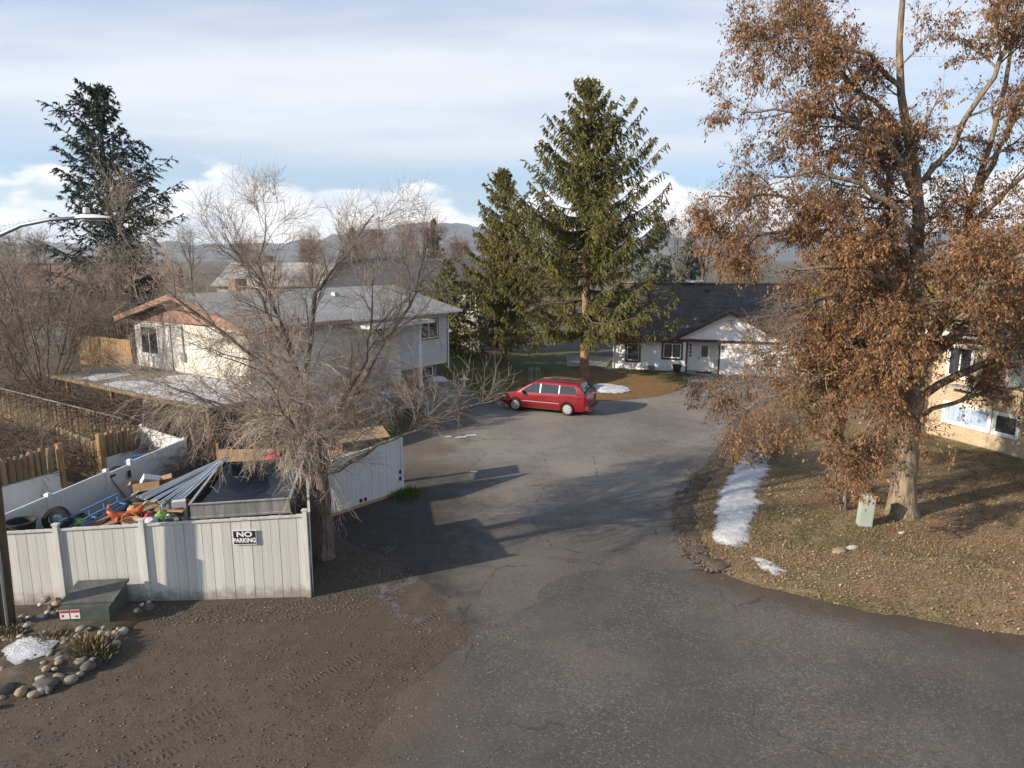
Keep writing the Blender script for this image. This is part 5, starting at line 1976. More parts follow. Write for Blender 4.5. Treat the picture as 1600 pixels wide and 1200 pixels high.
# ------------------------------------------------------------------ stones
def stone_mesh(seed, nu=10, nv=7):
    r2 = np.random.default_rng(seed)
    ax = r2.normal(size=(6, 3))
    ax /= np.linalg.norm(ax, axis=1, keepdims=True)
    V = []
    for j in range(nv):
        v_ = PI * j / (nv - 1)
        for i in range(nu):
            u = 2 * PI * (i + 0.5 * (j % 2)) / nu
            d = np.array([math.sin(v_) * math.cos(u), math.sin(v_) * math.sin(u), math.cos(v_)])
            k = 1.0
            for a in ax:
                k -= 0.34 * max(0, d @ a - 0.45)
            V.append(d * (k + r2.normal() * 0.02))
    F = [(j * nu + i, j * nu + (i + 1) % nu, (j + 1) * nu + (i + 1) % nu, (j + 1) * nu + i) for j in range(nv - 1) for i in range(nu)]
    return mesh_np('stone', V, [np.array(F)], True)


SM = {}
for mt in ('river_stone', 'tan_stone', 'dark_stone', 'pale_stone'):
    for s_ in range(3):
        me = stone_mesh(s_ + 10 * len(SM))
        me.materials.append(M[mt])
        SM[mt, s_] = me


def stone(loc, sc, mt, label, group, name='stone', rz=None):
    o = bpy.data.objects.new(name, SM[mt, random.randrange(3)])
    COL.objects.link(o)
    o.location = loc
    o.scale = sc
    o.rotation_euler = (random.uniform(-0.2, 0.2), random.uniform(-0.2, 0.2), random.uniform(0, 6) if rz is None else rz)
    return tag(o, label, 'stone', group)


# planting bed mound
BED = [(-14, 10.6), (-9.6, 11.35), (-8.9, 11.9), (-8.45, 12.5), (-8.45, 13.3), (-8.6, 14.3), (-8.35, 15.0), (-9.0, 15.35), (-11.3, 15.2), (-14, 15.1)]
pmat('bed_soil', (0.055, 0.042, 0.030), (0.115, 0.090, 0.058), 3, 0.95, 0.9, 14)
sheet('planting_bed', BED, 0.25, 'bed_soil', hf=lambda x, y, d: 0.24 * (1 - np.exp(-d / 0.5)), z=-0.008, noisez=0.025)
G1 = 'boulders along the rim of the planting bed'
for (x, y, s, mt, lab) in [(-9.75, 11.75, (0.34, 0.24, 0.22), 'dark_stone', 'biggest dark boulder at the near tip of the planting bed'),
                           (-9.05, 12.0, (0.34, 0.26, 0.22), 'dark_stone', 'dark flat boulder at the near right rim of the planting bed'),
                           (-9.55, 12.3, (0.26, 0.17, 0.13), 'tan_stone', 'largest tan oval stone on the planting bed rim'),
                           (-8.85, 12.75, (0.24, 0.16, 0.12), 'river_stone', 'grey oval stone above the dark flat boulder'),
                           (-9.35, 11.75, (0.15, 0.14, 0.20), 'tan_stone', 'upright tan stone between the two dark boulders'),
                           (-9.28, 12.15, (0.23, 0.14, 0.10), 'river_stone', 'long grey stone lying behind the upright tan stone'),
                           (-8.55, 12.55, (0.20, 0.19, 0.20), 'dark_stone', 'square dark boulder at the right rim of the planting bed'),
                           (-10.6, 11.45, (0.36, 0.25, 0.22), 'dark_stone', 'dark boulder at the left edge of the planting bed rim'),
                           (-8.72, 13.35, (0.16, 0.13, 0.12), 'pale_stone', 'pale round stone below the right corner of the green box'),
                           (-9.05, 13.75, (0.24, 0.17, 0.14), 'pale_stone', 'largest pale stone in front of the green box'),
                           (-9.35, 13.85, (0.15, 0.12, 0.13), 'river_stone', 'round grey stone left of the largest pale stone')]:
    stone((x, y, 0.10), (s[0] * 0.82, s[1] * 0.85, s[2] * 0.66), mt, lab, G1)
rim_ = dense([(-10.9, 11.25), (-9.8, 11.5), (-9.1, 11.85), (-8.6, 12.4), (-8.5, 13.0), (-8.6, 13.6), (-8.7, 14.1)], 0.17, 0.09, False)
for (x, y) in rim_:
    r_ = random.uniform(0.07, 0.14)
    mt = random.choice(['dark_stone', 'river_stone', 'river_stone', 'tan_stone'])
    stone((x, y, 0.05), (r_ * 1.3, r_, r_ * 0.8), mt, 'medium %s stone packed along the curved rim of the planting bed' % {'dark_stone': 'dark', 'river_stone': 'grey', 'tan_stone': 'tan'}[mt], 'rim stones of the planting bed', 'rim_stone')
GS = 'river stones spread round the green utility box'
k = 0
while k < 95:
    x, y = random.uniform(-11.2, -8.2), random.uniform(12.3, 15.15)
    if (-10.25 < x < -8.75 and 13.95 < y < 15.2) or not inside(np.array([[x, y]]), BED)[0]:
        continue
    near_fence = y > 14.3
    if not near_fence and random.random() < 0.55:
        continue
    r_ = random.uniform(0.045, 0.10) * (1.2 if near_fence else 1)
    sm_ = random.choice(['river_stone', 'river_stone', 'pale_stone', 'tan_stone', 'dark_stone'])
    hue = {'river_stone': 'grey', 'pale_stone': 'pale', 'tan_stone': 'tan', 'dark_stone': 'dark'}[sm_]
    zone = 'between the utility pole and the green box' if x < -10.25 else ('right of the green box by the fence' if near_fence else 'in front of the green box')
    stone((x, y, 0.20 if near_fence or x < -8.9 else 0.12), (r_ * 1.3, r_, r_ * 0.75), sm_,
          'small %s river stone %s' % (hue, zone), GS, 'river_stone')
    k += 1
snow('snow_patch', [(-10.6, 12.9), (-9.95, 12.4), (-9.55, 12.8), (-9.6, 13.3), (-10.1, 13.5), (-10.6, 13.4)], 0.07, 'granular white snow patch among the stones of the planting bed', z0=0.22, step=0.10, jit=0.03)
for (x, y, s, mt, lab) in [(9.1, 17.85, (0.26, 0.17, 0.09), 'tan_stone', 'flat tan stone on the verge before the pedestal'), (9.55, 18.05, (0.28, 0.10, 0.08), 'pale_stone', 'narrow pale stone beside the flat tan one on the verge'),
                           (10.2, 17.7, (0.14, 0.09, 0.07), 'dark_stone', 'dark stone right of the two pale stones on the verge'), (11.55, 19.1, (0.14, 0.08, 0.05), 'pale_stone', 'small pale stone in the grass at the foot of the big tree')]:
    stone((x, y, hv(x, y) + s[2] * 0.4), s, mt, lab, 'stones on the verge', rz=0.3)
for (x, y, l_) in [(-3.0, 31.1, 'small white paper scrap farthest left on the driveway'), (-2.4, 31.0, 'torn white paper strip on the driveway by the stairs'), (-1.95, 31.35, 'white paper scrap at the right of the torn strip'), (-1.5, 25.7, 'tiny white scrap lying inside the dark gate shadow')]:
    m = MB()
    w_ = 0.30 if 'strip' in l_ else 0.16
    m.add([(-w_, -0.05, 0.004), (w_, -0.08, 0.012), (w_ * 0.8, 0.08, 0.02), (-w_ * 0.7, 0.07, 0.012)], [(0, 1, 2, 3)])
    o = m.build('paper_scrap', 'white_plastic')
    o.location = (x, y, 0.0)
    o.rotation_euler = (0, 0, random.uniform(-0.4, 0.4))
    tag(o, l_, 'litter')


# ------------------------------------------------------------------ minivan
van = thing('minivan', 'dusty red minivan parked on the driveway with silver hubcaps', 'minivan', (1.95, 36.95, 0.0), math.atan2(0.413, -0.91))
_tx = [-2.54, -2.52, -2.45, -2.36, -2.10, -1.95, -1.2, -0.3, 0.35, 0.60, 1.00, 1.45, 1.60, 2.05, 2.32, 2.46, 2.54]
_tz = [0.80, 0.95, 1.12, 1.34, 1.66, 1.715, 1.75, 1.76, 1.72, 1.64, 1.40, 1.115, 1.07, 0.985, 0.88, 0.76, 0.62]


def ztop(x):
    return float(np.interp(x, _tx, _tz))


def zbelt(x):
    return min(1.03 + (-x + 1.4) * 0.028, ztop(x) - 0.035)


def halfw(x):
    return float(np.interp(x, [-2.54, -2.42, -2.0, -1.0, 1.0, 1.9, 2.3, 2.48, 2.54], [0.80, 0.90, 0.955, 0.98, 0.98, 0.94, 0.86, 0.74, 0.62]))


def zbot(x):
    z = float(np.interp(x, [-2.54, -2.3, 2.3, 2.54], [0.34, 0.24, 0.22, 0.28]))
    for xw in (-1.515, 1.515):
        d = abs(x - xw)
        if d < 0.395:
            z = max(z, 0.33 + math.sqrt(0.395 ** 2 - d * d))
    return z


def yside(x, z):
    w, zb = halfw(x), zbelt(x)
    if z <= zb:
        t_ = (z - 0.25) / (zb - 0.25 + 1e-6)
        return w - 0.05 * (1 - min(1, max(0, t_ * 2.2))) - 0.035 * max(0, t_ - 0.55) / 0.45
    zr = ztop(x) - 0.09
    t_ = (z - zb) / max(0.05, 1.66 - 1.05)
    return w - 0.035 - 0.20 * t_ ** 1.15


def section(x):
    zb, zl, zt = zbot(x), zbelt(x), ztop(x)
    pts = [(halfw(x) - 0.22, zb), (yside(x, zb) - 0.02, zb)]
    for k in range(1, 6):
        z = zb + (zl - zb) * k / 5
        pts.append((yside(x, z), z))
    ze = max(zl + 0.004, zt - 0.085)
    for k in range(1, 5):
        z = zl + (ze - zl) * k / 4
        pts.append((yside(x, z), z))
    ye = yside(x, ze)
    pts += [(ye - 0.07, zt - 0.035), (ye * 0.72, zt - 0.008), (ye * 0.36, zt), (0.0, zt + 0.004)]
    return pts


xs = sorted(set(list(np.linspace(-2.54, 2.54, 60)) + [xw + 0.395 * math.cos(a) for xw in (-1.515, 1.515) for a in np.linspace(0, PI, 13)] + _tx))
BV, BF = [], []
secs = [section(x) for x in xs]
ns = len(secs[0])
for x, s_ in zip(xs, secs):
    for (y, z) in s_:
        BV.append((x, y, z))
    for (y, z) in s_[:-1][::-1]:
        BV.append((x, -y, z))
row = 2 * ns - 1
for i in range(len(xs) - 1):
    for j in range(row - 1):
        BF.append((i * row + j, i * row + j + 1, (i + 1) * row + j + 1, (i + 1) * row + j))
mb = MB()
mb.add(BV, BF)
mb.f.setdefault(row, []).append(list(range(row)))
mb.f.setdefault(row, []).append([(len(xs) - 1) * row + j for j in range(row)][::-1])
body = mb.build('body', 'car_paint', van, smooth=True, sharp=38)
m = MB()
m.bx(-2.40, 2.35, -0.74, 0.74, 0.20, 0.62)
m.build('underbody', 'rubber', van)


def side_patch(x0, x1, zlo, zhi, s, off, n=10, k=5):
    V, F = [], []
    for i in range(n + 1):
        x = x0 + (x1 - x0) * i / n
        a, b = zlo(x), zhi(x)
        for j in range(k + 1):
            z = a + (b - a) * j / k
            V.append((x, s * (yside(x, z) + off), z))
    for i in range(n):
        for j in range(k):
            q_ = (i * (k + 1) + j, i * (k + 1) + j + 1, (i + 1) * (k + 1) + j + 1, (i + 1) * (k + 1) + j)
            F.append(q_ if s > 0 else q_[::-1])
    return MB().add(V, F)


wl = lambda x: zbelt(x) + 0.04
wh_ = lambda x: max(zbelt(x) + 0.045, min(1.585 - 0.015 * abs(x), ztop(x) - 0.125))
for s in (1, -1):
    for x0, x1 in ((0.10, 1.20), (-0.98, 0.02), (-2.02, -1.06)):
        side_patch(x0, x1, wl, (lambda x, a=x0: wh_(x) if a > -1.05 else min(wh_(x), zbelt(x) + 0.04 + max(0.02, (x + 2.03) * 2.6))), s, 0.006).build('side_window', 'car_glass', van, smooth=True)
    for x0, x1, nm in ((0.03, 0.09, 'pillar'), (-1.05, -0.99, 'pillar')):
        side_patch(x0, x1, wl, wh_, s, 0.005, 2).build(nm, 'galvanised', van, smooth=True)
    side_patch(-1.05, 1.10, lambda x: 0.60, lambda x: 0.64, s, 0.014, 12, 1).build('side_moulding', 'hubcap', van)
    side_patch(-1.08, 1.08, lambda x: 0.23, lambda x: 0.29, s, 0.006, 12, 1).build('sill', 'rubber', van)
    for xh in (0.28, -0.16):
        m = MB()
        m.box((xh, s * (yside(xh, 0.93) + 0.015), 0.93), (0.20, 0.035, 0.05))
        m.build('door_handle', 'car_paint', van)
    for xg in (1.12, 0.05, -1.06):
        side_patch(xg - 0.006, xg + 0.006, lambda x: 0.30, lambda x: zbelt(x), s, 0.003, 1, 6).build('door_seam', 'rubber', van)
    m = MB()
    m.box((1.02, s * 1.08, 1.10), (0.12, 0.22, 0.16), taper=0.85)
    m.build('mirror', 'black_metal', van)
    side_patch(2.10, 2.45, lambda x: 0.70, lambda x: min(0.86, ztop(x) - 0.05), s, 0.010, 6, 3).build('headlight', 'headlight', van, smooth=True)
    side_patch(-2.53, -2.36, lambda x: 0.80, lambda x: min(1.10, ztop(x) - 0.02), s, 0.010, 4, 3).build('tail_light', 'tail', van, smooth=True)
    m = MB()
    m.bx(-2.558, -2.530, s * 0.62, s * 0.84, 0.70, 0.98)
    m.build('tail_lens', 'tail', van)


def top_patch(x0, x1, frac, off, n=10, k=8):
    V, F = [], []
    for i in range(n + 1):
        x = x0 + (x1 - x0) * i / n
        zt = ztop(x)
        ye = (yside(x, max(zbelt(x) + 0.004, zt - 0.085)) - 0.07) * frac
        for j in range(k + 1):
            y = -ye + 2 * ye * j / k
            V.append((x, y, zt + 0.004 - 0.04 * (y / (ye / frac)) ** 4 + off))
    for i in range(n):
        for j in range(k):
            F.append((i * (k + 1) + j, (i + 1) * (k + 1) + j, (i + 1) * (k + 1) + j + 1, i * (k + 1) + j + 1))
    return MB().add(V, F)


top_patch(0.64, 1.40, 0.97, 0.012).build('windscreen', 'car_glass', van, smooth=True)
top_patch(-2.42, -2.10, 0.97, 0.014).build('rear_window', 'car_glass', van, smooth=True)
m = MB()
m.bx(-2.66, -2.44, -0.84, 0.84, 0.36, 0.60)
bp = m.build('rear_bumper', 'car_paint', van)
m = MB()
m.bx(-2.675, -2.655, -0.80, 0.80, 0.50, 0.56)
m.build('bumper_strip', 'rubber', bp)
m = MB()
m.bx(-2.560, -2.545, -0.16, 0.16, 0.82, 0.97)
pl = m.build('licence_plate', 'sticker_white', van)
m = MB()
for k in range(5):
    m.bx(-2.564, -2.561, -0.12 + 0.05 * k, -0.09 + 0.05 * k, 0.86, 0.92)
m.build('plate_print', 'blue_plastic', pl)
m = MB()
m.bar((-2.50, -0.30, 1.16), (-2.15, -0.02, 1.36), 0.02)
m.build('rear_wiper', 'black_metal', van)
m = MB()
m.tube([(-2.70, 0.52, 0.27), (-2.35, 0.52, 0.27)], 0.035, 8)
m.build('exhaust', 'hubcap', van)
for s in (-1, 1):
    m = MB()
    m.bar((-1.9, s * 0.62, 1.775), (0.1, s * 0.64, 1.785), 0.035)
    m.build('roof_rail', 'black_metal', van)
for xw in (-1.515, 1.515):
    for s in (-1, 1):
        w_ = thing('wheel', None, None, (xw, s * 0.86, 0.335))
        w_.parent = van
        m = MB()
        m.lathe([(0.20, -0.10), (0.30, -0.105), (0.332, -0.075), (0.335, 0.0), (0.332, 0.075), (0.30, 0.105), (0.215, 0.10)], (0, 0, 0), 26, 'y')
        m.build('tyre', 'rubber', w_, smooth=True, sharp=50)
        m = MB()
        m.lathe([(0.0, 0.125 * s), (0.06, 0.12 * s), (0.07, 0.105 * s), (0.19, 0.108 * s), (0.245, 0.10 * s), (0.245, 0.05 * s)], (0, 0, 0), 26, 'y')
        hc = m.build('hubcap', 'hubcap', w_, smooth=True, sharp=50)
        m = MB()
        for a in np.linspace(0, 2 * PI, 8)[:-1]:
            m.box((0.155 * math.cos(a), 0.110 * s, 0.155 * math.sin(a)), (0.055, 0.012, 0.035), rot=Matrix.Rotation(-a, 3, 'Y'))
        m.build('vent_hole', 'rubber', w_)


# ------------------------------------------------------------------ trees
def unit(v):
    return v / (np.linalg.norm(v, axis=-1, keepdims=True) + 1e-9)


def sample(P, rad, t_):
    """P (N,K,3), rad (N,K), t (N,C) -> points, tangents, radii (N*C)"""
    N, K, _ = P.shape
    f = np.clip(t_, 0, 0.999) * (K - 1)
    i = f.astype(int)
    u = f - i
    r_ = np.arange(N)[:, None]
    p = P[r_, i] * (1 - u[..., None]) + P[r_, i + 1] * u[..., None]
    d = unit(P[r_, i + 1] - P[r_, i])
    ra = rad[r_, i] * (1 - u) + rad[r_, i + 1] * u
    return p.reshape(-1, 3), d.reshape(-1, 3), ra.reshape(-1)


def grow(P, rad, C, t0, t1, ang, L, K, up=0.0, wob=0.12, rk=0.55, rmin=0.004, rmax=1, tip=0.35, keep=1.0, drop=0.0, lf=None):
    """C children on every branch; returns paths and radii"""
    N = len(P)
    t_ = rng.uniform(t0, t1, (N, C))
    p, d, ra = sample(P, rad, t_)
    if keep < 1:
        k = rng.uniform(size=len(p)) < keep
        p, d, ra, t_ = p[k], d[k], ra[k], t_.reshape(-1)[k]
    else:
        t_ = t_.reshape(-1)
    n = len(p)
    perp = unit(np.cross(d, rdir(n)))
    a = rng.uniform(ang[0], ang[1], n)[:, None]
    dr = unit(np.cos(a) * d + np.sin(a) * perp)
    ln = rng.uniform(L[0], L[1], n) * (1.0 - 0.45 * t_)
    if lf is not None:
        ln = ln * lf(p)
    out = np.empty((n, K, 3))
    out[:, 0] = p
    for k in range(1, K):
        dr = unit(dr + rng.normal(size=(n, 3)) * wob + np.array([0, 0, 1.0]) * (up - drop * k / K))
        out[:, k] = out[:, k - 1] + dr * (ln / (K - 1))[:, None]
    r0 = np.clip(ra * rk, rmin, rmax)
    rr_ = r0[:, None] * np.linspace(1, tip, K)[None]
    return out, rr_


def path(pts, K=12, wob=0.0):
    P = np.array([pts[0]] + list(pts) + [pts[-1]], float)
    n = len(pts) - 1
    out = []
    for k in range(K):
        f = k / (K - 1) * n
        i = min(int(f), n - 1)
        u = f - i
        a, b, c, d = P[i], P[i + 1], P[i + 2], P[i + 3]
        out.append(0.5 * (2 * b + (c - a) * u + (2 * a - 5 * b + 4 * c - d) * u * u + (3 * b - a - 3 * c + d) * u ** 3))
    out = np.array(out)
    out[1:-1] += rng.normal(size=(K - 2, 3)) * wob
    return out


def limbs(specs, K=12, wob=0.03):
    P = np.stack([path(s[0], K, wob) for s in specs])
    Rd = np.stack([np.linspace(s[1], s[2], K) for s in specs])
    return P, Rd


def flare(P, Rd, amt=0.5):
    z = P[0, :, 2] - P[0, 0, 2]
    Rd[0] *= 1 + amt * np.exp(-np.maximum(z, 0) / 0.35)
    return Rd


# --- bare tree by the fence (coordinates relative to its foot)
bt = thing('bare_tree', 'big leafless tree with pale drooping twigs beside the board fence corner', 'tree', (-5.22, 17.95, 0))
bt.scale = (0.95, 0.95, 0.92)
rng = np.random.default_rng(1007)
K = 14
tp, trd = limbs([([(0, 0, -0.15), (0.05, 0, 1.0), (0.04, 0, 1.8), (0.0, 0, 3.0), (-0.15, 0, 4.1)], 0.22, 0.15)], K, 0.015)
flare(tp, trd, 0.5)
lp1, lr1 = limbs([
    ([(-0.15, 0, 4.0), (-0.25, -0.3, 5.2), (-0.55, -0.5, 6.4), (-0.85, -0.6, 7.6), (-1.35, -0.7, 8.6), (-1.95, -0.8, 9.6)], 0.125, 0.02),
    ([(-0.12, 0, 4.0), (-0.42, 0.4, 5.4), (-0.15, 0.5, 7.7), (0.28, 0.5, 8.3), (1.0, 0.6, 9.2), (1.65, 0.7, 10.2)], 0.12, 0.02),
    ([(0.0, 0.1, 2.6), (0.6, 1.0, 4.5), (1.2, 1.4, 5.4), (1.8, 1.5, 6.6), (2.6, 1.5, 7.7), (2.9, 1.5, 8.9), (3.15, 1.5, 9.8)], 0.115, 0.02),
    ([(0.0, 0, 2.5), (1.2, -0.9, 3.35), (2.5, -1.3, 4.1), (3.7, -1.4, 4.7), (5.3, -1.4, 5.3)], 0.095, 0.015),
    ([(0.0, 0, 3.3), (-0.8, -0.8, 4.2), (-1.8, -1.0, 4.8), (-3.0, -1.0, 5.2), (-4.2, -0.9, 5.6)], 0.09, 0.015),
    ([(-0.15, 0, 3.9), (-0.9, 1.0, 5.2), (-2.0, 1.4, 5.9), (-3.2, 1.6, 6.5), (-4.4, 1.5, 7.4)], 0.085, 0.015),
    ([(-0.3, 0.1, 4.8), (-1.1, 0.7, 6.5), (-1.6, 0.7, 7.6), (-1.6, 0.7, 8.8), (-1.4, 0.7, 10.2)], 0.10, 0.015),
    ([(-0.2, -0.1, 4.4), (-0.8, -1.2, 5.9), (-2.0, -1.6, 7.2), (-3.2, -1.7, 8.2), (-4.3, -1.6, 9.8)], 0.085, 0.015),
    ([(-0.1, 0.2, 3.2), (0.2, 1.6, 4.0), (0.6, 3.2, 4.8), (1.2, 4.6, 6.2)], 0.085, 0.015),
    ([(0.05, -0.1, 2.9), (0.3, -1.3, 3.8), (0.1, -2.6, 4.8), (-0.2, -3.6, 6.2)], 0.075, 0.015),
    ([(-0.1, 0, 3.6), (0.8, 0.2, 5.0), (1.4, 0.1, 6.2), (1.7, -0.2, 8.0), (1.9, -0.3, 9.4)], 0.08, 0.015),
], K, 0.04)
lr1 = lr1 * 0.74
oth = [k for k in range(len(lp1)) if k != 3]
b2, r2 = grow(lp1[oth], lr1[oth], 12, 0.20, 0.98, (0.4, 0.95), (1.5, 2.9), 8, 0.07, 0.12, 0.45, 0.010, 0.032, 0.3)
b2l, r2l = grow(lp1[[3]], lr1[[3]], 4, 0.45, 0.98, (0.4, 0.8), (1.0, 1.8), 8, 0.08, 0.12, 0.45, 0.010, 0.032, 0.3)
b2, r2 = np.concatenate([b2, b2l]), np.concatenate([r2, r2l])
b3, r3 = grow(b2, r2, 8, 0.15, 1.0, (0.35, 1.0), (0.7, 1.7), 6, 0.06, 0.15, 0.5, 0.006, 0.013, 0.4)
tr_ = Bulk().tubes(tp, trd, 14)
tr_.tubes(lp1, lr1, 8).tubes(b2, r2, 5)
tr_.build('trunk', 'bare_bark', bt, True)
low = lambda p: np.where(p[:, 2] < 5.2, 1.25, 0.85)
b4, r4 = grow(b3, r3, 8, 0.1, 1.0, (0.35, 1.1), (0.45, 1.15), 5, 0.03, 0.17, 0.6, 0.0045, 0.007, 0.5, lf=low)
sp_, sr_ = grow(b2, r2, 5, 0.1, 0.95, (0.5, 1.3), (0.5, 1.4), 5, 0.05, 0.18, 0.4, 0.006, 0.010, 0.5)
# drooping water shoots low in the crown
d1, dr1 = grow(lp1[[4, 5, 8, 9, 2, 0]], lr1[[4, 5, 8, 9, 2, 0]], 24, 0.15, 0.85, (0.6, 1.4), (1.2, 2.4), 8, 0.0, 0.14, 0.35, 0.008, 0.013, 0.5, drop=0.42)
d1b, dr1b = grow(tp, trd, 46, 0.66, 1.0, (0.8, 1.4), (2.2, 4.4), 8, 0.16, 0.13, 0.1, 0.009, 0.016, 0.5, drop=0.40)
d1, dr1 = np.concatenate([d1, d1b]), np.concatenate([dr1, dr1b])
d2, dr2 = grow(d1, dr1, 18, 0.1, 1.0, (0.3, 1.0), (0.5, 1.3), 5, 0.0, 0.18, 0.6, 0.005, 0.0075, 0.5, drop=0.30)
d3, dr3 = grow(d2, dr2, 2, 0.2, 1.0, (0.3, 1.0), (0.25, 0.6), 4, 0.0, 0.2, 0.7, 0.005, 0.008, 0.6, drop=0.2)
Bulk().tubes(b3, r3, 4).tubes(b4, r4, 3).tubes(sp_, sr_, 3).build('crown', 'twig_mid', bt, True)
Bulk().tubes(d1, dr1, 4).tubes(d2, dr2, 3).tubes(d3, dr3, 3).build('water_shoots', 'twig_pale', bt, True)

# --- brown-leaved maple on the verge
rng = np.random.default_rng(2011)
MX, MY = 12.4, 20.6
mz = hv(MX, MY)
mt_ = thing('brown_leaved_tree', 'huge tree hung with dry brown leaves on the verge by the pedestal', 'tree', (MX, MY, mz))
tp, trd = limbs([([(0, 0, -0.2), (-0.05, 0, 1.2), (-0.05, 0, 2.6), (-0.05, 0, 4.5), (-0.3, 0.1, 6.8), (-0.45, 0.2, 10.0), (-1.3, 0.2, 13.0), (-1.5, 0.1, 16.5)], 0.40, 0.05)], 20, 0.02)
flare(tp, trd, 0.55)
lp1, lr1 = limbs([
    ([(-0.05, 0, 4.3), (0.7, 0.1, 6.4), (1.0, 0.3, 8.0), (1.6, 0.4, 11.0), (2.0, 0.3, 15.5)], 0.24, 0.03),
    ([(0.0, 0, 5.0), (1.6, -0.3, 6.4), (3.0, -0.6, 8.2), (4.4, -0.8, 11.5), (5.2, -0.8, 14.5)], 0.20, 0.03),
    ([(-0.2, 0, 6.2), (-0.7, 0.8, 8.4), (-1.0, 1.2, 11.0), (-2.8, 1.2, 14.5)], 0.15, 0.02),
    ([(-0.4, 0.1, 9.4), (-1.8, -0.4, 11.2), (-3.8, -0.5, 11.9), (-6.0, -0.5, 12.0)], 0.13, 0.02),
    ([(-0.4, 0.1, 8.2), (-1.7, -0.9, 9.4), (-3.6, -1.3, 10.2), (-5.4, -1.4, 10.2)], 0.12, 0.02),
    ([(-0.2, 0, 6.0), (-1.5, 0.4, 7.6), (-3.6, 0.8, 8.7), (-6.4, 0.8, 8.6)], 0.15, 0.02),
    ([(-0.1, 0, 4.8), (-1.5, -0.9, 6.2), (-3.0, -1.4, 6.9), (-4.4, -1.6, 6.6)], 0.14, 0.02),
    ([(-0.05, 0, 3.6), (-1.4, 0.5, 4.9), (-2.8, 0.9, 5.5), (-4.4, 1.0, 5.0)], 0.13, 0.02),
    ([(-0.05, 0, 3.1), (-1.2, -0.8, 4.3), (-2.8, -1.3, 4.9), (-4.6, -1.5, 4.2)], 0.11, 0.015),
    ([(0.0, 0, 3.6), (1.4, -0.9, 5.0), (3.0, -1.5, 5.9), (5.2, -1.7, 5.6)], 0.14, 0.02),
    ([(0.0, 0, 4.2), (1.5, 0.9, 5.6), (3.3, 1.4, 6.5), (5.6, 1.7, 6.6)], 0.13, 0.02),
    ([(0.2, 0, 5.6), (1.0, -1.3, 7.4), (2.0, -2.3, 8.6), (3.8, -2.8, 9.4)], 0.12, 0.02),
    ([(-0.1, 0, 5.2), (-0.4, -1.6, 6.6), (-0.6, -3.2, 7.4), (-1.4, -4.6, 7.4)], 0.12, 0.02),
    ([(0.0, 0.1, 5.0), (0.1, 1.8, 6.6), (0.4, 3.6, 7.6), (0.2, 5.4, 7.9)], 0.12, 0.02),
    ([(-0.1, 0, 4.0), (-0.8, -1.2, 5.2), (-1.8, -2.2, 5.8), (-2.6, -3.2, 5.6)], 0.11, 0.02),
    ([(-0.05, 0, 3.3), (-1.8, -0.2, 4.4), (-3.7, -0.3, 4.3), (-5.6, -0.3, 3.3)], 0.09, 0.015),
    ([(-0.05, 0, 3.0), (-1.3, -1.6, 4.0), (-2.2, -2.4, 4.0), (-3.2, -3.0, 3.1)], 0.08, 0.015),
    ([(-0.05, 0, 3.9), (-1.6, 1.2, 4.9), (-3.4, 1.9, 4.8), (-5.2, 2.4, 3.9)], 0.08, 0.015),
    ([(0.0, 0, 3.0), (1.4, -0.6, 4.0), (2.8, -1.0, 4.2), (4.2, -1.2, 3.4)], 0.08, 0.015),
    ([(-0.1, 0, 5.5), (-1.8, -1.6, 7.0), (-3.6, -2.4, 7.8), (-5.6, -2.6, 7.6)], 0.10, 0.02),
    ([(-0.3, 0, 7.0), (-1.8, 0.8, 8.8), (-3.8, 1.4, 9.8), (-6.2, 1.4, 9.9)], 0.10, 0.02),
    ([(1.4, 0.4, 9.0), (3.0, 0.6, 10.6), (4.6, 0.6, 12.4), (5.8, 0.4, 14.4)], 0.09, 0.02),
    ([(-0.4, 0.1, 10.2), (0.4, -1.0, 12.4), (0.7, -1.6, 14.4), (0.4, -1.8, 16.2)], 0.09, 0.02),
    ([(-1.2, 0.2, 12.6), (-2.6, -0.3, 13.6), (-4.0, -0.4, 14.0), (-5.2, -0.5, 13.8)], 0.08, 0.02),
    ([(-0.9, 0.2, 11.5), (-2.2, 0.8, 13.0), (-3.6, 1.0, 14.2), (-4.8, 0.8, 15.2)], 0.09, 0.02),
    ([(1.5, 0.4, 10.0), (2.6, 1.0, 12.0), (3.2, 1.2, 14.5), (3.4, 1.2, 16.5)], 0.10, 0.02),
    ([(3.1, -0.6, 8.4), (4.6, -0.4, 9.6), (6.0, -0.4, 10.2), (7.6, -0.5, 10.6)], 0.10, 0.02),
], 14, 0.06)
b2, r2 = grow(lp1, lr1, 13, 0.22, 1.0, (0.4, 1.1), (1.3, 2.8), 8, 0.03, 0.14, 0.5, 0.012, 0.05, 0.3)
b2t, r2t = grow(tp, trd, 15, 0.35, 0.98, (0.6, 1.2), (1.2, 2.6), 8, 0.03, 0.14, 0.25, 0.012, 0.05, 0.3)
b2, r2 = np.concatenate([b2, b2t]), np.concatenate([r2, r2t])
b3, r3 = grow(b2, r2, 10, 0.15, 1.0, (0.4, 1.1), (0.6, 1.5), 6, 0.0, 0.17, 0.5, 0.007, 0.016, 0.4, drop=0.12)
tr_ = Bulk().tubes(tp, trd, 18).tubes(lp1, lr1, 9).tubes(b2, r2, 5)
tr_.build('trunk', 'maple_bark', mt_, True)
b4, r4 = grow(b3, r3, 4, 0.15, 1.0, (0.4, 1.2), (0.35, 1.0), 3, 0.0, 0.2, 0.6, 0.005, 0.008, 0.5, drop=0.25)
Bulk().tubes(b3, r3, 4).tubes(b4, r4, 3).build('twigs', 'twig_far', mt_, True)


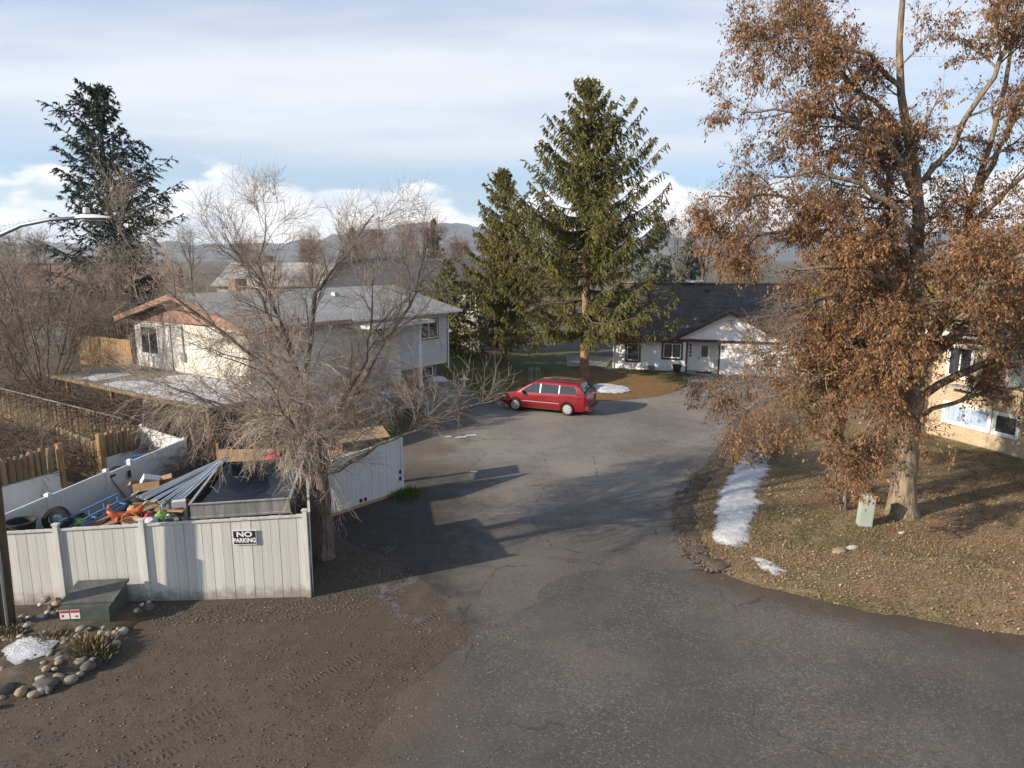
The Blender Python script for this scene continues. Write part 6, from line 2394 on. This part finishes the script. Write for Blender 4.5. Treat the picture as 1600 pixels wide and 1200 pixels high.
def leaf_cloud(bulk, P, rad, C, Lr, Wr, dens=None, t0=0.2, hang=0.9, spread=0.06):
    t_ = rng.uniform(t0, 1.0, (len(P), C))
    p, d, _ = sample(P, rad, t_)
    if dens is not None:
        k = rng.uniform(size=len(p)) < dens(p)
        p, d = p[k], d[k]
    n = len(p)
    p = p + rng.normal(size=(n, 3)) * spread
    dr = unit(rdir(n) * (1 - hang * 0.5) + d * 0.25 + np.array([0, 0, -1.0]) * hang)
    L = rng.uniform(*Lr, n)
    return bulk.leaves(p, dr, rdir(n), L, L * rng.uniform(*Wr, n))


# clumps of leaves: dense low in the crown, sparse towards the sky
cph = rng.uniform(0, 6.28, 6)


def mdens(p):
    cl = np.sin(p[:, 0] * 1.7 + cph[0]) + np.sin(p[:, 1] * 1.9 + cph[1]) + np.sin(p[:, 2] * 2.1 + cph[2]) + np.sin(p[:, 0] * 3.3 + p[:, 2] * 2.7 + cph[3])
    base = np.clip(1.15 - (p[:, 2] - 8.0) * 0.06, 0.75, 1.15)
    bay = (p[:, 0] < -4.0) & (p[:, 2] > 4.3) & (p[:, 2] < 6.9)
    return np.clip(base * (0.62 + 0.17 * cl), 0.10, 1.0) * np.where(bay, 0.08, 1.0) * np.where((p[:, 0] < -3.4) & (p[:, 2] <= 4.3), 0.5, 1.0) * np.where((p[:, 0] > 1.8) & (p[:, 2] < 6.5), 0.40, 1.0)


lb_ = Bulk()
leaf_cloud(lb_, b4, r4, 26, (0.035, 0.13), (0.10, 0.30), mdens, 0.0, 0.8, 0.05)
leaf_cloud(lb_, b3, r3, 30, (0.04, 0.12), (0.12, 0.28), mdens, 0.1, 0.8, 0.05)
lb_.build('crown', 'maple_leaf', mt_)

# thin leaning stem with its own dry leaves left of the big trunk
rng = np.random.default_rng(2012)
sx_, sy_ = 10.75, 20.9
ys = thing('young_tree', 'thin grey leaning stem with brown dead leaves behind the pedestal', 'tree', (sx_, sy_, hv(sx_, sy_)))
tp2, tr2 = limbs([([(0, 0, -0.1), (-0.12, 0, 1.2), (-0.30, 0.05, 2.6), (-0.55, 0.1, 4.0)], 0.075, 0.03), ([(-0.15, 0.05, -0.1), (-0.32, 0.1, 1.2), (-0.45, 0.1, 2.4)], 0.045, 0.02)], 10, 0.02)
s2, sr2 = grow(tp2, tr2, 22, 0.05, 1.0, (0.5, 1.2), (0.5, 1.1), 5, 0.0, 0.18, 0.4, 0.006, 0.02, 0.5, drop=0.15)
Bulk().tubes(tp2, tr2, 8).build('trunk', 'bare_bark', ys, True)
Bulk().tubes(s2, sr2, 3).build('twigs', 'twig_far', ys, True)
leaf_cloud(Bulk(), s2, sr2, 36, (0.07, 0.13), (0.16, 0.26), None, 0.1).build('crown', 'maple_leaf', ys)


# --- conifers
def conifer(name, label, loc, H, Rb, zb, needle, barkm, n_wh, droop, seed, dens=1.0, tw=0.34, curl=0.30, group=None, rtr=None, shape=0.85, nl=(0.10, 0.20), asym=0.25, whorl=None, rcap=None, Cn=16, hang=0.0):
    global rng
    rng = np.random.default_rng(seed)
    tre = thing(name, label, 'tree', loc, 0, group)
    rt = rtr or H * 0.018
    P, Rd = limbs([([(0, 0, -0.2), (0, 0, H * 0.35), (rng.normal() * 0.1, rng.normal() * 0.1, H * 0.7), (0, 0, H)], rt, 0.02)], 16, 0.01)
    flare(P, Rd, 0.4)
    Bulk().tubes(P, Rd, 12).build('trunk', barkm, tre, True)
    n = int(n_wh * 6.5)
    u = np.sort(rng.uniform(0, 1, n)) ** 0.95
    if whorl:
        q_ = max(6, int((H - zb) / whorl))
        u = np.clip((np.round(u * q_) + rng.normal(size=n) * 0.13) / q_, 0, 0.985)
    z = zb + (H - zb) * u
    az = np.cumsum(rng.uniform(1.9, 2.9, n))
    rad_ = np.minimum(Rb * (1 - u) ** shape, rcap or 99) * rng.uniform(0.58, 1.14, n) + 0.18
    rad_ *= 1 + asym * np.sin(az * 1.0 + u * 9 + seed)
    K_ = 9
    s = np.linspace(0, 1, K_)
    # bough: out, sagging, tip turned up; upper boughs rise
    el = (0.75 * u - droop)
    bx = rad_[:, None] * s
    bz = rad_[:, None] * (el[:, None] * s - 0.35 * droop * np.sin(s * PI)[None] + curl * s[None] ** 3 * (0.45 + droop))
    B = np.stack([bx * np.cos(az)[:, None], bx * np.sin(az)[:, None], z[:, None] + bz], -1)
    B[:, 1:] += rng.normal(size=(n, K_ - 1, 3)) * 0.03 * rad_[:, None, None] ** 0.5
    br_ = (0.012 + 0.010 * rad_)[:, None] * np.linspace(1, 0.25, K_)
    Bulk().tubes(B, br_, 4).build('boughs', 'dark_bark', tre, True)
    # side branchlets spread flat, then hanging sprays
    C = int(26 * dens)
    t_ = rng.uniform(0.10, 1.0, (n, C))
    p, d, _ = sample(B, br_, t_)
    ln = np.repeat(rad_, C) * tw * rng.uniform(0.45, 1.0, n * C) * (1.08 - 0.75 * t_.reshape(-1)) + 0.10
    keep = rng.uniform(size=len(p)) < np.clip(np.repeat(rad_, C) / (Rb * 0.55), 0.30, 1)
    p, d, ln = p[keep], d[keep], ln[keep]
    nn_ = len(p)
    sd = unit(np.cross(d, np.array([0, 0, 1.0]))) * np.where(rng.uniform(size=nn_) < 0.5, 1, -1)[:, None]
    if hang:
        ln = np.minimum(ln, rng.uniform(0.3, 0.95, nn_) + 0.25 * rng.uniform(size=nn_))
    dr = unit(d * rng.uniform(0.35, 0.9, nn_)[:, None] + sd * rng.uniform(0.25, 1.0, nn_)[:, None] + np.array([0, 0, -1.0]) * rng.uniform(0.05 + hang * 0.3, 0.85 + hang * 0.7, nn_)[:, None])
    K2 = 4
    br2 = np.empty((nn_, K2, 3))
    br2[:, 0] = p
    for k in range(1, K2):
        dr = unit(dr + np.array([0, 0, -1.0]) * 0.16 * (0.6 + droop) + rng.normal(size=(nn_, 3)) * 0.08)
        br2[:, k] = br2[:, k - 1] + dr * (ln / (K2 - 1))[:, None]
    # needles as narrow faces along the branchlets and boughs
    bk = Bulk()
    tt = rng.uniform(0.0, 1.0, (nn_, Cn))
    p3, d3_, _ = sample(br2, np.ones((nn_, K2)) * 0.01, tt)
    m_ = len(p3)
    dd = unit(d3_ * 0.9 + rdir(m_) * 0.6 + np.array([0, 0, -0.45]))
    L = rng.uniform(*nl, m_)
    bk.tri(p3, dd, rdir(m_), L, L * rng.uniform(0.10, 0.20, m_))
    t3 = rng.uniform(0.05, 1.0, (n, 26))
    p4, d4, _ = sample(B, br_, t3)
    m4 = len(p4)
    L = rng.uniform(*nl, m4)
    bk.leaves(p4, unit(d4 + rdir(m4) * 0.8), rdir(m4), L, L * 0.25)
    # leader
    p5 = np.column_stack([rng.normal(size=240) * 0.05, rng.normal(size=240) * 0.05, H - rng.uniform(0, 0.16 * H, 240)])
    bk.leaves(p5, unit(rdir(240) + np.array([0, 0, 0.4])), rdir(240), np.full(240, nl[1] * 1.4), np.full(240, nl[1] * 0.3))
    bk.build('crown', needle, tre)
    return tre


sprz = 0.10
conifer('spruce_tree', 'tall broad spruce with reddish trunk standing behind the red minivan', (5.05, 46.9, sprz), 19.4, 8.2, 3.6, 'spruce_needle', 'spruce_bark', 36, 0.15, 21, 2.8, 0.25, 0.46, rtr=0.34, shape=0.80, nl=(0.09, 0.20), asym=0.12, whorl=0.85, rcap=5.7, Cn=36, hang=1.0)
conifer('spruce_tree', 'shorter ragged spruce left of the tall spruce, behind the lawn', (-0.6, 53.5, 0.3), 14.5, 5.6, 1.6, 'spruce_needle', 'spruce_bark', 30, 0.06, 34, 2.3, 0.27, 0.4, shape=0.85, nl=(0.10, 0.22), whorl=0.7, rcap=4.0, Cn=22, hang=0.7)
conifer('fir_tree', 'dark blue-green fir rising behind the bushes at the left', (-32.0, 56, 0), 21.2, 6.2, 1.5, 'fir_needle', 'dark_bark', 26, -0.12, 47, 0.85, 0.40, 0.35, shape=0.60, nl=(0.18, 0.36))
conifer('grey_spruce', 'silvery grey spruce left of the chimney behind the bungalow roof', (15.5, 74, 0), 12.5, 3.6, 1.0, 'grey_needle', 'dark_bark', 20, 0.10, 51, 0.8, 0.4, 0.3, nl=(0.18, 0.36))
conifer('grey_spruce', 'smaller silvery spruce right behind the bungalow ridge', (20.0, 78, 0), 11.0, 3.2, 1.0, 'grey_needle', 'dark_bark', 18, 0.10, 52, 0.8, 0.4, 0.3, nl=(0.18, 0.36))
conifer('far_conifer', 'small dark conifer far away in the gap left of the reddish birches', (-27, 118, 0), 13, 3.0, 0.5, 'fir_needle', 'dark_bark', 16, 0.0, 53, 0.6, 0.4, 0.2, 'far conifers', nl=(0.3, 0.5))
conifer('far_conifer', 'dark pointed conifer far behind the pale house with dark roof', (-14, 125, 0), 15, 3.2, 0.5, 'fir_needle', 'dark_bark', 16, 0.0, 54, 0.6, 0.4, 0.2, 'far conifers', nl=(0.3, 0.5))
conifer('dark_hedge_conifer', 'low dense dark conifer beside the left house behind the ragged spruce', (-5.0, 52.5, 0), 8.0, 3.4, 0.2, 'spruce_needle', 'dark_bark', 16, 0.2, 55, 0.9, 0.4, 0.2, nl=(0.14, 0.28))


# --- bare background trees: three built, the rest copied
def bare_tree(name, label, loc, H, spread, mat, barkm, seed, stems=1, weep=0.0, lv=(8, 7, 6, 4), up=0.10, group=None, thick=1.0):
    global rng
    rng = np.random.default_rng(seed)
    tre = thing(name, label, 'tree', loc, 0, group)
    specs = []
    for k in range(stems):
        a = rng.uniform(0, 6.28)
        r_ = 0 if stems == 1 else rng.uniform(0.25, 0.8) * spread
        ht = H * (0.62 if stems == 1 else rng.uniform(0.45, 0.8))
        specs.append(([(0.15 * math.cos(a), 0.15 * math.sin(a), -0.1), (r_ * 0.3 * math.cos(a), r_ * 0.3 * math.sin(a), ht * 0.35), (r_ * 0.7 * math.cos(a), r_ * 0.7 * math.sin(a), ht * 0.7), (r_ * math.cos(a), r_ * math.sin(a), ht)],
                      (0.02 * H if stems == 1 else 0.05) * thick, 0.03))
    P, Rd = limbs(specs, 10, 0.06)
    l1, q1 = grow(P, Rd, lv[0], 0.30 if stems == 1 else 0.12, 1.0, (0.35, 0.9), (0.30 * H, 0.48 * H) if stems == 1 else (0.18 * H, 0.34 * H), 8, up, 0.10, 0.5, 0.016, 0.12, 0.25)
    l2, q2 = grow(l1, q1, lv[1], 0.2, 1.0, (0.35, 0.9), (0.10 * H, 0.22 * H), 6, up * 0.7, 0.14, 0.5, 0.010, 0.04, 0.35, drop=weep * 0.5)
    l3, q3 = grow(l2, q2, lv[2], 0.15, 1.0, (0.35, 1.0), (0.05 * H, 0.12 * H), 5, up * 0.4, 0.16, 0.55, 0.008, 0.016, 0.4, drop=weep)
    Bulk().tubes(P, Rd, 9).tubes(l1, q1, 5).build('trunk', barkm, tre, True)
    bk = Bulk().tubes(l2, q2, 3).tubes(l3, q3, 3)
    if lv[3]:
        l4, q4 = grow(l3, q3, lv[3], 0.1, 1.0, (0.35, 1.0), (0.025 * H, 0.07 * H), 4, 0.0, 0.2, 0.6, 0.007, 0.010, 0.6, drop=weep)
        bk.tubes(l4, q4, 3)
    bk.build('crown', mat, tre, True)
    return tre


# thicket at the left: several leafless multi-stemmed shrubs
shr = bare_tree('bare_shrub', 'large tangled leafless shrub left of the cream house', (-23.2, 33.4, 0.5), 9.6, 3.4, 'twig_shrub', 'bare_bark', 61, 9, 0.05, (7, 5, 5, 3), 0.10)


def clone(src, loc, s, rz, label, group=None, sz=None):
    c = copy_tree(src)
    c.location = loc
    c.scale = (s, s, sz or s)
    c.rotation_euler = (0, 0, rz)
    c['label'] = label
    if group:
        c['group'] = group
    return c


clone(shr, (-28.5, 36.5, 0), 0.95, 2.0, 'leafless shrub at the far left edge behind the street lamp')
clone(shr, (-24.5, 42.5, 0), 1.0, 4.1, 'leafless shrub in front of the dark fir')
clone(shr, (-34.0, 46.0, 0), 1.05, 0.9, 'tall leafless shrub under the lamp arm at the left')
clone(shr, (-19.3, 41.5, 1.2), 0.62, 3.0, 'leafless shrub peeking over the ridge of the grey roof')
btr = bare_tree('far_bare_tree', 'leafless tree behind the bungalow right of the tall spruce', (18.2, 66, 0), 16.5, 3, 'twig_far', 'dark_bark', 71, 1, 0.0, (11, 7, 6, 3), 0.10)
for (x, y, s, rz, l_) in [(24.5, 72, 0.95, 1.2, 'leafless tree farther right behind the brown tree crown'), (-20.5, 92, 0.86, 2.2, 'leafless tree above the left house roof in the middle distance'),
                          (-29, 98, 0.9, 4.0, 'leafless tree between the fir and the bare tree'), (-45, 82, 0.85, 5.1, 'leafless tree behind the lamp head at the left'),
                          (-60, 88, 0.85, 0.4, 'leafless tree at the far left horizon'), (-38, 130, 1.0, 1.9, 'distant leafless tree behind the light grey roof'), (-12, 140, 0.9, 2.9, 'distant leafless tree left of the reddish birches'),
                          (7.5, 112, 0.95, 3.3, 'distant leafless tree seen between the two spruces'), (33, 98, 1.0, 0.1, 'distant leafless tree at the right behind the maple'), (45, 84, 1.0, 2.6, 'leafless tree near the right edge horizon')]:
    clone(btr, (x, y, 0), s, rz, l_, 'leafless background trees')
btr['group'] = 'leafless background trees'
bi = bare_tree('weeping_birch', 'reddish weeping birch left of the ragged spruce', (-10.5, 82, 0), 15.5, 2.6, 'twig_red', 'dark_bark', 83, 1, 0.32, (14, 10, 8, 4), 0.16)
clone(bi, (-15.5, 86, 0), 0.98, 2.3, 'second reddish weeping birch left of the first')
clone(bi, (-22, 76, 0), 0.80, 4.3, 'brownish weeping birch behind the bare tree crown')
clone(bi, (-6.5, 90, 0), 0.86, 1.1, 'slim weeping birch just left of the ragged spruce')

for (src, x, y, s_, rz, l_) in [(btr, -52, 112, 1.0, 0.7, 'leafless tree far off behind the lamp arm'), (bi, -33, 88, 0.85, 2.9, 'brownish birch right of the dark fir'), (btr, -24, 108, 1.05, 5.5, 'distant leafless tree over the middle of the grey roof'),
                                (btr, -17, 112, 1.0, 3.7, 'distant leafless tree over the right part of the grey roof'), (bi, -3.2, 104, 0.95, 0.3, 'birch half hidden behind the ragged spruce'), (btr, 14, 96, 1.0, 4.6, 'leafless tree just right of the tall spruce crown'),
                                (btr, 21, 88, 1.0, 5.9, 'leafless tree between the bungalow ridge and the brown crown'), (bi, 28, 84, 0.9, 1.7, 'birch behind the left half of the brown crown'), (btr, 55, 100, 1.1, 1.3, 'leafless tree at the right edge far behind the golden trees')]:
    clone(src, (x, y, 0), s_, rz, l_, 'leafless background trees')

# golden-leaved trees behind the right house
for k, (x, y, H, l_) in enumerate([(27.5, 47, 8.2, 'golden-leaved tree behind the beige house roof'), (34.5, 50, 8.8, 'golden-leaved tree at the right edge behind the roof'), (22.8, 50, 6.6, 'small golden-leaved tree between the bungalow and the beige house')]):
    g_ = bare_tree('golden_tree', l_, (x, y, 0), H, 2, 'twig_far', 'dark_bark', 90 + k, 1, 0.0, (9, 6, 5, 0), 0.08)
    rng = np.random.default_rng(200 + k)
    n = 9000
    u_ = rdir(n) * (rng.uniform(0.45, 1, n) ** 0.6)[:, None]
    cl = np.sin(u_[:, 0] * 7 + k) + np.sin(u_[:, 1] * 6) + np.sin(u_[:, 2] * 8 + 1)
    u_ = u_[cl > -0.4]
    p = u_ * np.array([H * 0.34, H * 0.34, H * 0.36]) + np.array([0, 0, H * 0.62])
    n = len(p)
    L = rng.uniform(0.12, 0.24, n)
    Bulk().leaves(p, unit(rdir(n) + np.array([0, 0, -0.6])), rdir(n), L, L * 0.32).build('crown', 'gold_leaf', g_)

# shrubs on the bank before the left house, and dead vines over the palisades
for k, (a, b, s, l_) in enumerate([(7.3, -3.5, 0.30, 'twiggy leafless shrub left of the concrete stairs'), (5.5, -3.8, 0.26, 'low leafless shrub below the blue trampoline'), (3.4, -3.4, 0.30, 'leafless shrub on the bank behind the bare tree trunk')]):
    x, y = hp(a, b)
    clone(shr, (x, y, 0.25), s, k * 2.0, l_, 'shrubs on the bank')
rng = np.random.default_rng(300)


def scatter_in(poly, n):
    lo, hi = np.min(poly, 0), np.max(poly, 0)
    p = rng.uniform(lo, hi, (n * 3, 2))
    return p[inside(p, poly)][:n]


def brush(name, label, poly, n, zc, zs, L, mat, seed, hf=None, K=5, r=(0.006, 0.016), drop=0.1):
    global rng
    rng = np.random.default_rng(seed)
    lo, hi = np.min(poly, 0), np.max(poly, 0)
    p = rng.uniform(lo, hi, (n * 3, 2))
    p = p[inside(p, poly)][:n]
    n = len(p)
    z = zc + np.abs(rng.normal(size=n)) * zs
    P = np.empty((n, K, 3))
    P[:, 0] = np.column_stack([p, z])
    d = unit(rdir(n) * np.array([1, 1, 0.55]) + np.array([0, 0, 0.22]))
    ln = rng.uniform(L[0], L[1], n)
    for k in range(1, K):
        d = unit(d + rng.normal(size=(n, 3)) * 0.22 + np.array([0, 0, -drop]))
        P[:, k] = P[:, k - 1] + d * (ln / (K - 1))[:, None]
    P[:, :, 2] = np.maximum(P[:, :, 2], 0.02)
    rd = rng.uniform(r[0], r[1], n)[:, None] * np.linspace(1, 0.5, K)
    b, q_ = grow(P, rd, 3, 0.1, 1, (0.4, 1.1), (0.25, 0.6), 4, 0.0, 0.2, 0.7, 0.005, 0.01, 0.6)
    return Bulk().tubes(P, rd, 3).tubes(b, q_, 3).build(name, mat, None, True)


o = brush('dead_vines', '', [(-26, 33.2), (-15.2, 26.2), (-14.2, 27.4), (-16.5, 29.6), (-24.5, 35.2)], 1500, 1.5, 0.35, (0.8, 2.2), 'brush_twig', 301)
tag(o, 'tangle of dead vines hanging over the sunlit log palisade', 'vines', kind='stuff')
o = brush('dead_vines', '', [(-18.5, 20.5), (-15.9, 22.4), (-15.5, 24.6), (-18.5, 27.2), (-22.5, 29.5), (-23, 24)], 1500, 0.7, 0.45, (0.7, 1.8), 'brush_twig', 302)
tag(o, 'brown brushwood heaped between the palisades and the path', 'brushwood', kind='stuff')
o = brush('dead_vines', '', [(-15.4, 25.6), (-11.8, 24.2), (-10.5, 26.0), (-13, 29.5), (-16, 28)], 1100, 0.8, 0.6, (0.8, 2.0), 'brush_twig', 303)
tag(o, 'dark brushwood behind the vinyl fence below the carport', 'brushwood', kind='stuff')
o = brush('dead_vines', '', [(-12.1, 22.3), (-11.7, 23.9), (-10.6, 23.7), (-11.2, 22.2)], 240, 0.5, 0.5, (0.6, 1.3), 'twig_far', 304)
tag(o, 'grey clippings piled against the inside of the vinyl fence', 'brushwood', kind='stuff')
br_poly = [(8.6, 26.4), (10.2, 29.8), (12.6, 34.4), (14.4, 34.2), (12.4, 29.5), (10.0, 25.6)]
o = brush('verge_brush', '', br_poly, 420, 0.22, 0.15, (0.6, 1.4), 'brush_twig', 305, drop=0.02)
tag(o, 'tangle of thin leafless shoots along the inside of the driveway bend', 'brushwood', kind='stuff')
pb_ = scatter_in(br_poly, 2600)
n = len(pb_)
P3 = np.column_stack([pb_, 0.2 + np.abs(rng.normal(size=n)) * 0.32])
L = rng.uniform(0.05, 0.11, n)
o = Bulk().leaves(P3, unit(rdir(n) + np.array([0, 0, -0.5])), rdir(n), L, L * 0.25).build('brush_leaves', 'maple_leaf')
tag(o, 'dry brown leaves caught in the shoots along the driveway bend', 'leaves', kind='stuff')
# evergreen shrub by the carport
es = thing('evergreen_shrub', 'bright green shrub at the near end of the carport', 'shrub', (-14.3, 27.0, 0))
rng = np.random.default_rng(310)
P, Rd = limbs([([(0, 0, 0), (0.05, 0, 1.0), (0, 0.1, 2.1)], 0.04, 0.01), ([(0.1, 0, 0), (0.25, -0.1, 0.8), (0.45, -0.2, 1.7)], 0.03, 0.01), ([(-0.1, 0, 0), (-0.2, 0.1, 0.9), (-0.3, 0.1, 1.9)], 0.03, 0.01)], 8, 0.02)
b_, q_ = grow(P, Rd, 26, 0.1, 1.0, (0.3, 0.9), (0.25, 0.55), 4, 0.1, 0.15, 0.4, 0.004, 0.01, 0.5)
Bulk().tubes(P, Rd, 5).tubes(b_, q_, 3).build('stems', 'bare_bark', es)
leaf_cloud(Bulk(), b_, q_, 36, (0.06, 0.12), (0.2, 0.35), None, 0.1, 0.1).build('foliage', 'weed_leaf', es)


# ------------------------------------------------------------------ ground cover
def scatter(poly, n):
    lo, hi = np.min(poly, 0), np.max(poly, 0)
    out = np.empty((0, 2))
    while len(out) < n:
        p = rng.uniform(lo, hi, (n * 2, 2))
        out = np.concatenate([out, p[inside(p, poly)]])
    return out[:n]


rng = np.random.default_rng(400)
VP = [p for p in VERGE_EDGE if p[1] > 9.5 and p[1] < 44] + [(24, 9.6), (24, 30), (19, 44)]
p = scatter(VP, 90000)
w = np.exp(-np.abs(p[:, 1] - 19) / 11)
p = p[rng.uniform(size=len(p)) < w]
z = rise(poly_dist(p, VERGE))
n = len(p)
P3 = np.column_stack([p, z + rng.uniform(0.005, 0.035, n)])
d = unit(rdir(n) * np.array([1, 1, 0.35]))
L = rng.uniform(0.035, 0.085, n)
o = Bulk().leaves(P3, d, unit(rdir(n) * 0.45 + np.array([0, 0, 1.0])), L, L * rng.uniform(0.2, 0.4, n)).build('leaf_litter', 'litter_leaf')
tag(o, 'brown fallen leaves scattered over the verge', 'leaves', kind='stuff')
p = scatter(VP, 90000)
cl = np.sin(p[:, 0] * 1.3) + np.sin(p[:, 1] * 1.1 + 1) + np.sin(p[:, 0] * 2.9 + p[:, 1] * 2.3)
edge_d = poly_dist(p, VERGE)
w = np.exp(-np.abs(p[:, 1] - 18) / 10) * np.clip(0.45 + 0.35 * cl, 0.08, 1) * np.clip(edge_d / 0.6, 0.15, 1)
foot = np.hypot(p[:, 0] - MX, p[:, 1] - MY) < 1.1
k = (rng.uniform(size=len(p)) < w) | foot
p, edge_d = p[k], edge_d[k]
n = len(p)
P3 = np.column_stack([p, rise(edge_d) - 0.01])
d = unit(rng.normal(size=(n, 3)) * 0.5 + np.array([0, 0, 1.0]))
L = rng.uniform(0.06, 0.17, n)
o = Bulk().tri(P3, d, rdir(n), L, np.full(n, 0.007)).build('dry_grass', 'dry_blade')
tag(o, 'dry yellowish grass blades on the verge', 'grass', kind='stuff')
# greener lawn on the right yard and by the left house
GP = [(14, 22), (21.5, 21.5), (19.2, 30.5), (15, 30)]
p = scatter(GP, 9000)
n = len(p)
P3 = np.column_stack([p, rise(poly_dist(p, VERGE)) - 0.01])
o = Bulk().tri(P3, unit(rng.normal(size=(n, 3)) * 0.5 + np.array([0, 0, 1.0])), rdir(n), rng.uniform(0.06, 0.14, n), np.full(n, 0.008)).build('lawn_grass', 'green_blade')
tag(o, 'green grass blades before the beige house', 'grass', kind='stuff')
IP = [tuple(q_) for q_ in ISLAND]
p = scatter(IP, 16000)
k = p[:, 1] < 52
p = p[k]
n = len(p)
dI = poly_dist(p, IP)
P3 = np.column_stack([p, hisl(p[:, 0], p[:, 1], dI) - 0.005])
L = rng.uniform(0.05, 0.12, n)
o = Bulk().tri(P3, unit(rng.normal(size=(n, 3)) * 0.6 + np.array([0, 0, 0.8])), rdir(n), L, np.full(n, 0.012)).build('lawn_grass', 'green_blade')
tag(o, 'short grass blades on the lawn under the tall spruce', 'grass', kind='stuff')
# weeds by the gate end, grass tufts in the stone bed
def tuft(name, label, loc, n, h, sp, mat, cat='plant'):
    p = np.column_stack([rng.normal(size=(n, 2)) * sp * 0.35, np.zeros(n)])
    d = unit(np.column_stack([p[:, :2] / sp * 1.1 + rng.normal(size=(n, 2)) * 0.3, np.ones(n)]))
    o = Bulk().leaves(p, d, rdir(n), rng.uniform(0.5, 1, n) * h, np.full(n, 0.016)).build(name, mat)
    o.location = loc
    return tag(o, label, cat, kind='stuff')


tuft('weed_clump', 'green weeds growing at the free end of the angled white gate', (-3.75, 23.0, 0), 420, 0.32, 0.8, 'weed_leaf')
tuft('grass_tuft', 'yellow-green grass tuft in front of the green utility box', (-8.9, 13.15, 0.15), 420, 0.26, 0.45, 'dry_blade')
tuft('grass_tuft', 'yellow-green grass tuft left of the green utility box front', (-9.95, 13.35, 0.18), 260, 0.20, 0.40, 'dry_blade')
tuft('grass_tuft', 'low dry tuft at the foot of the street lamp', (-11.1, 13.6, 0.15), 350, 0.22, 0.7, 'dry_blade')
tuft('grass_tuft', 'dark green tuft on the right rim of the stone bed', (-8.6, 12.95, 0.08), 260, 0.22, 0.4, 'green_blade')


def pebbles(name, label, pts, smin, smax, mat='pebble', zf=None):
    n = len(pts)
    oct_ = np.array([[1, 0, 0], [-1, 0, 0], [0, 1, 0], [0, -1, 0], [0, 0, 1], [0, 0, -1]], float)
    s = (rng.uniform(0, 1, n) ** 2 * (smax - smin) + smin)[:, None, None]
    V = oct_[None] * s * rng.uniform(0.6, 1.2, (n, 6, 1)) * np.array([1.2, 1.0, 0.7])
    a = rng.uniform(0, 6.28, n)
    c, s_ = np.cos(a)[:, None], np.sin(a)[:, None]
    V = np.stack([V[..., 0] * c - V[..., 1] * s_, V[..., 0] * s_ + V[..., 1] * c, V[..., 2]], -1)
    V[..., :2] += pts[:, None, :]
    if zf is not None:
        V[..., 2] += zf[:, None]
    f = np.array([[0, 2, 4], [2, 1, 4], [1, 3, 4], [3, 0, 4], [2, 0, 5], [1, 2, 5], [3, 1, 5], [0, 3, 5]])
    F = (f[None] + (np.arange(n) * 6)[:, None, None]).reshape(-1, 3)
    o = link(name, mesh_np(name, V.reshape(-1, 3), [F]), mat)
    return tag(o, label, 'gravel', kind='stuff')


p1 = scatter([(-8.6, 15.1), (-4.6, 15.6), (-4.2, 17.5), (-2.8, 17.6), (-2.6, 15.6), (-4.5, 14.6), (-8.2, 14.2)], 2600)
p2 = scatter([(-14, 6), (0, 6), (0.5, 15), (-8, 15), (-8.2, 12), (-14, 10.5)], 5200)
p3 = scatter([(-5.3, 18.3), (-4.9, 15.8), (-3.2, 16.6), (-3.4, 19.2)], 1600)
pebbles('gravel', 'loose gravel and dirt crumbs scattered over the dirt lot', np.concatenate([p1, p2, p3]), 0.006, 0.028)
kp = ke[rng.integers(0, len(ke), 2600)] + rng.normal(size=(2600, 2)) * 0.26
pebbles('kerb_rubble', 'crumbled soil and stones along the kerb of the bend', kp, 0.012, 0.055, 'brush_twig', np.full(2600, 0.05))
p4 = scatter([(-6, 4), (14, 4), (10, 13.5), (5.4, 16.5), (-2, 17)], 1500)
pebbles('road_grit', 'grit and small chips lying on the street', p4, 0.004, 0.014)

# ------------------------------------------------------------------ air
m = MB()
m.bx(-9800, 9800, -2500, 9800, -1.5, 900)
hz = m.build('haze', None)
hm = bpy.data.materials.new('haze_air')
hm.use_nodes = True
ht = hm.node_tree
ht.nodes.clear()
pv = ht.nodes.new('ShaderNodeVolumePrincipled')
pv.inputs['Color'].default_value = (0.82, 0.90, 1.0, 1)
pv.inputs['Density'].default_value = 0.00008
pv.inputs['Anisotropy'].default_value = 0.2
ho = ht.nodes.new('ShaderNodeOutputMaterial')
ht.links.new(pv.outputs[0], ho.inputs['Volume'])
hz.data.materials.append(hm)
tag(hz, 'pale valley haze fading the far hills', 'haze', kind='stuff')
